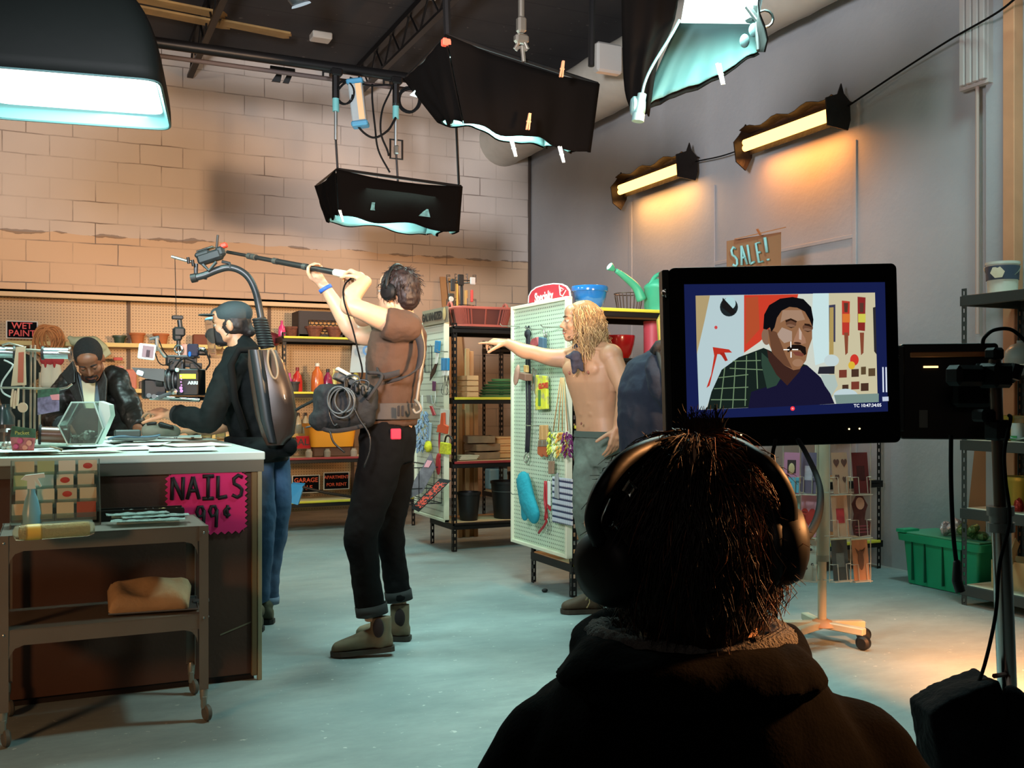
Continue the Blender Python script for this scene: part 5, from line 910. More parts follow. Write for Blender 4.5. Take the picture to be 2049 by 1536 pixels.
# ------------------------------------------------------------ goods on the rack behind the mint panel
z = 1.747
def curved(name, label, cat_, c, prof, mat, **k): return B().lathe(prof, c, seg=36, **k).o(name, mat, label=label, cat=cat_, smooth=50)
c = on(1180, 5.5, z); curved('mixing_bowl', 'glossy blue glazed planter bowl on the top shelf', 'bowl', c, [(0, 0), (.06, 0), (.085, .03), (.103, .08), (.108, .115), (.116, .118), (.118, .14), (.114, .15), (.1, .148), (.098, .1), (.05, .02), (0, .02)], M('blue glaze', '1f5f9e', .15, coat=.8, var=.15, vs=6))
c = on(1258, 5.7, z); r = T('wire_basket', 'brown wire basket behind the watering can spout', 'basket', c); b = B(); BW = M('basket wire', '4c3a30', .4, metal=.5)
for k in range(22): a = 2 * PI * k / 22; b.cyl(c + V((.07 * math.cos(a), .07 * math.sin(a), 0)), c + V((.095 * math.cos(a), .095 * math.sin(a), .14)), .0025, seg=5)
b.o('wires', BW, r); b = B(); b.tube(arc(c + V((0, 0, .14)), (1, 0, 0), (0, 1, 0), .096, 0, 2 * PI, 30), .0035, 6); b.tube(arc(c + V((0, 0, .006)), (1, 0, 0), (0, 1, 0), .071, 0, 2 * PI, 30), .0035, 6); b.o('rings', BW, r)
WG = M('can green', '3f9a76', .4, var=.05, vs=8); c = on(1326, 5.45, z); r = T('watering_can', 'green plastic watering can with long spout on the top shelf', 'watering can', c)
b = B(); b.lathe([(0, 0), (.115, 0), (.12, .01), (.116, .03), (.12, .035), (.118, .15), (.122, .155), (.12, .165), (.118, .175), (.085, .2), (.06, .215), (0, .22)], c, seg=36); b.o('body', WG, r, smooth=50)
b = B(); b.tube(cat([PY(1284, 600, 5.45), PY(1273, 575, 5.45), PY(1248, 552, 5.45), PY(1232, 541, 5.45)], 6), [.034 - .02 * i / 18 for i in range(19)], 12); b.o('spout', WG, r, smooth=180)
p = PY(1224, 536, 5.45); ax = (PY(1221, 531, 5.45) - PY(1240, 546, 5.45)).normalized(); b = B(); b.lathe([(.012, -.02), (.026, .01), (.027, .02), (0, .02)], p, ax, seg=18); b.o('rose', WG, r); B().lathe([(0, 0), (.025, 0), (.02, .004), (0, .005)], p + ax * .02, ax, seg=18).o('rose_face', M('rose pale', 'b9d6cc', .4), r)
b = B(); b.tube(cat([c + V((-.1, 0, .17)), c + V((-.05, 0, .235)), c + V((.03, 0, .255)), c + V((.12, 0, .23)), c + V((.16, 0, .12)), c + V((.12, 0, .05))], 6), .014, 10); b.o('handle', WG, r, smooth=180)
c = on(1240, 5.6, 1.442); curved('red_bowl', 'red planter bowl on the second shelf behind the long-haired man', 'bowl', c, [(0, 0), (.05, 0), (.075, .04), (.092, .1), (.1, .15), (.098, .16), (.09, .155), (.05, .02), (0, .02)], M('red glaze', 'b51a22', .25, coat=.5))
c = on(1306, 5.5, 1.442); curved('red_canister', 'tall faded red canister beside the monitor edge', 'canister', c, [(0, 0), (.058, 0), (.06, .25), (0, .25)], M('faded red tub', 'b84650', .5))
plate('wall_sign', 'narrow yellow tub edge beside the monitor frame', 'tub', [(1316, 640), (1326, 620), (1326, 690), (1320, 690)], 5.6, M('tub yellow', 'a89a3c', .5), t=.05)
# sale sign on cardboard, standing on the top shelf
a_, b2 = PY(1455, 482, 5.5), PY(1562, 640, 5.5); r = T('sale_sign', 'brown cardboard sign with pale blue SALE! lettering above the monitor', 'sign', V(((a_.x + b2.x) / 2, 5.5, b2.z)))
b = B(); vs = [PY(1455, 482, 5.5), PY(1563, 464, 5.5), PY(1563, 600, 5.5), PY(1455, 600, 5.5)]; b.add(vs + [v + V((0, .006, 0)) for v in vs], [(0, 1, 2, 3), (7, 6, 5, 4), (0, 4, 5, 1), (1, 5, 6, 2), (2, 6, 7, 3), (3, 7, 4, 0)]); b.o('cardboard', M('cardboard', '9a6a48', .8), r, smooth=0); SL = M('sale blue', '8fc3c0', .6)
m = FR(PY(1466, 534, 5.49), vs[1] - vs[0], UP); W_ = .075; glyph('SALE', .0, .0, .055, .13, 1.3, m, r, .0085, SL); glyph('!', .29, -.0, .06, .16, 1, m, r, .011, SL)
b = B(); b.bar(PY(1472, 478, 5.48), PY(1570, 455, 5.48), .006, .03, (0, 1, 0)); b.bar(PY(1515, 458, 5.47), PY(1522, 470, 5.47), .006, .02, (0, 1, 0)); b.o('wood_batten', M('batten', 'b06f42', .7), r)
B().span((PY(1505, 560, 5.52).x, 5.52, 1.747), (PY(1512, 560, 5.52).x, 5.53, 2.0)).o('back_strut', M('batten'), r)
# ------------------------------------------------------------ director's monitor on a stand
BZ = M('bezel black', '090808', .6, ior=1.25); dM = 2.4; kM = dM / F / 3.2; aM = math.radians(1.5)
cM = P(1575, 711.9, dM); rM = RT * math.cos(aM) + UP * math.sin(aM) + FW * .04; mM = FR(cM, rM, UP)
def sc(zx, zy):
    dx, dy = zx - 880, -(zy - 870); return ((dx * math.cos(aM) + dy * math.sin(aM)) * kM, (-dx * math.sin(aM) + dy * math.cos(aM)) * kM)
mon = T('field_monitor', 'large black on-set monitor showing a man in a green plaid shirt', 'monitor', cM - UP * .22)
def scz(pts): return [sc(x, y) for x, y in pts]
def rrect(x0, y0, x1, y1, r, n=5):
    o = []
    for cx, cy, a0 in ((x1 - r, y1 - r, 0), (x0 + r, y1 - r, PI / 2), (x0 + r, y0 + r, PI), (x1 - r, y0 + r, 3 * PI / 2)):
        for i in range(n + 1): a = a0 + PI / 2 * i / n; o.append((cx + r * math.cos(a), cy + r * math.sin(a)))
    return o
x0, y1_ = sc(118, 310); x1, y0_ = sc(1625, 1425); B(mM).prism(rrect(x0, y0_, x1, y1_, .014), Matrix.Translation((0, 0, -.055)), .055).o('housing', BZ, mon, mods=[('BEVEL', dict(width=.004, segments=2, limit_method='ANGLE'))])
b = B(mM); b.span((x0 - .016, y0_ + .012, -.05), (x0 + .002, y1_ - .004, -.004), bev=.003); sbr_ = b.o('side_bracket', M('bracket grey', '3a3938', .4, metal=.4), mon)
for zy in (470,): q = sc(92, zy); b = B(mM); b.lathe([(0, 0), (.009, 0), (.009, .012), (0, .014)], (q[0], q[1], -.002), (0, 0, 1), seg=14); b.ell((q[0], q[1] + .006, .012), .003, seg=8, rings=5); b.ell((q[0], q[1] - .009, .012), .003, seg=8, rings=5); b.o('bracket_screw', CHR, sbr_)
L_ = [0]
def emi(h, s=1.): return EM('scr' + h, h, s)
scr = B(mM).prism(scz([(215, 415), (1515, 395), (1535, 1225), (235, 1275)]), Matrix.Translation((0, 0, 0)), .0012).o('screen', emi('1b2458', .8), mon, smooth=0)
def lay(name, pts, col, s=1.):
    L_[0] += 1; z = .0013 + .00022 * L_[0]; return B(mM).prism(scz(pts), Matrix.Translation((0, 0, z)), .0002).o(name, emi(col, s), scr, smooth=0)
def oval(cx, cy, rx, ry, rot=0., n=20):
    return [(cx + rx * math.cos(t) * math.cos(rot) - ry * math.sin(t) * math.sin(rot), cy + rx * math.cos(t) * math.sin(rot) + ry * math.sin(t) * math.cos(rot)) for t in [2 * PI * i / n for i in range(n)]]
lay('picture_background', [(288, 487), (1448, 463), (1465, 1165), (310, 1215)], 'd3d9cd')
lay('picture_wall', [(288, 487), (380, 486), (345, 650), (296, 860)], 'b5a074'); lay('picture_pegboard', [(380, 486), (600, 482), (600, 860), (400, 1100), (350, 1212), (310, 1213), (297, 860), (345, 650)], 'bcd2d6')
lay('picture_red_panel', [(600, 482), (950, 475), (930, 560), (700, 780), (600, 850)], 'd2402c'); lay('picture_red_shade', [(610, 500), (690, 490), (700, 700), (610, 800)], 'b8502f')
lay('picture_column', [(1045, 470), (1148, 468), (1150, 900), (1060, 930), (1035, 700)], 'cfe9ea'); lay('picture_right_wall', [(1148, 468), (1448, 463), (1465, 1130), (1150, 1130)], 'cfc6a4'); lay('picture_shadow_strip', [(1148, 545), (1190, 540), (1190, 780), (1150, 780)], '3f3e56'); lay('picture_tool_handle', [(1152, 560), (1178, 558), (1178, 860), (1150, 860)], 'b39a5c')
for x, c1, c2 in ((1232, 'c03a2e', 'e07a35'), (1333, '8d2a28', 'd5cf55')):
    lay('picture_tool_card', [(x, 515 - (x > 1300) * 25), (x + 52, 520 - (x > 1300) * 25), (x + 48, 740 - (x > 1300) * 30), (x + 2, 735 - (x > 1300) * 30)], c1); lay('picture_tool_band', [(x + 4, 600), (x + 52, 600), (x + 52, 655), (x + 4, 655)], c2); lay('picture_tool_handle', [(x + 14, 720), (x + 42, 720), (x + 38, 850), (x + 22, 865)], '8a4a34'); lay('picture_tool_head', [(x + 12, 530), (x + 40, 530), (x + 36, 590), (x + 16, 590)], '5a3a2e')
lay('picture_edge_tool', [(1432, 560), (1449, 555), (1456, 860), (1440, 840)], '2f2c2e'); lay('picture_clamp', oval(500, 560, 58, 60), '20282a'); lay('picture_clamp_hole', oval(505, 535, 38, 40), 'b7dadd'); lay('picture_clamp_jaw', [(460, 500), (545, 590), (520, 612), (452, 560)], '1d1b1b')
lay('picture_dot', oval(416, 690, 10, 11), 'd44a4a'); lay('picture_caulk_gun', [(395, 815), (500, 830), (520, 850), (470, 850), (480, 890), (440, 860), (425, 860), (375, 1060), (355, 1075), (385, 990), (405, 870)], 'c23324'); lay('picture_caulk_gun', [(440, 850), (475, 905), (492, 900), (470, 850)], 'a92a1e')
lay('picture_red_ball', oval(1310, 895, 28, 36), 'd2392c'); lay('picture_yellow_ball', oval(1292, 930, 22, 25), 'e0b93a')
for x, y, w_ in ((1210, 960, 50), (1290, 955, 48), (1352, 940, 32), (1400, 950, 44), (1230, 1055, 40), (1288, 1035, 52), (1350, 1045, 50)): lay('picture_frame', [(x, y), (x + w_, y - 2), (x + w_, y + 48), (x, y + 50)], ('4a3328', '7a3a2e', '5d4a33')[x % 3])
lay('picture_white_bag', oval(1160, 900, 48, 38), 'c9dadb'); lay('picture_dark_cap', [(1080, 940), (1180, 935), (1178, 985), (1070, 985)], '2b2a33'); lay('picture_counter_items', [(1090, 990), (1180, 990), (1200, 1060), (1150, 1140), (1110, 1060)], 'b3c4bd'); lay('picture_bowl', oval(1250, 1125, 80, 45), 'c5d8dc'); lay('picture_table', [(1175, 1120), (1465, 1110), (1465, 1165), (1190, 1176)], '7c938c')
lay('picture_shirt', [(355, 1212), (385, 1100), (450, 960), (560, 880), (720, 820), (900, 900), (1000, 930), (1080, 1000), (1110, 1060), (1150, 1120), (1178, 1176)], '18231f')
lay('picture_lower_body', [(620, 1205), (640, 1100), (800, 1050), (900, 960), (1000, 930), (1090, 1010), (1115, 1060), (1150, 1110), (1178, 1176)], '191733')
for i, (a, b2) in enumerate((((470, 945), (440, 1205)), ((540, 900), (520, 1205)), ((610, 870), (600, 1190)), ((670, 845), (680, 1080)), ((430, 1010), (620, 990)), ((400, 1080), (620, 1070)), ((380, 1150), (610, 1150)), ((520, 905), (700, 900)), ((500, 950), (720, 960)))):
    dx, dy = b2[0] - a[0], b2[1] - a[1]; l_ = math.hypot(dx, dy); nx, ny = -dy / l_ * 3, dx / l_ * 3; lay('picture_plaid_line', [(a[0] + nx, a[1] + ny), (b2[0] + nx, b2[1] + ny), (b2[0] - nx, b2[1] - ny), (a[0] - nx, a[1] - ny)], '7d9a74', .8)
lay('picture_collar', [(705, 850), (760, 900), (830, 1010), (800, 1060), (740, 1080), (705, 930)], '30473a')
lay('picture_neck', [(740, 830), (830, 900), (960, 940), (950, 970), (870, 1060), (800, 990), (750, 900)], '3f2620'); lay('picture_ear', oval(733, 750, 28, 52, -.1), '8b6a55'); 
lay('picture_face', [(760, 640), (800, 580), (880, 545), (960, 560), (1010, 610), (1030, 680), (1030, 760), (1005, 830), (990, 900), (950, 955), (910, 962), (850, 930), (780, 860), (745, 780)], '94694a')
lay('picture_forehead_light', [(840, 580), (960, 580), (985, 640), (930, 650), (860, 640), (825, 660)], 'a9876f'); lay('picture_cheek_light', [(835, 690), (900, 715), (900, 775), (850, 790), (800, 740)], 'b39a8a'); lay('picture_cheek_shade', [(745, 700), (800, 720), (860, 870), (900, 950), (850, 930), (770, 850)], '6b4733'); lay('picture_nose', [(945, 690), (985, 760), (990, 790), (950, 800), (908, 785), (915, 760)], 'a97c62'); lay('picture_nose_light', [(945, 690), (962, 720), (960, 770), (945, 765)], 'c9b1a2'); lay('picture_nostril', oval(935, 790, 24, 7, .1), '3e251c')
for cx, cy in ((893, 680), (1000, 705)): lay('picture_eye_shade', oval(cx, cy - 14, 34, 24, .1), '6d4a37'); lay('picture_eyelid', oval(cx, cy, 28, 10, .15), '8a6650'); lay('picture_lash', [(cx - 28, cy + 2), (cx, cy + 9), (cx + 26, cy + 6), (cx, cy + 15)], '24150f')
lay('picture_brow', [(855, 645), (890, 632), (930, 650), (925, 660), (890, 645), (858, 658)], '2d1c14'); lay('picture_brow', [(978, 665), (1010, 668), (1028, 690), (1005, 682), (978, 676)], '2d1c14')
lay('picture_moustache', [(865, 820), (900, 800), (950, 800), (985, 815), (990, 860), (975, 868), (950, 835), (900, 830), (870, 850)], '1c1310'); lay('picture_lips', [(900, 845), (940, 842), (975, 860), (965, 875), (920, 868)], '7c4438'); lay('picture_chin_light', oval(935, 915, 36, 24), 'a57c60')
lay('picture_hair', [(712, 700), (718, 610), (750, 550), (820, 508), (900, 497), (970, 510), (1020, 560), (1035, 640), (1030, 690), (1010, 640), (980, 590), (930, 565), (880, 560), (830, 585), (800, 630), (785, 690), (765, 720), (755, 690), (735, 705)], '0e0e12')
for p_ in ([(842, 829), (880, 829), (880, 835), (842, 835)], [(898, 828), (936, 828), (936, 834), (898, 834)], [(886, 780), (892, 780), (892, 818), (886, 818)], [(887, 845), (893, 845), (893, 882), (887, 882)]): lay('crosshair', p_, 'f2f5f0', 1.3)
lay('record_dot', oval(900, 1206, 14, 14), 'e0303a', 1.5); lay('record_dot', oval(900, 1206, 6, 6), 'f09aa0', 1.2)
for x in (1478, 1498): lay('level_bar', [(x, 942), (x + 9, 942), (x + 12, 1102), (x + 3, 1102)], 'd8e0ee', 1.1)
lay('speaker_icon', [(1478, 1132), (1518, 1130), (1519, 1158), (1480, 1160)], 'c8d2e4', 1.)
q = sc(1383, 1187); mt = mM @ Matrix.Translation((q[0], q[1], .0013 + .00022 * (L_[0] + 1))); text('TC 10:47:34:05', .0108, mt, emi('eef2f6', 1.3), scr, 'timecode', t=.0001, bold=.0001)
for zx, zy in ((308, 1388), (582, 1374), (1282, 1338), (1350, 1336)): q = sc(zx, zy); B(mM).ell((q[0], q[1], .001), .0022, seg=8, rings=6).o('indicator_light', EM('led', 'ffe0a0', 3), mon)
# second monitor, seen from behind
c2 = P(1898, 783, 2.55); m2 = FR(c2, RT * 1 + FW * -.25 + UP * .0, UP); r = T('rear_facing_monitor', 'black monitor seen from its back, right of the lit one', 'monitor', c2 - UP * .13)
w_, h_ = .235, .245; B(m2).prism(rrect(-w_ / 2, -h_ / 2, w_ / 2, h_ / 2, .01), Matrix.Translation((0, 0, -.06)), .06).o('housing', M('housing brown', '1a100c', .4), r, mods=[('BEVEL', dict(width=.004, segments=2, limit_method='ANGLE'))])
B(m2).span((-w_ / 2 + .025, h_ / 2 - .035, -.002), (w_ / 2 - .02, h_ / 2 - .022, .008), bev=.002).o('top_ridge', M('orange lit ridge', 'd98a52', .5), r); B(m2).span((-.06, h_ / 2 - .062, .0), (-.025, h_ / 2 - .057, .003)).o('indicator_strip', EM('strip glow', 'ffd890', 2.2), r)  # ridge colour holds the orange light falling on it
B(m2).span((-w_ / 2 - .015, -h_ / 2 + .02, -.05), (-w_ / 2 + .012, h_ / 2 - .004, .004), bev=.003).o('side_rail', M('bracket grey'), r); B(m2).span((-.07, -h_ / 2 + .03, .0), (-.05, -h_ / 2 + .075, .002)).o('label_plate', M('label grey', '6b625c', .5), r)
for dy in (-.095, .09): B(m2).lathe([(0, 0), (.006, 0), (.005, .004), (0, .005)], (-w_ / 2 - .004, dy, .003), (0, 0, 1), seg=12).o('screw', CHR, r)
b = B(m2); b.box((.05, .01, .02), (.09, .1, .05), bev=.01); b.box((.1, .045, .03), (.1, .05, .045), bev=.008); b.o('mount_block', BZ, r)
# stand
top = P(1990, 715, 2.42); low = P(2018, 1440, 2.42); dS = (low - top).normalized(); base = low + dS * ((low.z - .05) / -dS.z); r = T('monitor_stand', 'chrome and bronze stand carrying the monitors at the right edge', 'stand', V((base.x, base.y, 0)))
def al(t): return top + (low - top) * t
B().cyl(al(.0), al(.44), .0145, seg=18).o('upper_pole', M('bronze pole', '6d6257', .3, metal=.8), r); B().cyl(al(.42), base, .022, seg=20).o('lower_pole', CHR, r)
b = B(); [b.lathe([(.016, 0), (.031, .0), (.031, .022), (.016, .022)], al(t_), dS, seg=20) for t_ in (.41, .455)]; b.cyl(al(.41), al(.46), .026); b.o('locking_collar', STEEL, r)
b = B(); b.box(al(.05), (.06, .06, .06), bev=.008); b.box(al(.05) - RT * .07, (.1, .05, .05), bev=.01); b.box(al(-.01), (.035, .035, .03), bev=.006); b.o('head_clamp', BZ, r); b = B(FR(al(.04) + RT * .05, RT * .9 + UP * -.3, UP)); b.lathe([(0, -.02), (.014, -.018), (.014, .018), (0, .02)], (0, 0, 0), (0, 1, 0), seg=10); b.o('clamp_knob', BZ, r)
b = B(); b.box(al(.2), (.045, .045, .05), bev=.006); b.box(al(.16) - RT * .03, (.05, .04, .03), bev=.006); b.o('second_clamp', BZ, r)
for k in range(3): a = k * 2 * PI / 3 + .5; e = V((math.cos(a), math.sin(a), 0)); b = B(); b.tube([base + V((0, 0, .3)), base + e * .25 + V((0, 0, .12)), V((base.x, base.y, 0)) + e * .48 + V((0, 0, .02))], .013, 8); lg_ = b.o('leg', STEEL, r); B().cap(V((base.x, base.y, 0)) + e * .46 + V((0, 0, .018)), .017, V((base.x, base.y, 0)) + e * .52 + V((0, 0, .017)), .016).o('rubber_foot', RUB, lg_)
cable('monitor_cable', [P(1966, 690, 2.4), P(1970, 675, 2.4), P(1990, 660, 2.42), P(2025, 660, 2.42), P(2060, 690, 2.42)], .0045, 'black cable arching over the top of the monitor stand')
cable('monitor_cable', [al(.16) + RT * .03, P(2022, 840, 2.38), P(2010, 900, 2.36), P(2012, 960, 2.36), P(2020, 1040, 2.36), P(2000, 1130, 2.34), P(1992, 1230, 2.34), P(1970, 1330, 2.32), P(1945, 1400, 2.3), P(1940, 1450, 2.3)], .0045, 'black cable wound down the stand and over the sandbag', n=6)
cable('monitor_cable', [P(1903, 870, 2.45), P(1903, 960, 2.45), P(1907, 1060, 2.45), P(1914, 1130, 2.45)], .0052, 'straight black cable hanging from the rear-facing monitor'); q = P(1915, 1150, 2.45); b = B(); b.cap(q + UP * .03, .009, q - UP * .015, .012); b.cyl(q - UP * .015, q - UP * .04 + RT * .008, .012); b.o('cable_plug', RUB, label='black and silver plug on the end of the hanging cable', cat='plug')
cable('monitor_cable', [P(1597, 880, 2.3), P(1612, 905, 2.2), P(1637, 960, 1.8), P(1641, 1010, 1.5), P(1625, 1060, 1.25), P(1592, 1089, 1.08)], .0055, 'thick black cable curving from under the monitor to the headphones')
cable('monitor_cable', [P(1552, 880, 2.3), P(1545, 930, 2.25), P(1548, 1100, 2.2), P(1552, 1220, 2.15), P(1550, 1300, 2.1)], .0045, 'thin black cable dropping behind the seated listener')
# sandbags slung on the stand legs
SBK = M('sandbag cordura', '0f0e10', .9, ior=1.2, bump=.3, bs=60)
for i, (pts, dd, lb, rr) in enumerate((([(1890, 1405), (1925, 1480), (1950, 1560)], 2.3, 'black sandbag slumped on the stand base, left one', .085), ([(2055, 1425), (2060, 1500), (2065, 1600)], 2.3, 'black sandbag slumped on the stand base, right one at the picture edge', .075))):
    r = T('sandbag', lb, 'sandbag', P(pts[2][0], pts[2][1], dd)); b = B()
    if i == 0:
        q = [P(1848, 1418, dd), P(1905, 1385, dd), P(1990, 1352, dd), P(2008, 1400, dd), P(1992, 1500, dd), P(1985, 1640, dd), P(1880, 1640, dd), P(1868, 1520, dd), P(1858, 1460, dd)]; n = len(q)
        b.add([v - FW * .03 for v in q] + [v + FW * .1 for v in q], [tuple(range(n)), tuple(range(n, 2 * n))[::-1]] + [((k + 1) % n, k, n + k, n + (k + 1) % n) for k in range(n)])
        b.cap(P(1930, 1440, dd), .06, P(1935, 1640, dd), .07)
    else: b.chain([(P(2020, 1385, dd), .02), (P(2050, 1440, dd), .055), (P(2055, 1520, dd), .066), (P(2060, 1650, dd), .06)])
    b.blob('bag', SBK, r, vox=.009, it=10, disp=.015, ds=.07); B().tube([P(1990, 1352, dd) if i == 0 else P(2020, 1378, dd), al(.93) + UP * .05], .006, 6).o('strap', M('strap rust', '5a3128', .8), r)
# ------------------------------------------------------------ greeting card spinner
dR = 4.9; ctr = P(1645, 1000, dR); ctr.z = 0; CR = M('spinner cream', 'bfb8a0', .45); r = T('card_spinner', 'cream wheeled spinner rack of greeting cards below the monitor', 'card rack', ctr)
B().cyl(ctr + UP * .11, ctr + UP * .44, .021, seg=20).o('lower_post', CR, r); B().cyl(ctr + UP * .42, ctr + UP * 1.5, .034, seg=24).o('centre_tube', CR, r); b = B(); b.lathe([(.02, .4), (.036, .4), (.036, .43), (.02, .43)], ctr, seg=20); b.o('collar', M('clear collar', '9a9686', .3), r)
b = B(); b.lathe([(0, .085), (.075, .085), (.06, .1), (.03, .115), (0, .115)], ctr, seg=24); b.o('base_plate', M('base tan', 'b9895e', .5), r)
for k, a in enumerate((-.15, .75, 2.2, 3.05, -2.5)):
    e = RT * math.cos(a) + FW * math.sin(a) if k < 4 else RT * -.75 - FW * .66
    if k == 0: e = (RT * .98 + FW * .12)
    if k == 1: e = (RT * .72 - FW * .69)
    if k == 2: e = (RT * -.98 + FW * .1)
    if k == 3: e = (RT * -.1 + FW * .99)
    e = e.normalized(); b = B(); b.bar(ctr + UP * .09, ctr + e * .215 + UP * .085, .042, .034, bev=.004); lg_ = b.o('leg', CR, r)
    q = ctr + e * .2; b = B(); b.cyl(q + UP * .055, q + UP * .08, .008); b.o('caster_stem', RUB, lg_); sd = e.cross(UP); B().lathe([(0, -.022), (.022, -.022), (.034, -.012), (.034, .012), (.022, .022), (0, .022)], q + V((0, 0, .035)) + sd * .006 + e * .012, sd).o('caster_wheel', RUB, lg_)
WR = M('rack white wire', 'c6c2b4', .35, metal=.4)
kinds = {'A': (1584, 31, -.30), 'B': (1618, 30, -.12), 'C': (1681, 38, -.12), 'D': (1722, 38, -.0)}
rows_ = ((905, 987), (990, 1073), (1080, 1160))
spec = {('A', 0): ('c07fa0', '5fa9c6', 'pink card with a pale animal and sky blue base, top left'), ('B', 0): ('6a5f78', 'b9b3c4', 'lilac-grey card beside the pink animal card'), ('C', 0): ('a98a74', '5d3d36', 'tan card with two dark hearts in the top row'), ('D', 0): ('5c1f20', '3a1416', 'dark red card in the top right pocket'),
        ('A', 1): ('93a79c', 'b5c4bb', 'pale green card at the left of the middle row'), ('B', 1): ('c98fa0', 'b3352f', 'pink card with a big red heart'), ('C', 1): ('b3977f', 'a83a42', 'beige card with a small red square'), ('D', 1): ('4b2a2c', 'b9a79c', 'die-cut figure card with skull face and striped dress'),
        ('A', 2): ('b3717f', 'd2455a', 'pink card of small hearts at the lower left'), ('B', 2): ('b9c0b4', '3a3836', 'white card with small drawn faces, bottom row'), ('C', 2): ('3c4648', '5f6b6b', 'dark grey-teal card in the bottom row'), ('D', 2): ('a57e62', '5b463b', 'tan card with an animal portrait, bottom right')}
for (kc, ri), (c1, c2_, lb) in spec.items():
    px, w_, dz = kinds[kc]; y0, y1 = rows_[ri]; dd = dR + dz; ct_ = P(px, (y0 + y1) / 2, dd); yaw = -.5 if kc in 'AB' else .35; W_ = w_ / F * dd; H_ = (y1 - y0) / F * dd
    m = FR(ct_ + UP * -.0, RT * math.cos(yaw) + FW * math.sin(yaw), UP + FW * .12); q = T('greeting_card', lb, 'greeting card', ct_ - UP * H_ / 2)
    if (kc, ri) == ('D', 1): B(m).prism([(-.02, -.1), (.045, -.095), (.055, -.03), (.02, -.02), (.03, .02), (.045, .05), (.02, .095), (-.02, .1), (-.05, .06), (-.04, .01), (-.055, -.04), (-.05, -.09)], Matrix.Identity(4), .003).o('card', M('gc' + c1, c1, .6, var=.3, vs=40), q)
    else: B(m).box((0, 0, 0), (W_, H_, .003)).o('card', M('gc' + c1, c1, .6, var=.06, vs=10), q)
    if (kc, ri) == ('B', 1) or (kc, ri) == ('C', 0) or (kc, ri) == ('A', 2):
        for hx_, hy_, s_ in ([(0, 0, .85)] if kc == 'B' else [(-.02, .05, .4), (.025, .05, .4), (-.02, -.02, .3), (.022, -.03, .3)]):
            hp = [(hx_ + s_ * .042 * math.sin(t_) ** 3, hy_ + s_ * .0035 * (13 * math.cos(t_) - 5 * math.cos(2 * t_) - 2 * math.cos(3 * t_) - math.cos(4 * t_))) for t_ in [2 * PI * i / 24 for i in range(24)]]
            B(m).prism(hp, Matrix.Translation((0, 0, .002)), .001).o('heart', M('gp' + c2_, c2_, .6), q)
    elif (kc, ri) == ('B', 2): [B(m).ell((x, y, .002), (.007, .007, .001), seg=8, rings=4).o('drawn_face', M('gp' + c2_, c2_, .6), q) for x, y in ((.01, .05), (-.015, .03), (.018, -.02), (-.01, -.04))]
    elif (kc, ri) == ('D', 1): B(m).ell((0, .06, .003), (.026, .03, .002), seg=14, rings=6).o('skull', M('gp' + c2_, c2_, .6), q); [B(m).box((0, -.05 - .015 * i, .003), (.08, .005, .002)).o('dress_stripe', M('gp stripe', '8a4a5c', .6), q) for i in range(3)]
    elif (kc, ri) == ('A', 0): B(m).box((0, -.055, .002), (W_ * .98, .07, .002)).o('blue_base', M('gp' + c2_, c2_, .5), q); B(m).box((.0, .03, .002), (W_ * .55, .06, .002)).o('dark_photo', M('gp dark', '33282c', .5), q); B(m).ell((.0, .02, .003), (.014, .026, .002), seg=12, rings=6).o('animal', M('gp animal', 'c9ae86', .6), q)
    elif (kc, ri) == ('D', 2): b = B(m); b.ell((0, .0, .003), (.018, .05, .002), seg=12, rings=6); b.prism([(-.03, .06), (-.012, .045), (.012, .045), (.03, .06), (.012, .02), (-.012, .02)], Matrix.Translation((0, 0, .002)), .002); b.o('animal', M('gp' + c2_, c2_, .6), q)
    else: B(m).box((0, 0, .002), (W_ * .5, H_ * .35, .001)).o('printed_panel', M('gp' + c2_, c2_, .6, var=.2, vs=30), q)
    b = B(m); hw = W_ / 2 + .004; b.tube([(-hw, -H_ * .1, -.01), (-hw, -H_ * .1, .012), (-hw * .5, -H_ * .1, .012), (-hw * .5, -H_ * .5, .012), (hw * .5, -H_ * .5, .012), (hw * .5, -H_ * .1, .012), (hw, -H_ * .1, .012), (hw, -H_ * .1, -.01)], .0022, 5); b.tube([(-hw, -H_ * .53, .014), (hw, -H_ * .53, .014), (hw, -H_ * .53, -.02), (-hw, -H_ * .53, -.02)], .0025, 5, closed=True)
    b.o('wire_pocket', WR, r)
for px, dd in ((1567, 4.62), (1600, 4.72), (1634, 4.84), (1660, 4.78), (1702, 4.84), (1742, 4.92)): B().cyl(P(px, 860, dd + .02), P(px, 1165, dd + .02), .0028, seg=6).o('vertical_wire', WR, r)
for py in (880, 985, 1072, 1160): b = B(); b.tube([P(1567, py, 4.65), P(1634, py, 4.86), P(1645, py, 4.9), P(1660, py, 4.8), P(1742, py, 4.94)], .0028, 5); b.o('cross_wire', WR, r)
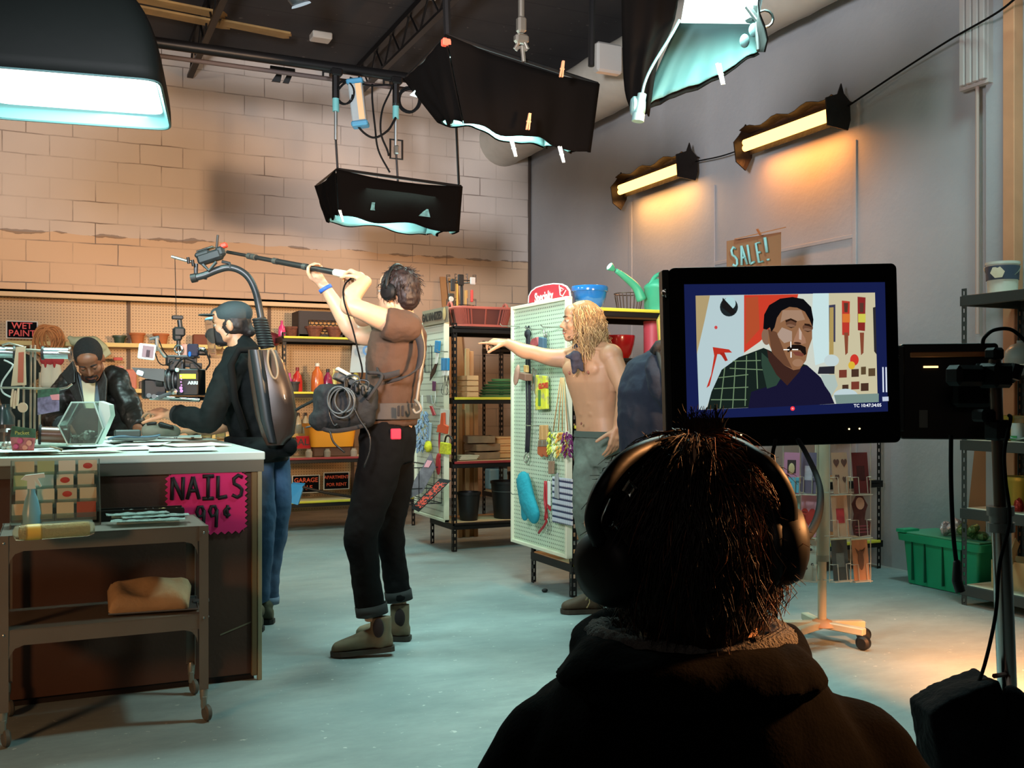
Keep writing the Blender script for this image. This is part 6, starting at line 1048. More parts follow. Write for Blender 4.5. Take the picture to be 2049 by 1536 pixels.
# ------------------------------------------------------------ shelving on the right wall, tote bin
rx0, rx1, ry0, ry1 = 4.8, 5.3, 2.9, 4.17; r = T('steel_shelving', 'grey-black steel shelving against the right wall behind the stand', 'shelving', ((rx0 + rx1) / 2, (ry0 + ry1) / 2, 0))
for x, sx in ((rx0, 1), (rx1, -1)):
    for y, sy in ((ry0, 1), (ry1, -1)): b = B(); post(b, x, y, 1.83, sx, sy); b.o('post', GRB, r, smooth=0)
for z in (1.79, 1.38, .955, .56, .115):
    B().span((rx0 - .004, ry0, z - .06), (rx0 + .02, ry1, z), bev=.003).o('front_beam', GRB, r); B().span((rx1 - .02, ry0, z - .06), (rx1 + .004, ry1, z), bev=.003).o('rear_beam', GRB, r)
    for y in (ry0, ry1): B().span((rx0, y - .012, z - .06), (rx1, y + .012, z - .004)).o('side_beam', GRB, r)
    B().span((rx0 + .016, ry0 + .01, z - .012), (rx1 - .016, ry1 - .01, z + .002), bev=.002).o('board', M('pale board', 'c3bfa8', .6, var=.05), r)
def onR(px, x, z): p = PX(px, 700, x); return V((p.x, p.y, z))
c = onR(2006, 5.05, 1.793); r = T('paint_bucket', 'white paint bucket with blue label on top of the right-hand shelving', 'bucket', c); B().lathe([(0, 0), (.078, 0), (.09, .18), (.094, .18), (.094, .195), (.088, .195), (.08, .01), (0, .01)], c, seg=32).o('pail', M('pail white', 'c9c7bd', .4), r)
B().lathe([(.0875, .09), (.0915, .17), (.092, .17), (.088, .09)], c, seg=32).o('label_band', M('label navy', '3d4658', .5), r); B().lathe([(0, 0), (.035, 0), (.0, .003)], c + V((-.085, -.035, .13)), (-.92, -.38, .05), seg=6, sy=1.2).o('hexagon_mark', M('label cream', 'd6c3a8', .5), r); B().tube(arc(c + V((0, 0, .17)), (.5, -.85, 0), (-.6, -.4, -.8), .098, 0, PI), .003, 6).o('wire_handle', HK, r)
c = onR(2042, 5.0, 1.383); B().lathe([(0, 0), (.08, 0), (.085, .03), (.08, .08), (.05, .115), (.02, .125), (.02, .14), (0, .14)], c, seg=28).o('jug', M('jug grey', '93a3a5', .35), label='pale grey rounded jug on the second shelf at the right edge', cat='jug', smooth=60)
for i, (px, z, h_, rr, c_, lb) in enumerate(((2024, .958, .14, .06, 'a58f35', 'yellow tin on the middle shelf of the right-hand shelving'), (2050, .958, .14, .055, '8a7a58', 'brown tin beside the yellow one at the right edge'), (2036, .563, .19, .085, '9a8c36', 'large gold ribbed tin on the fourth shelf at the right edge'))):
    c = onR(px, 4.98, z); B().lathe([(0, 0), (rr, 0), (rr, .006)] + [(rr - .002 * (k % 2), .01 + (h_ - .02) * k / 12) for k in range(13)] + [(rr + .002, h_ - .006), (rr + .002, h_), (rr - .003, h_), (rr - .003, h_ - .004), (0, h_ - .004)], c, seg=32).o('tin_can', M('tin' + c_, c_, .35, metal=.4), label=lb, cat='tin')
c = onR(2036, 4.88, .958); r = T('spray_can', 'white can with green base in front of the yellow tin', 'can', c); B().lathe([(0, 0), (.033, 0), (.033, .09), (.028, .1), (0, .1)], c, seg=20).o('can', M('can white', 'b9c9c6', .4), r); B().span(c + V((-.034, -.02, .005)), c + V((-.03, .02, .03))).o('green_label', M('green label', '3f9a58', .5), r)
b = B(); b.sheet(lambda u, v: V((4.83 + .18 * v, 3.75 + .38 * u, .975 + .012 * math.sin(u * 21) * math.sin(v * 13))), 26, 10, .002); b.o('plastic_film', M('film', 'b9d2cf', .12, trans=.5), label='crumpled clear plastic film on the middle shelf edge', cat='plastic film', smooth=180)
b = B(); b.bar((5.24, 4.0, .0 + .12), (5.24, 3.85, .93), .2, .006, (1, 0, 0)); 
p = onR(1985, 5.28, 0); B().prism([(-.1, .0), (.06, 0), (.14, 1.2), (.05, 1.25)], FR((5.37, 4.56, .02), (0, -1, 0), (-.0, 0, 1)), .01).o('cardboard_sheet', M('cardboard', '9a6a48'), label='tall brown cardboard sheet leaning on the wall behind the green tote', cat='cardboard')
c = onR(2047, 5.02, .117); r = T('cardboard_box', 'open tan cardboard box on the bottom shelf at the right edge', 'box', c); b = B(RZ(.25, c)); [b.box((s_ * .12, 0, .08), (.006, .24, .16)) for s_ in (-1, 1)]; [b.box((0, s_ * .12, .08), (.24, .006, .16)) for s_ in (-1, 1)]; b.box((0, 0, .003), (.24, .24, .006)); b.o('box_body', M('box tan', 'b39d72', .8), r); b = B(RZ(.25, c)); b.bar((-.12, 0, .16), (-.17, 0, .2), .24, .004, (0, 1, 0)); b.o('flap', M('box tan'), r)
GT = M('tote green', '1a9a6c', .45, var=.05, vs=5); tx0, tx1, ty0, ty1, tz = 5.02, 5.33, 4.24, 4.83, .33; r = T('green_tote', 'green lidded plastic tote on the floor beside the right-hand shelving', 'tote', ((tx0 + tx1) / 2, (ty0 + ty1) / 2, 0)); c = V(((tx0 + tx1) / 2, (ty0 + ty1) / 2, 0)); hx_, hy_ = (tx1 - tx0) / 2, (ty1 - ty0) / 2
B().loft([(c + UP * .004, V((hx_ * .9, 0, 0)), V((0, hy_ * .92, 0))), (c + UP * tz * .86, V((hx_, 0, 0)), V((0, hy_, 0)))], ex=14, seg=48).o('tub', GT, r)
B().loft([(c + UP * tz * .84, V((hx_ + .02, 0, 0)), V((0, hy_ + .03, 0))), (c + UP * tz * .98, V((hx_ + .025, 0, 0)), V((0, hy_ + .035, 0)))], ex=14, seg=48).o('rim', GT, r)
B().box(c + UP * (tz * .98 + .006), (hx_ * 2 + .02, hy_ * 2 + .03, .012), bev=.003).o('lid', M('lid green', '4f9a78', .5), r); B().span((tx0 - .03, ty1 - .05, tz), (tx0 + .1, ty1 + .02, tz + .02)).o('lid_hinge', GT, r)
b = B(); 
for y in (4.36, 4.5, 4.64, 4.74): b.span((tx0 - .006 - .002, y, .03), (tx0 + .02, y + .006, tz * .84))
b.o('rib', M('rib dark', '0b5a40', .5), r)
for i, (px, py, c_, lb) in enumerate(((1905, 1068, 'b9b3b8', 'crumpled silver and pink foil bag on the green tote'), (1945, 1060, '5c7a4a', 'crumpled green foil bag on the green tote'), (2035, 1072, 'b03a32', 'crumpled red foil bag beyond the green tote at the right edge'))):
    q = PX(px, py, 5.1) if i < 2 else onR(2043, 4.95, .59); 
    if i < 2: q.z = tz + .05
    b = B(); rr = random.Random(i); [b.ell(q + V((rr.uniform(-.03, .03), rr.uniform(-.07, .07), rr.uniform(-.02, .03))), (rr.uniform(.02, .04), rr.uniform(.03, .06), rr.uniform(.02, .035)), Matrix.Rotation(rr.random() * 3, 4, 'X'), seg=8, rings=6) for k in range(7)]
    b.o('foil_bag', M('foil bag' + c_, c_, .2, metal=.6, bump=.8, bs=40), label=lb, cat='bag', smooth=0)
b = B(); q = P(1213, 1228, 5.2); b.cyl(V((q.x, q.y, 0)), V((q.x, q.y, .32)), .012); b.lathe([(0, 0), (.1, 0), (.1, .01), (0, .012)], V((q.x, q.y, 0))); 
b = B(); [b.ell(V((P(1235, 1240, 5.1).x + .05 * k, P(1235, 1240, 5.1).y, .02 + .01 * (k % 2))), (.04, .03, .02), seg=8, rings=5) for k in range(4)]; b.o('plastic_bag', M('film'), label='crumpled clear plastic on the floor beside the seated listener', cat='plastic bag', smooth=0)
q = PZ(1090, 1182, .008); B().ell(q + UP * .004, (.02, .015, .012)).o('floor_scrap', RUB, label='small black scrap on the floor under the mint pegboard', cat='scrap')
# ------------------------------------------------------------ people
SKL = M('skin light', 'a87d5e', .5, sss=.08, var=.06, vs=14); SKP = M('skin pale', 'b88e70', .5, sss=.08, var=.06, vs=14); SKD = M('skin brown', '6e452f', .48, sss=.05, var=.06, vs=14)
EYW = M('eye white', 'a39a8e', .4); EYD = M('eye dark', '1a100c', .2)
def crp(pts, n=5):
    """smooth (point, radius) lists"""
    c = cat([p for p, r in pts], n); r = cat([V((r, 0, 0)) for p, r in pts], n); return c, [x.x for x in r]
def limb(b, pts, seg=20, n=5): c, r = crp(pts, n); b.ell(pts[0][0], pts[0][1] * .97); return b.tube(c, r, seg)
def head(b, c, f, u, s=1., jaw=1., ears=True, open_mouth=False):
    f = f.normalized(); r = f.cross(u).normalized(); u = r.cross(f).normalized(); m = Matrix((r, f, u)).transposed().to_4x4()
    def q(x, y, z): return c + (r * x + f * y + u * z) * s
    def e(x, y, z, a, b2, d): b.ell(q(x, y, z), (a * s, b2 * s, d * s), m)
    e(0, -.008, .012, .074, .094, .096); e(0, .035, -.045, .058 * jaw, .056, .07); e(0, .068, -.1, .03 * jaw, .024, .02); e(0, .072, .014, .052, .022, .014); e(0, .06, .04, .056, .034, .04)
    for sx in (-1, 1): e(.036 * sx, .058, -.034, .026, .028, .026); b.cap(q(.05 * sx, .01, -.075), .018 * s, q(.02 * sx, .066, -.1), .016 * s)
    b.cap(q(0, .086, .0), .0085 * s, q(0, .108, -.036), .0115 * s); [b.ell(q(.011 * sx, .096, -.042), .009 * s) for sx in (-1, 1)]
    e(0, .088, -.066 + (.004 if open_mouth else 0), .023, .011, .0055); e(0, .085, -.078 - (.008 if open_mouth else 0), .02, .012, .0065)
    if ears:
        for sx in (-1, 1): e(.074 * sx, -.008, -.02, .009, .019, .032)
    return q, m
def face_bits(parent, q, m, s=1., lid=.6, brow='1d130e', skin=SKL, lips=None):
    for sx in (-1, 1):
        eye_ = B().ell(q(.031 * sx, .079, -.006), .0125 * s, seg=14, rings=10).o('eye', EYW, parent, smooth=180)
        B().ell(q(.031 * sx, .0885, -.0075), (.006 * s,) * 3, seg=10, rings=8).o('iris', EYD, eye_, smooth=180)
        b = B(); b.tube([q(.014 * sx, .0935, .013), q(.03 * sx, .093, .018), q(.049 * sx, .082, .013)], [.003 * s, .004 * s, .002 * s], 6); b.o('eyebrow', M('brow' + brow, brow, .8), parent, smooth=180)
        b = B(); b.ell(q(.031 * sx, .082, -.0015), (.0145 * s, .0125 * s, .0085 * s * lid * 1.4), m); b.o('eyelid', skin, parent, smooth=180)
    if lips: b = B(); b.ell(q(0, .096, -.0665), (.019 * s, .006 * s, .0035 * s), m); b.ell(q(0, .094, -.0765), (.017 * s, .007 * s, .0045 * s), m); b.o('lips', lips, parent, smooth=180)
def hand(b, w, d, n, side=1, curl=(.3, .3, .35, .4), tcurl=.3, s=1., spread=.06, tdir=None, tips=None):
    """palm, four unequal fingers and a thumb; n is where the palm faces"""
    d = d.normalized(); n = (n - d * n.dot(d)).normalized(); l = d.cross(n).normalized() * side
    K = []
    for k, x in enumerate((.03, .0105, -.009, -.027)):
        kn = w + d * (.088 - .004 * abs(k - 1)) * s + l * x * s; b.cap(w + l * x * .55 * s, .0155 * s, kn, .0125 * s, 10); K.append(kn)
    b.ell(w + d * .045 * s + n * .006 * s, (.026 * s,) * 3)
    for k, (kn, L) in enumerate(zip(K, (.072, .08, .074, .058))):
        dd = (d + l * spread * (1.5 - k)).normalized(); p = kn; a = 0; r = .0088 * s
        for j, fr_ in enumerate((.45, .31, .24)):
            a += curl[k] * (1.1, 1.2, .8)[j]; v = dd * math.cos(a) + n * math.sin(a); q = p + v * L * fr_ * s; b.cap(p, r, q, r * .9, 10); p = q; r *= .9
    t0 = w + d * .02 * s + l * .026 * s + n * .006 * s; td = (d * .62 + l * .75 + n * .25).normalized() if tdir is None else tdir.normalized()
    t1 = t0 + td * .04 * s; t2 = t1 + (td * math.cos(tcurl) + (d * .6 + n * .6 - l * .4).normalized() * math.sin(tcurl)).normalized() * .032 * s; t3 = t2 + (td * math.cos(tcurl * 2) + (d * .5 + n * .7 - l * .5).normalized() * math.sin(tcurl * 2)).normalized() * .024 * s
    b.cap(t0, .0135 * s, t1, .011 * s, 10); b.cap(t1, .011 * s, t2, .0098 * s, 10); b.cap(t2, .0098 * s, t3, .0085 * s, 10)
def ribbon(pts, w, wd, t=.004, n=6):
    c = cat(pts, n); wd = wd if isinstance(wd, list) else [wd] * len(c); K = len(c) - 1
    return B().sheet(lambda u, v: c[round(u * K)] + (wd[min(len(wd) - 1, round(u * (len(wd) - 1)))]).normalized() * (v - .5) * w, K, 2, t)
def strands(parent, roots, name, mat, r0=.0016, cuts=3):
    b = B()
    for pts in roots:
        n = len(pts); b.tube(pts, [r0 * (1 - .75 * i / (n - 1)) for i in range(n)], cuts, caps=False)
    return b.o(name, mat, parent, smooth=180)
def boot(parent, heel, toe, top, rr, mat, sole, name='boot', shaft_r=.05, hh=.1):
    """heel and toe points lie on the sole; top is the middle of the shaft opening"""
    r = T if parent is None else None; d = (toe - heel).normalized(); L = (toe - heel).length; side = d.cross(UP).normalized(); upv = side.cross(d).normalized()
    b = B(); b.loft([(heel + d * L * t_ + upv * (.018 + h_ * .5), side * w_, upv * h_ * .5) for t_, w_, h_ in ((.02, .022, .05), (.1, .034, .085), (.3, .036, .095), (.5, .04, .085), (.68, .046, .065), (.85, .044, .05), (.95, .034, .04), (1., .018, .022))], seg=20, ex=2.4)
    limb(b, [(heel + d * L * .22 + upv * .06, shaft_r), (heel + d * L * .2 + upv * .1, shaft_r * .98), (top, shaft_r)]); o_ = b.blob(name, mat, parent, vox=.007, it=4)
    b = B(); pts = []
    for t_, w_ in ((0, .02), (.06, .033), (.3, .036), (.5, .038), (.68, .047), (.85, .046), (.96, .034), (1.02, .014)): pts.append((t_, w_))
    ol = [heel + d * L * t_ + side * w_ for t_, w_ in pts] + [heel + d * L * t_ - side * w_ for t_, w_ in pts[::-1]]; n = len(ol); b.add(ol + [p + upv * .022 for p in ol], [tuple(range(n)), tuple(range(n, 2 * n))[::-1]] + [((k + 1) % n, k, n + k, n + (k + 1) % n) for k in range(n)]); b.o('sole', sole, o_ if o_ in ORG and parent is not None else parent, smooth=0)
    return o_
JB = M('black denim', '100f0f', .9, ior=1.2, sheen=.0, bump=.12, bs=50); LTH = M('boot suede', '6e5e48', .8, var=.12, vs=20); SOL = M('boot sole', '3a3128', .7)
# ============================== boom operator
D = 4.76; r = T('person', 'person in brown t-shirt and black flared jeans holding a boom pole overhead', 'person', V((P(750, 1290, 4.8).x, P(750, 1290, 4.8).y, 0)))
f = (-RT * .93 + FW * .25).normalized(); lt = UP.cross(f).normalized()   # lt points to the person's left, towards us
def Q(px, py, d=None): return P(px, py, D if d is None else d)
b = B(); hc = Q(797, 582, 4.74); hf = (-RT * .86 + FW * .42 + UP * .12); q, hm = head(b, hc, hf, UP)
b.cap(hc - UP * .06 + RT * .008, .055, Q(806, 640), .06)
b.loft([(Q(800, 638), f * .07, lt * .13), (Q(800, 665), f * .1, lt * .17), (Q(790, 720), f * .11, lt * .165), (Q(786, 790), f * .1, lt * .145), (Q(780, 850), f * .11, lt * .15), (Q(775, 890), f * .11, lt * .15)])
nS, fS = Q(806, 652, 4.6), Q(778, 660, 4.92)
nE, nW = Q(698, 612, 4.52), Q(735, 560, 4.62); limb(b, [(nS, .062), (Q(760, 636, 4.55), .052), (Q(722, 620, 4.52), .044), (nE, .042)]); limb(b, [(nE, .042), (Q(706, 590, 4.54), .043), (Q(722, 572, 4.58), .034), (nW, .027)])
fE, fW_ = Q(697, 655, 4.9), Q(647, 570, 4.88); limb(b, [(fS, .06), (Q(738, 672, 4.92), .05), (Q(712, 668, 4.92), .043), (fE, .041)]); limb(b, [(fE, .041), (Q(686, 632, 4.9), .042), (Q(664, 596, 4.89), .033), (fW_, .026)])
pe, pt = Q(708, 552, 4.66), Q(455, 504, 5.35); pd = (pt - pe).normalized()
hand(b, nW, (Q(702, 541, 4.66) - nW), (-UP * .8 - RT * .3), side=1, curl=(.75, .75, .8, .85), tcurl=.5)
hand(b, fW_, (Q(622, 545, 4.9) - fW_) + UP * .02, (RT * .55 + UP * .2 - FW * .5), side=-1, curl=(.8, .85, .85, .9), tcurl=.6)
limb(b, [(Q(770, 890, 4.7), .06), (Q(745, 980, 4.66), .055), (Q(724, 1075, 4.62), .042), (Q(745, 1240, 4.66), .036)]); limb(b, [(Q(788, 890, 4.85), .06), (Q(781, 1065, 4.91), .04), (Q(800, 1215, 4.95), .036)])
b.blob('body', SKP, r, vox=.0065, it=3)
face_bits(r, q, hm)
# hair
b = B(); b.ell(hc - hf.normalized() * .012 + UP * .028, (.086, .1, .086), hm); b.ell(hc - hf.normalized() * .06 - UP * .02, (.068, .05, .07), hm); hr = b.blob('hair', M('hair brown', '1c0e0b', .6), r, vox=.007, it=3, disp=.014, ds=.02)
st = []
for i in range(520):
    a, e = rnd.uniform(0, 2 * PI), rnd.uniform(-.6, 1.5); dv = V((math.cos(a) * math.cos(e), math.sin(a) * math.cos(e), math.sin(e)))
    if dv.dot(hf) > .55: continue
    p = hc - hf.normalized() * .014 + UP * .02 + V((dv.x * .083, dv.y * .083, dv.z * .085)); tg = (UP * -1 - dv * dv.dot(-UP) + V((rnd.uniform(-.5, .5), rnd.uniform(-.5, .5), 0))).normalized(); L = rnd.uniform(.03, .06)
    st.append([p, p + tg * L * .4 + dv * .008, p + tg * L * .8 + dv * .01, p + tg * L + dv * rnd.uniform(.005, .02)])
strands(r, st, 'hair_strands', M('hair brown'), .0022)
# headphones
rv = hf.cross(UP).normalized(); hp = T('headphones', 'black over-ear headphones worn by the boom operator', 'headphones', hc); HPB = M('headphone black', '0c0d0e', .5, ior=1.3)
for sg in (-1, 1): e = hc + rv * (.083 * sg) - UP * .012; b = B(); b.lathe([(0, -.014), (.036, -.014), (.042, -.004), (.04, .012), (.028, .022), (0, .024)], e, rv * sg, seg=26); b.o('ear_cup', HPB, hp)
B().tube([hc + (rv * math.cos(t) * .1 + UP * (math.sin(t) * .122)) for t in [PI * i / 18 for i in range(19)]], .0095, 8).o('headband', HPB, hp, smooth=180)
# t-shirt
TS = M('tshirt brown', '452f21', .9, bump=.1, bs=60); b = B()
b.loft([(Q(803, 628), f * .055, lt * .1), (Q(801, 642), f * .085, lt * .155), (Q(800, 668), f * .118, lt * .185), (Q(793, 715), f * .13, lt * .18), (Q(788, 770), f * .118, lt * .165), (Q(783, 815), f * .118, lt * .162), (Q(780, 850), f * .12, lt * .165)])
limb(b, [(nS + RT * .02, .075), (Q(790, 650, 4.57), .076), (Q(768, 645, 4.55), .072)]); limb(b, [(fS, .07), (Q(752, 672, 4.92), .068)])
b.blob('tshirt', TS, r, vox=.008, it=5, disp=.022, ds=.075)
# jeans
b = B(); b.loft([(Q(777, 838), f * .112, lt * .155), (Q(776, 875), f * .128, lt * .17), (Q(774, 925), f * .12, lt * .165)])
limb(b, [(Q(768, 890, 4.68), .108), (Q(752, 960, 4.66), .1), (Q(733, 1030, 4.63), .085), (Q(722, 1075, 4.62), .08), (Q(729, 1130, 4.63), .068), (Q(738, 1185, 4.65), .068), (Q(745, 1228, 4.66), .073)])
limb(b, [(Q(788, 890, 4.86), .105), (Q(788, 960, 4.88), .093), (Q(783, 1030, 4.9), .08), (Q(780, 1062, 4.91), .074), (Q(786, 1110, 4.93), .063), (Q(793, 1160, 4.95), .062), (Q(799, 1200, 4.95), .066)])
b.blob('jeans', JB, r, vox=.008, it=5, disp=.02, ds=.09)
for (px, py, dd, rr_) in ((744, 1218, 4.66, .0755), (798, 1190, 4.95, .068)): B().tube([Q(px - 2, py - 9, dd), Q(px + 1, py + 11, dd)], rr_, 24, caps=False).o('cuff', M('cuff denim', '262524', .9), r, mods=[('SOLIDIFY', dict(thickness=.005))])
B().box(Q(792, 868, 4.6), (.05, .012, .05), FR(V((0, 0, 0)), RT, UP) if 0 else None, bev=.004).o('red_patch', M('red patch', 'c22a45', .7), r)
b1 = boot(r, Q(790, 1300, 4.66), PZ(664, 1312, .005), Q(762, 1232, 4.66), .05, LTH, SOL, shaft_r=.05); b2 = boot(r, PZ(822, 1280, .004), PZ(712, 1278, .004) + FW * .02, Q(800, 1208, 4.95), .05, LTH, SOL, shaft_r=.048)
for (px, py, dd) in ((757, 1256, 4.6), (800, 1236, 4.9)): B().ell(Q(px, py, dd), (.026, .012, .045), Matrix.Rotation(-TH, 4, 'Z')).o('elastic_panel', M('elastic dark', '2b1c1c', .9), r)
# harness: belt, shoulder straps, chest plate
HAR = M('harness webbing', '262120', .85, bump=.15, bs=50); GRY = M('harness pad', '443c36', .8, bump=.1, bs=30)
b = B(); b.loft([(Q(782, 806), f * .128, lt * .176), (Q(780, 838), f * .132, lt * .182)], seg=36); b.o('belt', GRY, r, mods=[('BEVEL', dict(width=.004, segments=2, limit_method='ANGLE'))])
nr_ = -FW
b = ribbon([Q(800, 640, 4.62), Q(826, 655, 4.6), Q(842, 690, 4.58), Q(838, 735, 4.56), Q(815, 752, 4.54), Q(780, 762, 4.55)], .035, (UP * .6 + RT * .8), .008); b.o('shoulder_strap', HAR, r, smooth=180)
b = ribbon([Q(757, 655, 4.7), Q(748, 700, 4.68), Q(742, 760, 4.66), Q(745, 810, 4.64)], .05, (RT * 1), .008); b.o('chest_strap', HAR, r, smooth=180)
b = B(); b.tube(cat([Q(838, 640, 4.65), Q(848, 700, 4.66), Q(840, 755, 4.66), Q(832, 812, 4.66)], 6), .008, 7); b.tube(cat([Q(830, 800, 4.62), Q(838, 808, 4.6), Q(842, 820, 4.6), Q(832, 826, 4.6), Q(826, 818, 4.6)], 5), .007, 6); b.o('frame_tube', M('harness metal', '7d7365', .5, metal=.3), r, smooth=180)
b = B(); b.box(Q(798, 822, 4.56), (.012, .01, .05), bev=.003); b.box(Q(806, 822, 4.56), (.012, .01, .05), bev=.003); b.o('belt_buckle', HAR, r)
for sg in (0, 1): b = ribbon([Q(740 + 14 * sg, 735, 4.62), Q(765, 752, 4.55), Q(800, 745, 4.55)], .028, UP, .006); 
b.o('side_strap', HAR, r, smooth=180)
B().tube([fW_ + (fW_ - fE).normalized() * -.012, fW_ - (fW_ - fE).normalized() * .03], .034, 18, caps=False).o('wristband', M('wristband blue', '2a56a8', .6), r, mods=[('SOLIDIFY', dict(thickness=.004))])
# boom pole
bp = T('boom_pole', 'long black boom pole held overhead with both hands', 'boom pole', pe); g1 = pe + pd * .0; b = B(); b.cyl(pe, pe + pd * .14, .019, .017); b.o('white_grip', M('grip cream', 'd5cdb8', .6), bp); B().cyl(pe - pd * .001, pe + pd * .02, .0145).o('end_cap', RUB, bp)
B().cyl(pe + pd * .13, pe + pd * .62, .0145, seg=16).o('outer_section', M('carbon', '20201f', .35), bp); B().cyl(pe + pd * .6, pe + pd * .85, .0115, seg=14).o('middle_section', M('carbon'), bp); B().cyl(pe + pd * .83, pt, .009, seg=14).o('inner_section', M('carbon'), bp)
for t_ in (.61, .84, .8, .36): B().cyl(pe + pd * t_, pe + pd * (t_ + .03), .0165, seg=14).o('twist_lock', M('lock grey', '54544f', .35, metal=.5), bp)
cable('boom_cable', [pe - pd * .0, Q(690, 570, 4.6), Q(688, 600, 4.45), Q(705, 655, 4.42), Q(716, 700, 4.42), Q(725, 745, 4.45), Q(715, 775, 4.45)], .004, 'thin black cable from the boom pole down to the sound bag')
# sound mixer bag
sb = T('sound_bag', 'black sound mixer bag with coiled cables at the boom operator belly', 'bag', Q(685, 860, 4.55)); BG = M('bag black', '131416', .75, bump=.3, bs=25)
b = B(); m = FR(Q(690, 812, 4.58), RT * .95 + FW * .3, UP); b.box((0, 0, 0), (.27, .2, .2), m, bev=.03); b.box((-.1, -.06, 0), (.12, .1, .16), m, bev=.03); b.box((.08, .03, 0), (.12, .12, .2), m, bev=.02); b.blob('pouch', BG, sb, vox=.009, it=4, disp=.02, ds=.06)
B(m).box((-.02, .105, .03), (.17, .03, .14), Matrix.Rotation(-.45, 4, 'Z'), bev=.004).o('mixer_screen_lid', M('mixer grey', '4a4b49', .35), sb)
B(m).box((-.075, .125, .09), (.1, .015, .06), Matrix.Rotation(-.5, 4, 'Z'), bev=.003).o('device_face', M('pale device', 'c9c2b0', .4), sb)
for k, (cx, cy, rx_) in enumerate(((678, 800, .05), (684, 806, .055), (690, 800, .045))): B().tube([Q(cx, cy, 4.44 + .005 * k) + RT * rx_ * math.cos(t) + UP * rx_ * 1.2 * math.sin(t) for t in [2 * PI * i / 26 for i in range(26)]], .0045, 6, closed=True).o('coiled_lead', M('lead grey', '43494a', .35), sb, smooth=180)
for pts in (((660, 800), (658, 825), (668, 850), (676, 848)), ((700, 785), (708, 765), (725, 760), (738, 765), (735, 780)), ((690, 790), (692, 755), (715, 752), (722, 770)), ((708, 815), (720, 840), (738, 868), (740, 900), (728, 935)), ((660, 862), (668, 885), (690, 905))): B().tube(cat([Q(x, y, 4.45) for x, y in pts], 5), .0045, 6).o('lead', M('lead dark', '1b1d1e', .35), sb, smooth=180)
for x, y in ((692, 762), (712, 770), (726, 775)): B().cap(Q(x, y, 4.47), .009, Q(x + 1, y + 12, 4.47), .01).o('plug', RUB, sb)
B().tube([Q(634, 798, 4.62), Q(602, 814, 4.7), Q(592, 820, 4.72)], .007, 6).o('antenna', RUB, sb); B().tube(cat([Q(612, 855, 4.6), Q(630, 848, 4.58), Q(632, 825, 4.56), Q(625, 838, 4.56), Q(632, 852, 4.56)], 5), .004, 6).o('lead', M('lead grey'), sb, smooth=180)
b = ribbon([Q(640, 855, 4.5), Q(665, 862, 4.46), Q(700, 858, 4.46), Q(730, 850, 4.5)], .02, UP, .006); b.o('bottom_strap', HAR, sb, smooth=180)
B().tube(cat([Q(735, 745, 4.55), Q(765, 752, 4.53), Q(735, 800, 4.47)], 5), .008, 6).o('carry_strap', HAR, sb, smooth=180)

# ============================== camera operator
D = 5.3; r = T('person', 'person in black jacket, cap, face shield and mask working the film camera', 'person', V((P(520, 1240, D).x, P(520, 1240, D).y, 0)))
f = (-RT * .97 - FW * .1).normalized(); lt = UP.cross(f).normalized(); b = B(); hc = Q(462, 646); hf = (-RT - FW * .08 - UP * .12); q, hm = head(b, hc, hf, UP)
b.cap(hc - UP * .06 + RT * .02, .052, Q(482, 702), .058)
b.loft([(Q(482, 708), f * .05, lt * .08), (Q(495, 735), f * .085, lt * .15), (Q(500, 800), f * .11, lt * .16), (Q(508, 870), f * .11, lt * .15), (Q(512, 920), f * .12, lt * .16)])
nS = Q(462, 738, 5.12); nE = Q(420, 842, 5.0); nW = Q(338, 829, 5.1); limb(b, [(nS, .04), (nE, .035)]); limb(b, [(nE, .035), (Q(380, 838, 5.04), .033), (nW, .028)])
hand(b, nW, (Q(300, 818, 5.15) - nW), (-UP + FW * .3), side=1, curl=(.3, .35, .4, .5), tcurl=.2, s=1.05)
fS = Q(480, 735, 5.5); fE = Q(462, 846, 5.62); fW2 = Q(398, 862, 5.6); limb(b, [(fS, .055), (fE, .042)]); limb(b, [(fE, .043), (Q(430, 856, 5.62), .038), (fW2, .028)]); hand(b, fW2, Q(360, 862, 5.62) - fW2, -UP, side=-1, curl=(.2, .25, .3, .4))
limb(b, [(Q(508, 920, 5.22), .06), (Q(520, 1050, 5.2), .042), (Q(515, 1200, 5.25), .036)]); limb(b, [(Q(540, 920, 5.38), .06), (Q(549, 1060, 5.34), .042), (Q(537, 1205, 5.35), .036)])
b.blob('body', SKL, r, vox=.0065, it=3); face_bits(r, q, hm)
b = B(); b.ell(hc - hf.normalized() * .018 + UP * .0, (.08, .09, .09), hm); b.ell(hc + RT * .075 - UP * .035, (.05, .04, .04)); b.ell(hc + RT * .1 - UP * .045, .03); b.blob('hair', M('hair black brown', '1c1512', .6), r, vox=.007, it=2, disp=.012, ds=.02)
CP = M('cap slate', '2e393b', .8, bump=.1, bs=50); b = B(); b.ell(hc - hf.normalized() * .014 + UP * .045, (.086, .102, .072), hm); b.cap(q(0, .07, .06), .03, q(0, -.08, .05), .04); b.blob('cap_crown', CP, r, vox=.007, it=5)
m = FR(q(0, .1, .052), hf.cross(UP), hf - UP * -.12); B(m).prism([(-.068, -.03)] + [(.068 * math.cos(t), .062 * math.sin(t)) for t in [PI - PI * i / 12 for i in range(13)]] + [(.068, -.03)], Matrix.Translation((0, 0, -.002)), .005).o('cap_brim', CP, r)
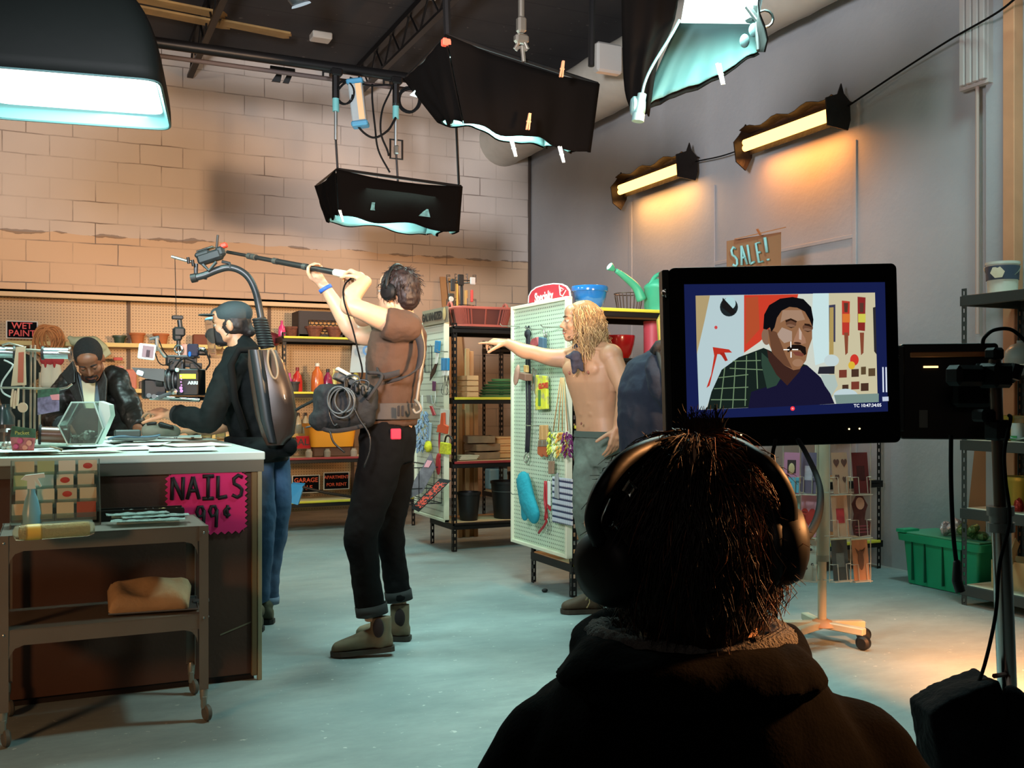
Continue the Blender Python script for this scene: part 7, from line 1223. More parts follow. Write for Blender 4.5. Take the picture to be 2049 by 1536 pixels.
b = B(); b.loft([(q(0, .074, -.022), hm.to_3x3() @ V((.058, 0, 0)), hm.to_3x3() @ V((0, .046, .004))), (q(0, .082, -.055), hm.to_3x3() @ V((.062, 0, 0)), hm.to_3x3() @ V((0, .06, 0))), (q(0, .066, -.1), hm.to_3x3() @ V((.056, 0, 0)), hm.to_3x3() @ V((0, .054, .01))), (q(0, .05, -.118), hm.to_3x3() @ V((.02, 0, 0)), hm.to_3x3() @ V((0, .02, 0)))], seg=20); b.ell(q(0, .12, -.05), (.012, .022, .03), hm); b.blob('face_mask', M('mask black', '16181a', .85), r, vox=.006, it=5)
b = B()
for sx in (-1, 1): b.tube([q(.05 * sx, .05, -.035), q(.074 * sx, .01, -.01), q(.075 * sx, -.005, .005)], .002, 5); b.tube([q(.05 * sx, .04, -.09), q(.072 * sx, .0, -.05)], .002, 5)
b.o('mask_loops', M('mask black'), r, smooth=180)
b = B(); b.sheet(lambda u, v: q(.1 * math.sin((u - .5) * 2.6), .035 + .095 * math.cos((u - .5) * 2.3), .028 - .2 * v), 16, 8, .0015); b.o('face_shield', M('shield clear', 'f0e6dc', .12, trans=.97, ior=1.04), r, smooth=180)
b = B(); b.tube([q(.1 * math.sin((u - .5) * 2.9), .035 + .088 * math.cos((u - .5) * 2.3), .028) for u in [i / 16 for i in range(17)]], .006, 6); b.o('shield_band', M('band blue', '7fc3dc', .3), r, smooth=180)
BJ = M('black jacket', '0a0f0f', .85, ior=1.25, sheen=.0, bump=.12, bs=40); b = B()
b.loft([(Q(478, 694), f * .06, lt * .085), (Q(484, 704), f * .08, lt * .13), (Q(492, 728), f * .12, lt * .2), (Q(496, 780), f * .135, lt * .18), (Q(502, 840), f * .125, lt * .17), (Q(514, 890), f * .125, lt * .15), (Q(520, 918), f * .125, lt * .15)])
limb(b, [(Q(470, 728, 5.12), .07), (Q(450, 765, 5.06), .07), (Q(432, 810, 5.0), .066), (Q(418, 840, 4.99), .062), (Q(392, 840, 5.02), .058), (Q(357, 829, 5.08), .05)]); limb(b, [(fS, .068), (fE, .055)]); b.cap(Q(485, 690), .062, Q(492, 705), .07)
b.blob('jacket', BJ, r, vox=.008, it=4, disp=.03, ds=.085)
B().tube([Q(359, 829, 5.08), Q(351, 828, 5.09)], .046, 18).o('sleeve_cuff', M('cuff black', '0e1212', .9), r)
b = B(); b.tube([Q(514, 700, 5.05), Q(478, 700, 5.02), Q(462, 730, 4.98), Q(470, 800, 4.98), Q(490, 860, 5.0)], .018, 8); b.o('rig_strap', M('strap black', '0c0d0d', .9, ior=1.2), r, smooth=180)
b = B(); limb(b, [(Q(508, 912, 5.2), .1), (Q(520, 1050, 5.2), .08), (Q(515, 1200, 5.25), .062)]); limb(b, [(Q(540, 905, 5.38), .1), (Q(551, 990, 5.36), .085), (Q(549, 1060, 5.34), .072), (Q(539, 1130, 5.34), .06), (Q(536, 1203, 5.35), .056)])
b.blob('jeans', M('blue denim', '2f4a66', .9, var=.15, vs=8, bump=.1, bs=60), r, vox=.008, it=4, disp=.018, ds=.08); B().tube([Q(537, 1192, 5.35), Q(536, 1206, 5.35)], .06, 20, caps=False).o('turned_cuff', M('denim pale', '5f7387', .9), r, mods=[('SOLIDIFY', dict(thickness=.005))])
boot(r, PZ(549, 1246, .004), PZ(549, 1246, .004) - RT * .27, Q(538, 1212, 5.33), .04, M('shoe olive', '4d4a38', .8), M('shoe sole', '23221e', .7), name='shoe', shaft_r=.04); boot(r, PZ(528, 1262, .004), PZ(528, 1262, .004) - RT * .27, Q(516, 1222, 5.2), .04, M('shoe olive'), M('shoe sole'), name='shoe', shaft_r=.04)
# body-worn support rig
rg = T('camera_support_rig', 'body-worn camera support with curved arm rising over the camera operator', 'camera rig', Q(545, 900, 5.15)); GX = M('rig graphite', '23282a', .4, metal=.3)
b = B(); n = 12; HS = [((526, 700), 26, .05), ((534, 730), 34, .075), ((545, 780), 38, .08), ((553, 830), 38, .08), ((556, 868), 30, .07), ((552, 890), 16, .05)]
b.loft([(Q(x, y, 5.0), RT * w_ / F * 5.18 + FW * .02, FW * d_ * .7) for (x, y), w_, d_ in HS], seg=30, ex=2.6); b.o('back_shell', M('shell brown black', '352820', .35, coat=.3, var=.1, vs=4), rg, smooth=60)
b = B(); b.loft([(Q(512, 700, 4.95), RT * .03, FW * .035), (Q(522, 760,  4.95), RT * .034, FW * .035), (Q(534, 840,  4.95), RT * .03, FW * .03), (Q(545, 885, 4.95), RT * .02, FW * .02)], seg=20); b.o('front_spine', GX, rg)
b = B(); lp = cat([Q(537, 700, 4.92), Q(536, 725, 4.9), Q(543, 750, 4.88), Q(552, 757, 4.88), Q(556, 742, 4.9), Q(550, 712, 4.94), Q(543, 697, 4.95)], 5); b.tube(lp, .006, 6); b.o('strap_loop', M('loop tan', '75604a', .6), rg, smooth=180)
b = B(); b.ell(Q(520, 900, 5.1), (.1, .12, .06)); b.box(Q(560, 895, 5.15), (.15, .2, .09), bev=.03); b.ell(Q(580, 890, 5.05), .04); b.loft([(Q(512, 872, 5.28), f * .16, lt * .2), (Q(516, 922, 5.28), f * .16, lt * .2)]); b.blob('hip_belt', BJ, rg, vox=.01, it=4)
b = B()
for i in range(11): t_ = i / 10; c = Q(520 + 13 * t_, 640 + 52 * t_, 5.2); b.tube(arc(c, RT, FW, .033 + .003 * t_, 0, 2 * PI, 18)[:-1], .0075, 6, closed=True)
b.cyl(Q(520, 636, 5.2), Q(533, 696, 5.2), .03); b.o('spring_bellows', RUB, rg)
b = B(); c_, rr_ = crp([(Q(525, 650, 5.2), .019), (Q(518, 612, 5.2), .019), (Q(511, 582, 5.19), .018), (Q(498, 556, 5.18), .018), (Q(480, 541, 5.17), .018), (Q(458, 535, 5.16), .018), (Q(435, 540, 5.15), .018), (Q(410, 550, 5.14), .018), (Q(388, 556, 5.13), .018)], 5); b.tube(c_, rr_, 14); b.o('curved_arm', GX, rg, smooth=180)
B().cyl(Q(394, 555, 5.13), Q(383, 557, 5.13), .023).o('arm_end', RUB, rg)
b = B(); hd = FR(Q(422, 518, 5.15), RT * .93 + UP * .3, UP); b.box((0, .01, 0), (.13, .055, .06), hd, bev=.012); b.box((-.03, .035, 0), (.08, .03, .06), hd, bev=.01); b.box((.06, .02, 0), (.04, .05, .05), hd, bev=.01); b.tube([hd @ V((-.08, 0, 0)), hd @ V((-.1, -.06, 0)), hd @ V((-.05, -.085, 0))], .012, 7); b.tube([hd @ V((-.04, -.02, .03)), hd @ V((-.02, -.06, .03)), hd @ V((.03, -.03, .03))], .009, 6); b.tube([hd @ V((.05, -.03, 0)), hd @ V((.085, -.05, 0)), hd @ V((.08, -.08, 0))], .008, 6); b.o('winch_head', GX, rg)
B(hd).box((.085, .045, 0), (.035, .025, .03), bev=.005).o('red_clip', M('rig red', 'c2321f', .4), rg); B(hd).box((-.01, .055, .0), (.09, .008, .05), bev=.003).o('silver_plate', CHR, rg)
B().cyl(Q(433, 500, 5.15), Q(436, 470, 5.15), .006).o('antenna', RUB, rg); B().cyl(Q(343, 513, 5.1), Q(382, 524, 5.12), .007).o('front_rod', STEEL, rg); [B().cyl(Q(x, y, 5.11), Q(x + 2, y + 12, 5.11), .008).o('rod_clamp', PIPE, rg) for x, y in ((376, 515), (385, 520))]
B().cyl(Q(350, 518, 5.1), Q(353, 640, 5.1), .0018, seg=6).o('suspension_line', CAB, rg)
# film camera
cm = T('film_camera', 'rigged black film camera with matte box aimed at the man behind the counter', 'film camera', Q(370, 800, 5.1)); CB_ = M('camera black', '141617', .4); CG = M('camera grey', '4c5052', .4, metal=.2); DC = 5.1
def cbx(name, x0, y0, x1, y1, dep, mat, d=DC, bev=.005, rot=0.):
    c = Q((x0 + x1) / 2, (y0 + y1) / 2, d); return B(FR(c, RT * math.cos(rot) + UP * math.sin(rot), UP) if rot else FR(c, RT, UP)).box((0, 0, 0), ((x1 - x0) * d / F, (y1 - y0) * d / F, dep), bev=bev).o(name, mat, cm)
cbx('camera_body', 361, 738, 404, 791, .13, CB_); cbx('body_edge', 363, 739, 404, 742, .134, CG); cbx('yellow_label', 368, 748.5, 400, 758, .134, M('label yellow', 'c9cf3a', .5), bev=.001); 
m = FR(Q(386, 766, DC - .069), RT, UP); text('ARRI', .022, m, M('camera print', '9fb4b6', .4), cm, bold=.001, sx=1.1)
b = B(); m = FR(Q(363, 762, DC), -RT, UP); q0 = Q(362, 760, DC); b.lathe([(0, 0), (.05, 0), (.055, .015), (.05, .03), (.056, .035), (.056, .05), (.05, .055), (.052, .078), (0, .08)], q0, -RT, seg=28); lens_ = b.o('lens', CB_, cm)
for t_ in (.02, .042, .06): B().lathe([(.052, t_), (.0585, t_), (.0585, t_ + .007), (.052, t_ + .007)], q0, -RT, seg=32).o('focus_ring', CG, lens_)
b = B(); b.box(Q(308, 778, DC), (.11, .13, .1), bev=.008); b.o('matte_box', CB_, cm); vs = [Q(264, 735, 5.02), Q(330, 738, 5.02), Q(329, 763, 5.02), Q(291, 757, 5.02), Q(278, 752, 5.02)]; n = 5; B().add([v - FW * .006 for v in vs] + vs, [tuple(range(n)), tuple(range(n, 2 * n))[::-1]] + [((k + 1) % n, k, n + k, n + (k + 1) % n) for k in range(n)]).o('side_flag', CG, cm, smooth=0)
vs = [Q(264, 735, 5.0), Q(272, 738, 5.0), Q(290, 752, 5.0), Q(286, 757, 5.0)]; cbx('flag_tag', 273, 741, 287, 751, .01, M('tag glow', 'c9d6e2', .4), d=5.0, rot=-.3)
b = B(); b.lathe([(.02, 0), (.042, 0), (.05, .03), (.02, .03)], Q(330, 760, 5.08), -RT); b.o('lens_hood', RUB, cm)
cbx('top_plate', 333, 711, 395, 716, .1, CG); cbx('baseplate', 345, 793, 404, 801, .1, CB_); B().cyl(Q(296, 792, 5.05), Q(400, 800, 5.05), .008).o('rod', CHR, cm); B().cyl(Q(300, 797, 5.15), Q(400, 801, 5.15), .008).o('rod', CHR, cm)
b = B(); [b.cyl(Q(x, y, 5.0), Q(x, y, 5.08), .012, seg=12) for x, y in ((298, 791), (308, 793), (349, 783))]; b.tube([Q(318, 795, 5.02), Q(345, 785, 5.0)], .01, 8); b.o('rod_clamp', CG, cm); B().lathe([(0, 0), (.016, 0), (.016, .01), (0, .012)], Q(349, 783, 4.98), -FW, seg=18).o('thumb_knob', CHR, cm)
for i in range(6): B().ell(Q(362 + (i % 2), 752 + i * 6, 5.0), .004 if i < 4 else .008, seg=8, rings=6).o('violet_light', EM('violet led', 'd9a0e8', 1.6), cm)
cbx('monitor_back', 375, 688, 397, 713, .02, M('monitor navy', '141d30', .3), d=5.05); cbx('monitor_glow', 377, 703, 382, 713, .01, EM('blue glow', '3a8cff', 1.4), d=5.03); cbx('pink_panel', 362, 688, 375, 712, .01, M('pink panel', 'b0806f', .4), d=5.12)
m = cbx('phone_monitor', 277, 688, 311, 719, .018, M('phone shell', 'c5d2cd', .35), d=5.0, rot=-.12); cbx('phone_screen', 286, 692, 308, 715, .02, EM('phone glow', 'e2c8cc', .9), d=4.995, rot=-.12, bev=0); cbx('phone_figure', 293, 699, 302, 715, .022, M('figure dark', '3a2a30', .5), d=4.994, rot=-.12, bev=.004)
b = B(); b.tube([Q(300, 678, 5.03), Q(318, 674, 5.03)], .008, 7); b.tube([Q(314, 676, 5.03), Q(314, 702, 5.03)], .01, 8); b.tube([Q(316, 695, 5.03), Q(328, 712, 5.05), Q(335, 716, 5.06)], .007, 7); b.o('monitor_arm', STEEL, cm)
b = B(); b.tube(cat([Q(310, 705, 5.0), Q(318, 725, 5.0), Q(330, 730, 5.0), Q(345, 722, 5.0)], 5), .003, 5); b.tube(cat([Q(318, 680, 5.0), Q(326, 700, 5.0), Q(335, 712, 5.0)], 5), .003, 5); b.tube(cat([Q(350, 735, 5.0), Q(365, 718, 5.0), Q(385, 722, 5.0), Q(402, 735, 5.0)], 5), .004, 5); b.tube(cat([Q(400, 700, 5.0), Q(412, 705, 5.0), Q(420, 725, 5.0), Q(412, 740, 5.0)], 5), .005, 5); b.o('cables', CAB, cm, smooth=180)
b = B(); b.box(Q(342, 722, 5.05), (.05, .04, .05), bev=.008); b.box(Q(352, 730, 5.05), (.07, .03, .06), bev=.006); b.box(Q(378, 725, 5.08), (.08, .02, .05), bev=.004); b.box(Q(392, 732, 5.02), (.06, .012, .03), bev=.003); b.cyl(Q(365, 716, 5.06), Q(365, 738, 5.06), .014); b.o('accessory_stack', CB_, cm); B().box(Q(405, 705, 5.08), (.05, .035, .03), bev=.008).o('handle_grip', CB_, cm)
B().cap(Q(400, 698, 5.05), .01, Q(408, 698, 5.05), .01).o('silver_knob', CHR, cm); cbx('pale_block', 351, 736, 358, 744, .02, M('pale connector', '9fc3bf', .4), d=5.0)
b = B(); b.box(Q(355, 635, 5.1), (.055, .03, .02), bev=.004); b.cyl(Q(359, 640, 5.1), Q(361, 656, 5.1), .012); b.box(Q(358, 664, 5.1), (.06, .05, .05), bev=.01); b.box(Q(355, 674, 5.1), (.045, .045, .04), bev=.01); b.cyl(Q(357, 680, 5.1), Q(357, 700, 5.1), .01); b.o('hanging_bracket', CB_, cm); b = B(); b.tube(arc(Q(357, 698, 5.08), RT, UP, .02, 0, 2 * PI, 12)[:-1], .005, 6, closed=True); b.cyl(Q(357, 702, 5.08), Q(360, 712, 5.08), .008); b.o('shackle', CHR, cm)
# things between the hands at the far edge of the counter
c = PZ(322, 876, CT + .01); c = V((c.x, c.y, CT)); g = T('grey_cloth_lump', 'rumpled grey work mitt lying between the two men on the counter', 'mitt', c); b = B(); b.cap(c + UP * .05 - RT * .06, .045, c + UP * .045 + RT * .07, .035); b.ell(c - RT * .02 + UP * .05, (.08, .05, .04)); b.blob('mitt', M('lump grey', '6b675a', .9), g, vox=.008, it=3, disp=.015, ds=.05); b = B(); b.cap(c - RT * .06 + UP * .088 - FW * .03, .008, c - RT * .02 + UP * .092 - FW * .03, .008); b.cap(c + RT * .01 + UP * .085 - FW * .03, .014, c + RT * .07 + UP * .07 - FW * .03, .01); b.o('black_strap', RUB, g)  # made-up cloth lump in place of an unclear sleeve-like shape
gc = V((PZ(360, 872, CT).x + .1, 5.85, CT)); gr_ = T('glass_tumbler', 'group of clear glasses standing behind the film camera', 'glasses', gc); [B().lathe([(0, 0), (.028, 0), (.032, .1), (.03, .1), (.026, .006), (0, .006)], gc + V((.075 * i, 0, 0))).o('glass', M('glass clear', 'dfe8df', .05, trans=.9, ior=1.3), gr_) for i in range(3)]

# ============================== man behind the counter
D = 5.95; r = T('person', 'person in black leather jacket leaning over the counter and looking down', 'person', V((P(180, 900, 6.2).x, P(180, 900, 6.25).y + .12, 0)))
hc = Q(178, 716, 5.72); hf = (-FW * .78 + RT * .3 - UP * .75).normalized(); hu = UP + (-FW) * .62; b = B(); q, hm = head(b, hc, hf, hu, 1.0, jaw=1.05)
b.cap(hc - UP * .05 + FW * .06, .058, Q(182, 770, 5.98), .062); ft = (-FW * .95 + RT * .3).normalized(); lt = UP.cross(ft).normalized()
b.loft([(Q(186, 770, 6.0), lt * .15, ft * .09), (Q(188, 800, 6.05), lt * .18, ft * .11), (Q(190, 880, 6.2), lt * .16, ft * .11), (Q(190, 960, 6.3), lt * .16, ft * .11)])
lS, rS = Q(236, 752, 5.95), Q(132, 768, 6.0); lE, lW = Q(262, 815, 5.9), Q(276, 858, 5.72); rE, rW = Q(96, 842, 5.85), Q(150, 862, 5.55)
limb(b, [(lS, .045), (lE, .038)]); limb(b, [(lE, .038), (lW, .028)]); limb(b, [(rS, .045), (rE, .038)]); limb(b, [(rE, .038), (rW, .028)])
hand(b, lW, (Q(292, 868, 5.66) - lW), (-UP - FW * .2), side=-1, curl=(.35, .4, .45, .5), tcurl=.2, s=1.05); hand(b, rW, Q(180, 868, 5.5) - rW, -UP, side=1, curl=(.3, .3, .3, .3))
bb = V((ORG[r].x, ORG[r].y, 0))
for s_ in (-1, 1): limb(b, [(Q(190, 960, 6.3) + RT * .09 * s_, .08), (bb + RT * .1 * s_ + UP * .48, .055), (bb + RT * .11 * s_ + UP * .08, .042)])
b.blob('body', SKD, r, vox=.0065, it=3); face_bits(r, q, hm, lid=1.05, skin=SKD, lips=M('lips dark', '5f352a', .5))
b = B(); b.ell(hc - hf * .012 + (hu.normalized()) * .024, (.08, .1, .088), hm); b.blob('hair', M('hair coal', '0d0b0a', .9, bump=.5, bs=140), r, vox=.006, it=2); b = B(); b.tube([q(-.028, .094, -.058), q(0, .104, -.0575), q(.028, .094, -.058)], [.003, .0045, .003], 7); b.ell(q(0, .09, -.098), (.02, .012, .014), hm); b.tube([q(-.03, .088, -.062), q(-.034, .08, -.085), q(-.015, .086, -.1)], .0035, 6); b.tube([q(.03, .088, -.062), q(.034, .08, -.085), q(.015, .086, -.1)], .0035, 6); b.o('beard', M('hair coal'), r, smooth=180)
LJ = M('black leather', '17130f', .46, coat=.05, var=.2, vs=10, bump=.15, bs=30); b = B()
b.loft([(Q(190, 762, 6.04), lt * .1, ft * .07), (Q(188, 772, 6.02), lt * .19, ft * .1), (Q(188, 800, 6.04), lt * .225, ft * .13), (Q(190, 850, 6.12), lt * .215, ft * .14), (Q(190, 960, 6.28), lt * .2, ft * .14)])
limb(b, [(Q(228, 754, 5.97), .075), (Q(246, 785, 5.92), .068), (Q(260, 818, 5.88), .066), (Q(272, 845, 5.78), .056), (Q(277, 857, 5.74), .048)]); limb(b, [(Q(140, 764, 6.0), .075), (Q(118, 800, 5.94), .07), (Q(104, 838, 5.85), .066), (Q(128, 852, 5.7), .062)])
b.blob('leather_jacket', LJ, r, vox=.009, it=3, disp=.035, ds=.085)
def on_chest(px, py, off=0.): return Q(px, py, 5.83 + off)
def flatp(name, pts, mat, off=0., t=.012):
    vs = [on_chest(x, y, off - .0008 * (y - 760)) for x, y in pts]; n = len(vs); B().add([v - FW * t for v in vs] + vs, [tuple(range(n)), tuple(range(n, 2 * n))[::-1]] + [((k + 1) % n, k, n + k, n + (k + 1) % n) for k in range(n)]).o(name, mat, r, smooth=0, mods=[('BEVEL', dict(width=.003, segments=2))])
flatp('denim_shirt', [(150, 735), (165, 760), (186, 775), (200, 755), (204, 800), (207, 868), (180, 868), (168, 820), (154, 770)], M('washed denim', '56666e', .9), -.0)
flatp('undershirt', [(164, 760), (172, 766), (184, 766), (192, 758), (190, 800), (189, 868), (180, 850), (171, 815)], M('cream tee', 'c9c6a6', .9), -.016)
flatp('lapel', [(148, 722), (154, 738), (160, 770), (172, 815), (181, 850), (168, 822), (150, 795), (136, 770), (140, 745)], LJ, -.03, .016); flatp('lapel', [(206, 735), (216, 760), (214, 800), (212, 868), (203, 868), (201, 800), (196, 762)], LJ, -.03, .016)
flatp('collar', [(124, 748), (147, 722), (152, 742), (152, 765), (138, 768)], LJ, -.05, .016)
b = B(); limb(b, [(Q(128, 852, 5.7), .064), (Q(146, 858, 5.6), .05)]); b.o('plaid_cuff', M('plaid slate', '2c3436', .9, var=.5, vs=30), r)
b = B(); b.loft([(bb + UP * 1.0, RT * .17, FW * .13), (bb + UP * .8, RT * .18, FW * .13)]); [limb(b, [(bb + RT * .09 * s_ + UP * .85, .095), (bb + RT * .11 * s_ + UP * .1, .07)]) for s_ in (-1, 1)]; b.blob('trousers', M('dark trousers', '1c1b1c', .9), r, vox=.012); [boot(r, bb + RT * .11 * s_ + FW * .08, bb + RT * .12 * s_ - FW * .19, bb + RT * .11 * s_ + UP * .12 + FW * .02, .04, SOL, RUB, name='shoe', shaft_r=.04) for s_ in (-1, 1)]

# ============================== long-haired shirtless man
D = 5.6; r = T('person', 'shirtless long-haired person in worn jeans pointing to the left', 'person', V((P(1195, 1210, 5.6).x, P(1195, 1210, 5.6).y, 0)))
ft = (-RT * .74 - FW * .62).normalized(); lt = UP.cross(ft).normalized(); b = B(); hc = Q(1163, 640, 5.58); hf = (-RT * 1. - FW * .06 + UP * .02); q, hm = head(b, hc, hf, UP, 1.02, open_mouth=True)
b.cap(hc - UP * .07 + RT * .02, .056, Q(1178, 700, 5.6), .064)
b.loft([(Q(1180, 694, 5.6), lt * .1, ft * .07), (Q(1182, 708, 5.6), lt * .165, ft * .09), (Q(1185, 735, 5.6), lt * .19, ft * .115), (Q(1187, 765, 5.6), lt * .175, ft * .115), (Q(1190, 800, 5.6), lt * .145, ft * .098), (Q(1195, 835, 5.6), lt * .135, ft * .093), (Q(1199, 865, 5.6), lt * .145, ft * .1), (Q(1202, 900, 5.6), lt * .155, ft * .11)], seg=36)
c0 = Q(1183, 735, 5.6)
for s_ in (-1, 1): b.ell(c0 + lt * .075 * s_ + ft * .078 - UP * .01, (.07, .036, .05), Matrix((lt, ft, UP)).transposed().to_4x4()); b.cap(Q(1186, 775, 5.6) + lt * .15 * s_, .035, c0 + lt * .17 * s_ + UP * .02, .05)
for k in range(3):
    for s_ in (-1, 1): b.ell(Q(1191 + 2 * k, 785 + 21 * k, 5.6) + lt * .034 * s_ + ft * (.088 - .004 * k), (.027, .018, .022), Matrix((lt, ft, UP)).transposed().to_4x4())
lS, rS = Q(1222, 712, 5.47), Q(1140, 716, 5.74); b.ell(lS, .068); b.ell(rS, .062); b.cap(Q(1178, 690, 5.6), .05, lS + UP * .02, .045); b.cap(Q(1178, 690, 5.6), .05, rS + UP * .02, .04)
rE, rW = Q(1066, 705, 5.78), Q(1013, 685, 5.84); limb(b, [(rS, .058), (Q(1110, 716, 5.75), .053), (Q(1085, 711, 5.77), .045), (rE, .042)]); limb(b, [(rE, .042), (Q(1048, 702, 5.8), .044), (Q(1028, 692, 5.82), .034), (rW, .026)])
hand(b, rW, (Q(978, 682, 5.86) - rW), (-UP * .8 + FW * .3), side=1, curl=(.06, .75, .85, .95), tcurl=.3, s=1.02, spread=.05)
lE, lW = Q(1250, 782, 5.38), Q(1236, 858, 5.36); limb(b, [(lS, .06), (Q(1236, 745, 5.43), .055), (lE, .045)]); limb(b, [(lE, .044), (Q(1247, 815, 5.36), .042), (lW, .028)]); hand(b, lW, (Q(1226, 905, 5.36) - lW), (-RT * .4 + FW * .6), side=-1, curl=(.25, .3, .35, .4), tcurl=.2, s=1.05)
limb(b, [(Q(1182, 905, 5.62), .07), (Q(1174, 1030, 5.55), .046), (Q(1195, 1175, 5.55), .036)]); limb(b, [(Q(1222, 905, 5.55), .07), (Q(1248, 1040, 5.45), .046), (Q(1260, 1190, 5.4), .036)])
b.cap(Q(1176, 697, 5.6) + ft * .07, .012, lS + ft * .04 + UP * .035, .012); b.cap(Q(1176, 697, 5.6) + ft * .07, .012, rS + ft * .04 + UP * .03, .012)
for s_ in (-1, 1):
    b.cap(Q(1187, 775, 5.6) + lt * .12 * s_, .05, Q(1192, 830, 5.6) + lt * .085 * s_, .05)
b.blob('body', SKL, r, vox=.006, it=2); face_bits(r, q, hm, 1.02, brow='4a3524', lips=M('lips rose', 'a0605a', .5))
b = B(); b.ell(Q(1163, 847, 5.5) - FW * .0, (.006, .004, .008)); b.ell(c0 + lt * .09 + ft * .108 - UP * .03, (.011, .006, .011)); b.ell(c0 - lt * .06 + ft * .108 - UP * .03, (.011, .006, .011)); b.o('skin_marks', M('skin mark', '7a4a3a', .6), r)
HB = M('hair blond', '94734a', .5, var=.3, vs=25); HL = M('hair streak', 'c9a873', .45); b = B(); b.ell(hc + RT * .02 + UP * .02, (.086, .1, .092), hm); b.ell(hc + RT * .055 - UP * .06, (.07, .062, .1)); b.ell(hc + RT * .06 - UP * .13, (.05, .055, .07)); b.blob('hair', HB, r, vox=.007, it=3, disp=.02, ds=.03)
for nm, mt, n, r0 in (('hair_strands', HB, 420, .0034), ('hair_streaks', HL, 170, .003)):
    st = []
    for i in range(n):
        a = rnd.uniform(-2.5, 2.5); dv = (RT * math.cos(a) - FW * math.sin(a)); p = hc + RT * .012 + dv * rnd.uniform(.02, .06) + UP * (.1 - rnd.random() * .02); L = rnd.uniform(.22, .42); ph = rnd.uniform(0, 6); pts = []
        if dv.dot(RT) < -.15 and rnd.random() < .75: continue
        for k in range(12):
            t_ = k / 11; out = .092 * min(1, (t_ * 4) ** .6) + .012 * t_; z = .1 - L * t_ ** 1.15
            pts.append(hc + RT * (.015 + .03 * t_) + dv * (out + .02 * t_ * math.sin(ph + t_ * 17)) + UP * z + V((.022 * t_ * math.sin(ph * 2 + t_ * 17), .022 * t_ * math.cos(ph + t_ * 16), 0)))
        st.append(pts)
    strands(r, st, nm, mt, r0, 4)
b = B(); b.cap(q(.0, .084, -.09), .012, q(0, .06, -.105), .014); b.tube([q(-.03, .082, -.062), q(0, .099, -.058), q(.03, .082, -.062)], [.003, .005, .003], 6); b.tube([q(-.05, .02, -.07), q(-.03, .07, -.1), q(0, .083, -.1), q(.03, .07, -.1), q(.05, .02, -.07)], .008, 6); b.o('stubble', M('stubble brown', '6e4f34', .8), r, smooth=180)
b = B(); b.tube([Q(1178, 692, 5.6) + (ft * math.cos(t) + lt * math.sin(t)) * .075 + UP * .02 * math.sin(t) for t in [2 * PI * i / 20 for i in range(20)]], .016, 8, closed=True); kn = Q(1152, 712, 5.46); b.ell(kn, (.035, .03, .03)); b.cap(kn, .03, kn - UP * .09 - RT * .01, .012); b.cap(kn, .03, kn - UP * .075 + RT * .035, .012); b.cap(kn, .02, kn + RT * -.05 + UP * .0, .01); b.blob('bandana', M('bandana navy', '2b2c3a', .9, var=.3, vs=40), r, vox=.006, it=2, disp=.02, ds=.03)
b = B(); b.loft([(Q(1200, 866, 5.6), lt * .152, ft * .108), (Q(1202, 900, 5.6), lt * .168, ft * .122), (Q(1203, 930, 5.6), lt * .165, ft * .118)]); limb(b, [(Q(1184, 905, 5.62), .098), (Q(1178, 960, 5.58), .09), (Q(1173, 1025, 5.55), .074), (Q(1182, 1090, 5.55), .064), (Q(1195, 1168, 5.55), .062)]); limb(b, [(Q(1222, 905, 5.55), .098), (Q(1236, 970, 5.5), .09), (Q(1248, 1040, 5.45), .074), (Q(1258, 1180, 5.4), .06)])
b.blob('jeans', M('faded green denim', '59645a', .9, var=.25, vs=9, bump=.12, bs=60), r, vox=.008, it=3, disp=.02, ds=.06); b = B(); b.loft([(Q(1199, 862, 5.6), lt * .156, ft * .112), (Q(1200, 874, 5.6), lt * .162, ft * .118)], seg=34); b.o('waistband', M('waistband', '3f4a42', .9), r)
B().ell(Q(1178, 1045, 5.47), (.03, .01, .035)).o('torn_knee', SKL, r); 
boot(r, PZ(1209, 1224, .004), PZ(1209, 1224, .004) - RT * .24 - FW * .02, Q(1197, 1182, 5.55), .05, M('boot brown', '4a3a2a', .7, var=.15, vs=15), SOL, shaft_r=.048); boot(r, PZ(1272, 1250, .004), PZ(1272, 1250, .004) - RT * .22 - FW * .05, Q(1262, 1200, 5.38), .05, M('boot brown'), SOL, shaft_r=.048)
b = B(); b.tube([PZ(1172, 1200, .09), Q(1178, 1192, 5.43), Q(1180, 1205, 5.44), Q(1174, 1216, 5.44)], .004, 6); b.o('boot_lace', M('lace tan', 'b09a6f', .8), r, smooth=180)

# ============================== person in navy behind the monitor
D = 4.6; r = T('person', 'person in navy sweater mostly hidden behind the lit monitor', 'person', V((P(1335, 1300, D).x, P(1335, 1300, D).y, 0))); f = (RT * .35 - FW * .94).normalized(); f = (RT * .8 + FW * .6).normalized(); lt = UP.cross(f).normalized(); b = B(); hc = Q(1385, 640, 4.62); q, hm = head(b, hc, f - UP * .2, UP)
b.cap(hc - UP * .06, .055, Q(1362, 715, 4.6), .06); b.loft([(Q(1350, 712, 4.6), f * .06, lt * .09), (Q(1335, 745, 4.6), f * .09, lt * .13), (Q(1315, 820, 4.6), f * .09, lt * .12), (Q(1318, 920, 4.6), f * .09, lt * .13)])
e0, w0_ = Q(1400, 830, 4.5), Q(1440, 780, 4.4); limb(b, [(Q(1330, 735, 4.46), .04), (e0, .036), (w0_, .028)]); hand(b, w0_, RT + UP * .3, -FW, curl=(.5, .5, .5, .5)); e1, w1_ = Q(1420, 830, 4.8), Q(1470, 790, 4.8); limb(b, [(Q(1345, 730, 4.76), .04), (e1, .036), (w1_, .028)]); hand(b, w1_, RT + UP * .3, -FW, side=-1, curl=(.5, .5, .5, .5))
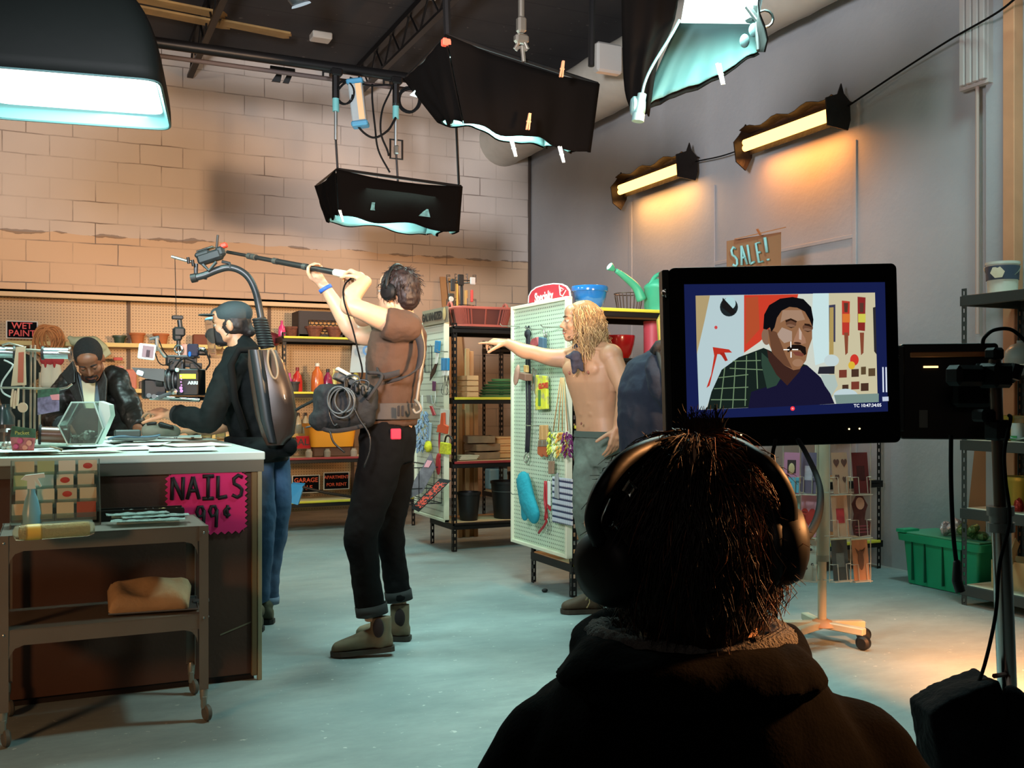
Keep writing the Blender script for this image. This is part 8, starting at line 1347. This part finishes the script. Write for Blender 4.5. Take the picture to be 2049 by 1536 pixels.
bb = ORG[r]; [limb(b, [(bb + UP * .9 + lt * .09 * s_, .08), (bb + UP * .48 + lt * .1 * s_, .056), (bb + UP * .08 + lt * .1 * s_, .042)]) for s_ in (-1, 1)]
b.blob('body', SKP, r, vox=.008, it=3); face_bits(r, q, hm)
b = B(); b.ell(hc - f * .015 + UP * .02, (.084, .098, .09), hm); b.blob('hair', M('hair black brown'), r, vox=.008, disp=.01, ds=.02)
b = B(); NV = M('navy knit', '161c2b', .9, bump=.1, bs=60); b.loft([(Q(1350, 700, 4.6), f * .09, lt * .13), (Q(1332, 725, 4.6), f * .135, lt * .2), (Q(1312, 780, 4.6), f * .145, lt * .19), (Q(1308, 850, 4.6), f * .135, lt * .18), (Q(1315, 925, 4.6), f * .14, lt * .19)]); limb(b, [(Q(1322, 735, 4.44), .075), (Q(1340, 790, 4.4), .07), (e0, .058), (Q(1432, 790, 4.42), .045)]); limb(b, [(Q(1345, 725, 4.78), .072), (e1, .058), (Q(1462, 795, 4.8), .045)]); b.blob('sweater', NV, r, vox=.009, it=4, disp=.025, ds=.09)
b = B(); b.tube([Q(1308, 705, 4.42), Q(1318, 690, 4.4), Q(1335, 685, 4.4), Q(1350, 700, 4.4)], .022, 8); b.tube([Q(1315, 700, 4.4), Q(1330, 760, 4.33), Q(1340, 830, 4.32), Q(1345, 900, 4.34)], .01, 6); b.o('headset_strap', BG, r, smooth=180)
b = B(); b.loft([(bb + UP * .98, f * .12, lt * .17), (bb + UP * .82, f * .12, lt * .17)]); [limb(b, [(bb + UP * .85 + lt * .09 * s_, .095), (bb + UP * .48 + lt * .1 * s_, .075), (bb + UP * .1 + lt * .1 * s_, .065)]) for s_ in (-1, 1)]; b.blob('trousers', JB, r, vox=.01, disp=.015); [boot(r, bb + lt * .1 * s_ - f * .08, bb + lt * .11 * s_ + f * .18, bb + lt * .1 * s_ + UP * .13 - f * .02, .04, RUB, RUB, name='shoe', shaft_r=.045) for s_ in (-1, 1)]

# ============================== seated listener in the foreground
D = 1.05; r = T('person', 'person in black fleece hoodie seen from behind wearing headphones, largest and nearest', 'person', V((P(1385, 1400, 1.12).x, P(1385, 1400, 1.12).y, 0))); b = B(); hc = Q(1380, 1060, 1.06); hf = (FW + UP * .05 + RT * .05).normalized(); q, hm = head(b, hc, hf, UP, .98)
b.cap(hc - UP * .05 - FW * .015, .056, Q(1400, 1300, 1.05), .064); sh = Q(1390, 1400, 1.08); b.loft([(Q(1395, 1300, 1.07), RT * .08, FW * .055), (Q(1390, 1390, 1.08), RT * .14, FW * .08), (sh - UP * .1, RT * .15, FW * .09), (sh - UP * .35, RT * .14, FW * .09), (sh - UP * .45, RT * .15, FW * .1)])
for s_ in (-1, 1):
    S0 = sh + RT * .15 * s_ - UP * .06; E0 = sh + RT * .23 * s_ - UP * .3 + FW * .03; W0 = sh + RT * .1 * s_ - UP * .36 + FW * .25; limb(b, [(S0, .045), (E0, .036)]); limb(b, [(E0, .036), (W0, .028)]); hand(b, W0, FW - RT * .4 * s_, -UP, side=-s_, curl=(.3,) * 4)
    hp_ = sh - UP * .45 + RT * .09 * s_; kn = hp_ + FW * .4 - UP * .0 + RT * .04 * s_; an = kn - UP * (kn.z - .09) - FW * .03; limb(b, [(hp_, .07), (kn, .045)]); limb(b, [(kn, .045), (an, .036)])
b.blob('body', SKP, r, vox=.007, it=3); face_bits(r, q, hm)
HD = M('listener hair', '20140d', .5); HR = M('listener hair rim lit', '6a3a1e', .45)
b = B(); b.ell(hc - UP * .0 - FW * .012, (.082, .098, .1), hm); b.ell(hc - FW * .045 - UP * .05, (.07, .05, .075), hm); b.blob('hair', HD, r, vox=.006, it=3, disp=.01, ds=.03)
for nm, mt, n in (('hair_strands', HD, 3200), ('hair_rim_lit', HR, 1500)):
    st = []; cr = hc + UP * .1 - FW * .02
    for i in range(n):
        z = rnd.uniform(-.62, 1.); a = rnd.uniform(0, 2 * PI); h_ = math.sqrt(max(0, 1 - z * z)); dv = RT * math.cos(a) * h_ + FW * math.sin(a) * h_ + UP * z
        if dv.dot(FW) > .75 and z < .4: continue
        if nm == 'hair_rim_lit' and (dv.dot(RT) < .1 or z < -.3) and rnd.random() < .85: continue  # warmer strands on the right carry the orange rim light in their colour
        p = hc - FW * .012 + RT * dv.dot(RT) * .08 + FW * dv.dot(FW) * .1 + UP * z * .101 - UP * .0; away = (dv - UP * .9); tg = (away - dv * away.dot(dv)); tg = tg.normalized() if tg.length > .05 else RT * rnd.uniform(-1, 1); sw = RT * rnd.uniform(-.45, .45) + UP * rnd.uniform(-.2, .2); tg = (tg + sw).normalized(); L = rnd.uniform(.03, .07); lift = rnd.uniform(.001, .008); pts = [p]
        for k in range(1, 6): t_ = k / 5; pts.append(p + tg * L * t_ + dv * (lift * math.sin(t_ * PI * .8) + .004 - L * L * t_ * t_ * 3.2) - UP * .012 * t_ * t_ + dv * (.016 * t_ * t_ if rnd.random() < .15 else 0))
        st.append(pts)
    if nm == 'hair_strands':
        for i in range(150): p = hc + UP * .095 + RT * rnd.uniform(-.01, .03) - FW * .02; dx = rnd.uniform(-.75, .35); L = rnd.uniform(.014, .038) * (1 - abs(dx) * .4); st.append([p, p + UP * L * .5 + RT * dx * L * .15, p + UP * L * .85 + RT * dx * L * .5, p + UP * L * 1.1 + RT * dx * L * 1.])
        for i in range(90): p = hc - UP * .1 - FW * .06 + RT * rnd.uniform(-.055, .055); st.append([p, p - UP * .02 + RT * rnd.uniform(-.01, .01), p - UP * rnd.uniform(.03, .05) + RT * rnd.uniform(-.02, .02)])
    strands(r, st, nm, mt, .00125 if nm == 'hair_strands' else .001, 3)
hp = T('headphones', 'large black over-ear headphones on the seated listener in the foreground', 'headphones', hc); 
for s_, px, py in ((-1, 1222, 1132), (1, 1562, 1088)):
    c = Q(px, py, 1.0); ax = (RT * s_ + FW * (-.75 if s_ < 0 else -.15) - UP * .12 * (1 if s_ < 0 else 0)).normalized(); b = B(); b.lathe([(0, -.012), (.036, -.012), (.0405, -.004), (.0405, .008), (.034, .02), (.018, .026), (0, .027)], c, ax, seg=30, sy=1.0); cup_ = b.o('ear_cup', M('cup gloss', '0d0d0d', .5, ior=1.3), hp, smooth=50)
    b = B(); b.tube([c - ax * .014 + (UP * math.cos(t) + FW * math.sin(t)) * .035 for t in [2 * PI * i / 20 for i in range(20)]], .0105, 8, closed=True); b.o('ear_pad', RUB, cup_, smooth=180); b = B(); b.tube([c + ax * .012 + UP * .03, c + ax * .006 + UP * .05, c + UP * .065 - ax * .004], .0045, 7); b.o('yoke', PIPE, hp, smooth=180)
B().tube(cat([Q(1200, 1085, .98), Q(1186, 1035, .97), Q(1212, 965, .96), Q(1272, 905, .99), Q(1370, 880, 1.06), Q(1462, 888, 1.03), Q(1535, 930, .97), Q(1574, 990, .97), Q(1580, 1050, .98)], 6), .0085, 8).o('headband', HPB, hp, smooth=180)
B().tube([Q(1250, 980, .985), Q(1262, 962, .98), Q(1272, 975, .98), Q(1262, 992, .985)], .003, 6, closed=True).o('metal_slider', CHR, hp); B().tube([Q(1582, 1098, 1.05), Q(1592, 1090, 1.06)], .006, 8).o('cable_socket', CHR, hp)
# hoodie
FL = M('black fleece', '060504', .98, ior=1.15, bump=.12, bs=220); b = B()
b.loft([(Q(1395, 1285, 1.08), RT * .105, FW * .075), (Q(1390, 1330, 1.07), RT * .125, FW * .095), (Q(1388, 1400, 1.08), RT * .158, FW * .12), (Q(1386, 1470, 1.09), RT * .2, FW * .135), (sh - UP * .12, RT * .225, FW * .14), (sh - UP * .28, RT * .205, FW * .14), (sh - UP * .44, RT * .2, FW * .15), (sh - UP * .48, RT * .19, FW * .15)], seg=40)
for s_ in (-1, 1): S0 = sh + RT * (.16 + .01 * s_) * s_ - UP * .062; E0 = sh + RT * (.24 + .012 * s_) * s_ - UP * .31 + FW * .02; W0 = sh + RT * .11 * s_ - UP * .37 + FW * .23; limb(b, [(S0, .066), (sh + RT * (.21 + .012 * s_) * s_ - UP * .15, .067), (E0, .062)]); limb(b, [(E0, .062), (W0, .045)])
b.blob('hoodie', FL, r, vox=.008, it=6, disp=.02, ds=.1)
# hood folded down: thick collar roll round the neck
b = B(); ring = []
for i in range(26):
    t = 2 * PI * i / 26; x, y = math.cos(t), math.sin(t); ring.append(Q(1378, 1292, 1.07) + RT * x * .108 + FW * y * .08 + UP * (-.0 + .012 * y))
b.tube(ring, .02, 12, closed=True); b.loft([(Q(1380, 1278, 1.03), RT * .105, FW * .07), (Q(1378, 1310, 1.02), RT * .122, FW * .08), (Q(1378, 1350, 1.02), RT * .14, FW * .085), (Q(1380, 1385, 1.03), RT * .12, FW * .07)], seg=36)
b.blob('hood', FL, r, vox=.007, it=5, disp=.012, ds=.06)
b = B(); b.tube([Q(1378, 1276, 1.07) + RT * math.cos(t) * .1 + FW * math.sin(t) * .075 for t in [2 * PI * i / 26 for i in range(26)]], .0165, 10, closed=True); b.blob('grey_lining', M('grey sherpa', '6c6864', .98, bump=.8, bs=300), r, vox=.004, it=1, disp=.006, ds=.008)
b = B(); [limb(b, [(sh - UP * .46 + RT * .09 * s_, .1), (sh - UP * .45 + RT * .13 * s_ + FW * .4, .075)]) for s_ in (-1, 1)]
for s_ in (-1, 1): kn = sh - UP * .45 + RT * .13 * s_ + FW * .4; limb(b, [(kn, .075), (V((kn.x, kn.y, .1)), .062)])
b.blob('trousers', JB, r, vox=.01); 
for s_ in (-1, 1): kn = sh - UP * .45 + RT * .13 * s_ + FW * .38; k0 = V((kn.x, kn.y, 0)); boot(r, k0 - FW * .07, k0 + FW * .19, k0 + UP * .13, .04, RUB, RUB, name='shoe', shaft_r=.045)
sz = sh.z - .45 - .1; st_ = T('stool', 'low black stool under the seated listener', 'stool', V((sh.x, sh.y, 0))); B().lathe([(0, sz - .05), (.17, sz - .05), (.18, sz - .03), (.18, sz - .01), (.16, sz), (0, sz)], V((sh.x, sh.y + .03, 0)), seg=30).o('seat', RUB, st_)
for k in range(4): a = k * PI / 2 + .6; B().cyl(V((sh.x + .12 * math.cos(a), sh.y + .03 + .12 * math.sin(a), sz - .05)), V((sh.x + .18 * math.cos(a), sh.y + .03 + .18 * math.sin(a), 0)), .012).o('leg', PIPE, st_)
# ------------------------------------------------------------ light off the frame: inferred set lamps and added fills
area('orange_key', (2.5, 1.7, 1.75), (.4, 11.15, 2.75), .3, 54, (1., .6, .32), 60)
area('cool_fill', (-.5, 1.4, 2.3), (4.4, 10., 4.5), .6, 155, (.93, .94, 1.), 80)
area('warm_wash', (-4.3, 7.2, 3.4), (1.0, 10.5, 2.2), 1.0, 55, (1., .84, .66), 140)  # added unseen fill that warms the wall and shelving
area('floor_warm', (-1.6, 2.2, 1.2), (.6, 4.0, .2), .3, 7, (1., .5, .22), 90)
area('floor_warm_right', (2.95, 1.2, 1.4), (3.7, 2.9, 0), .1, 30, (1., .36, .12), 36)
area('rim_warm', (2.3, .5, 1.75), (.62, .95, 1.12), .2, 6.5, (1., .42, .14), 34)
area('teal_fill_right', (4.3, 3.2, 4.6), (4.4, 4.4, 0), .6, 34, (.6, 1., .95), 110)  # added overhead light, lifts the dark tote and blues the floor
area('listener_fill', (-1.5, -1.8, 3.2), (1.0, 1.6, .8), 1.0, 6, (1., .85, .75))  # added dim fill so the listener is not fully black
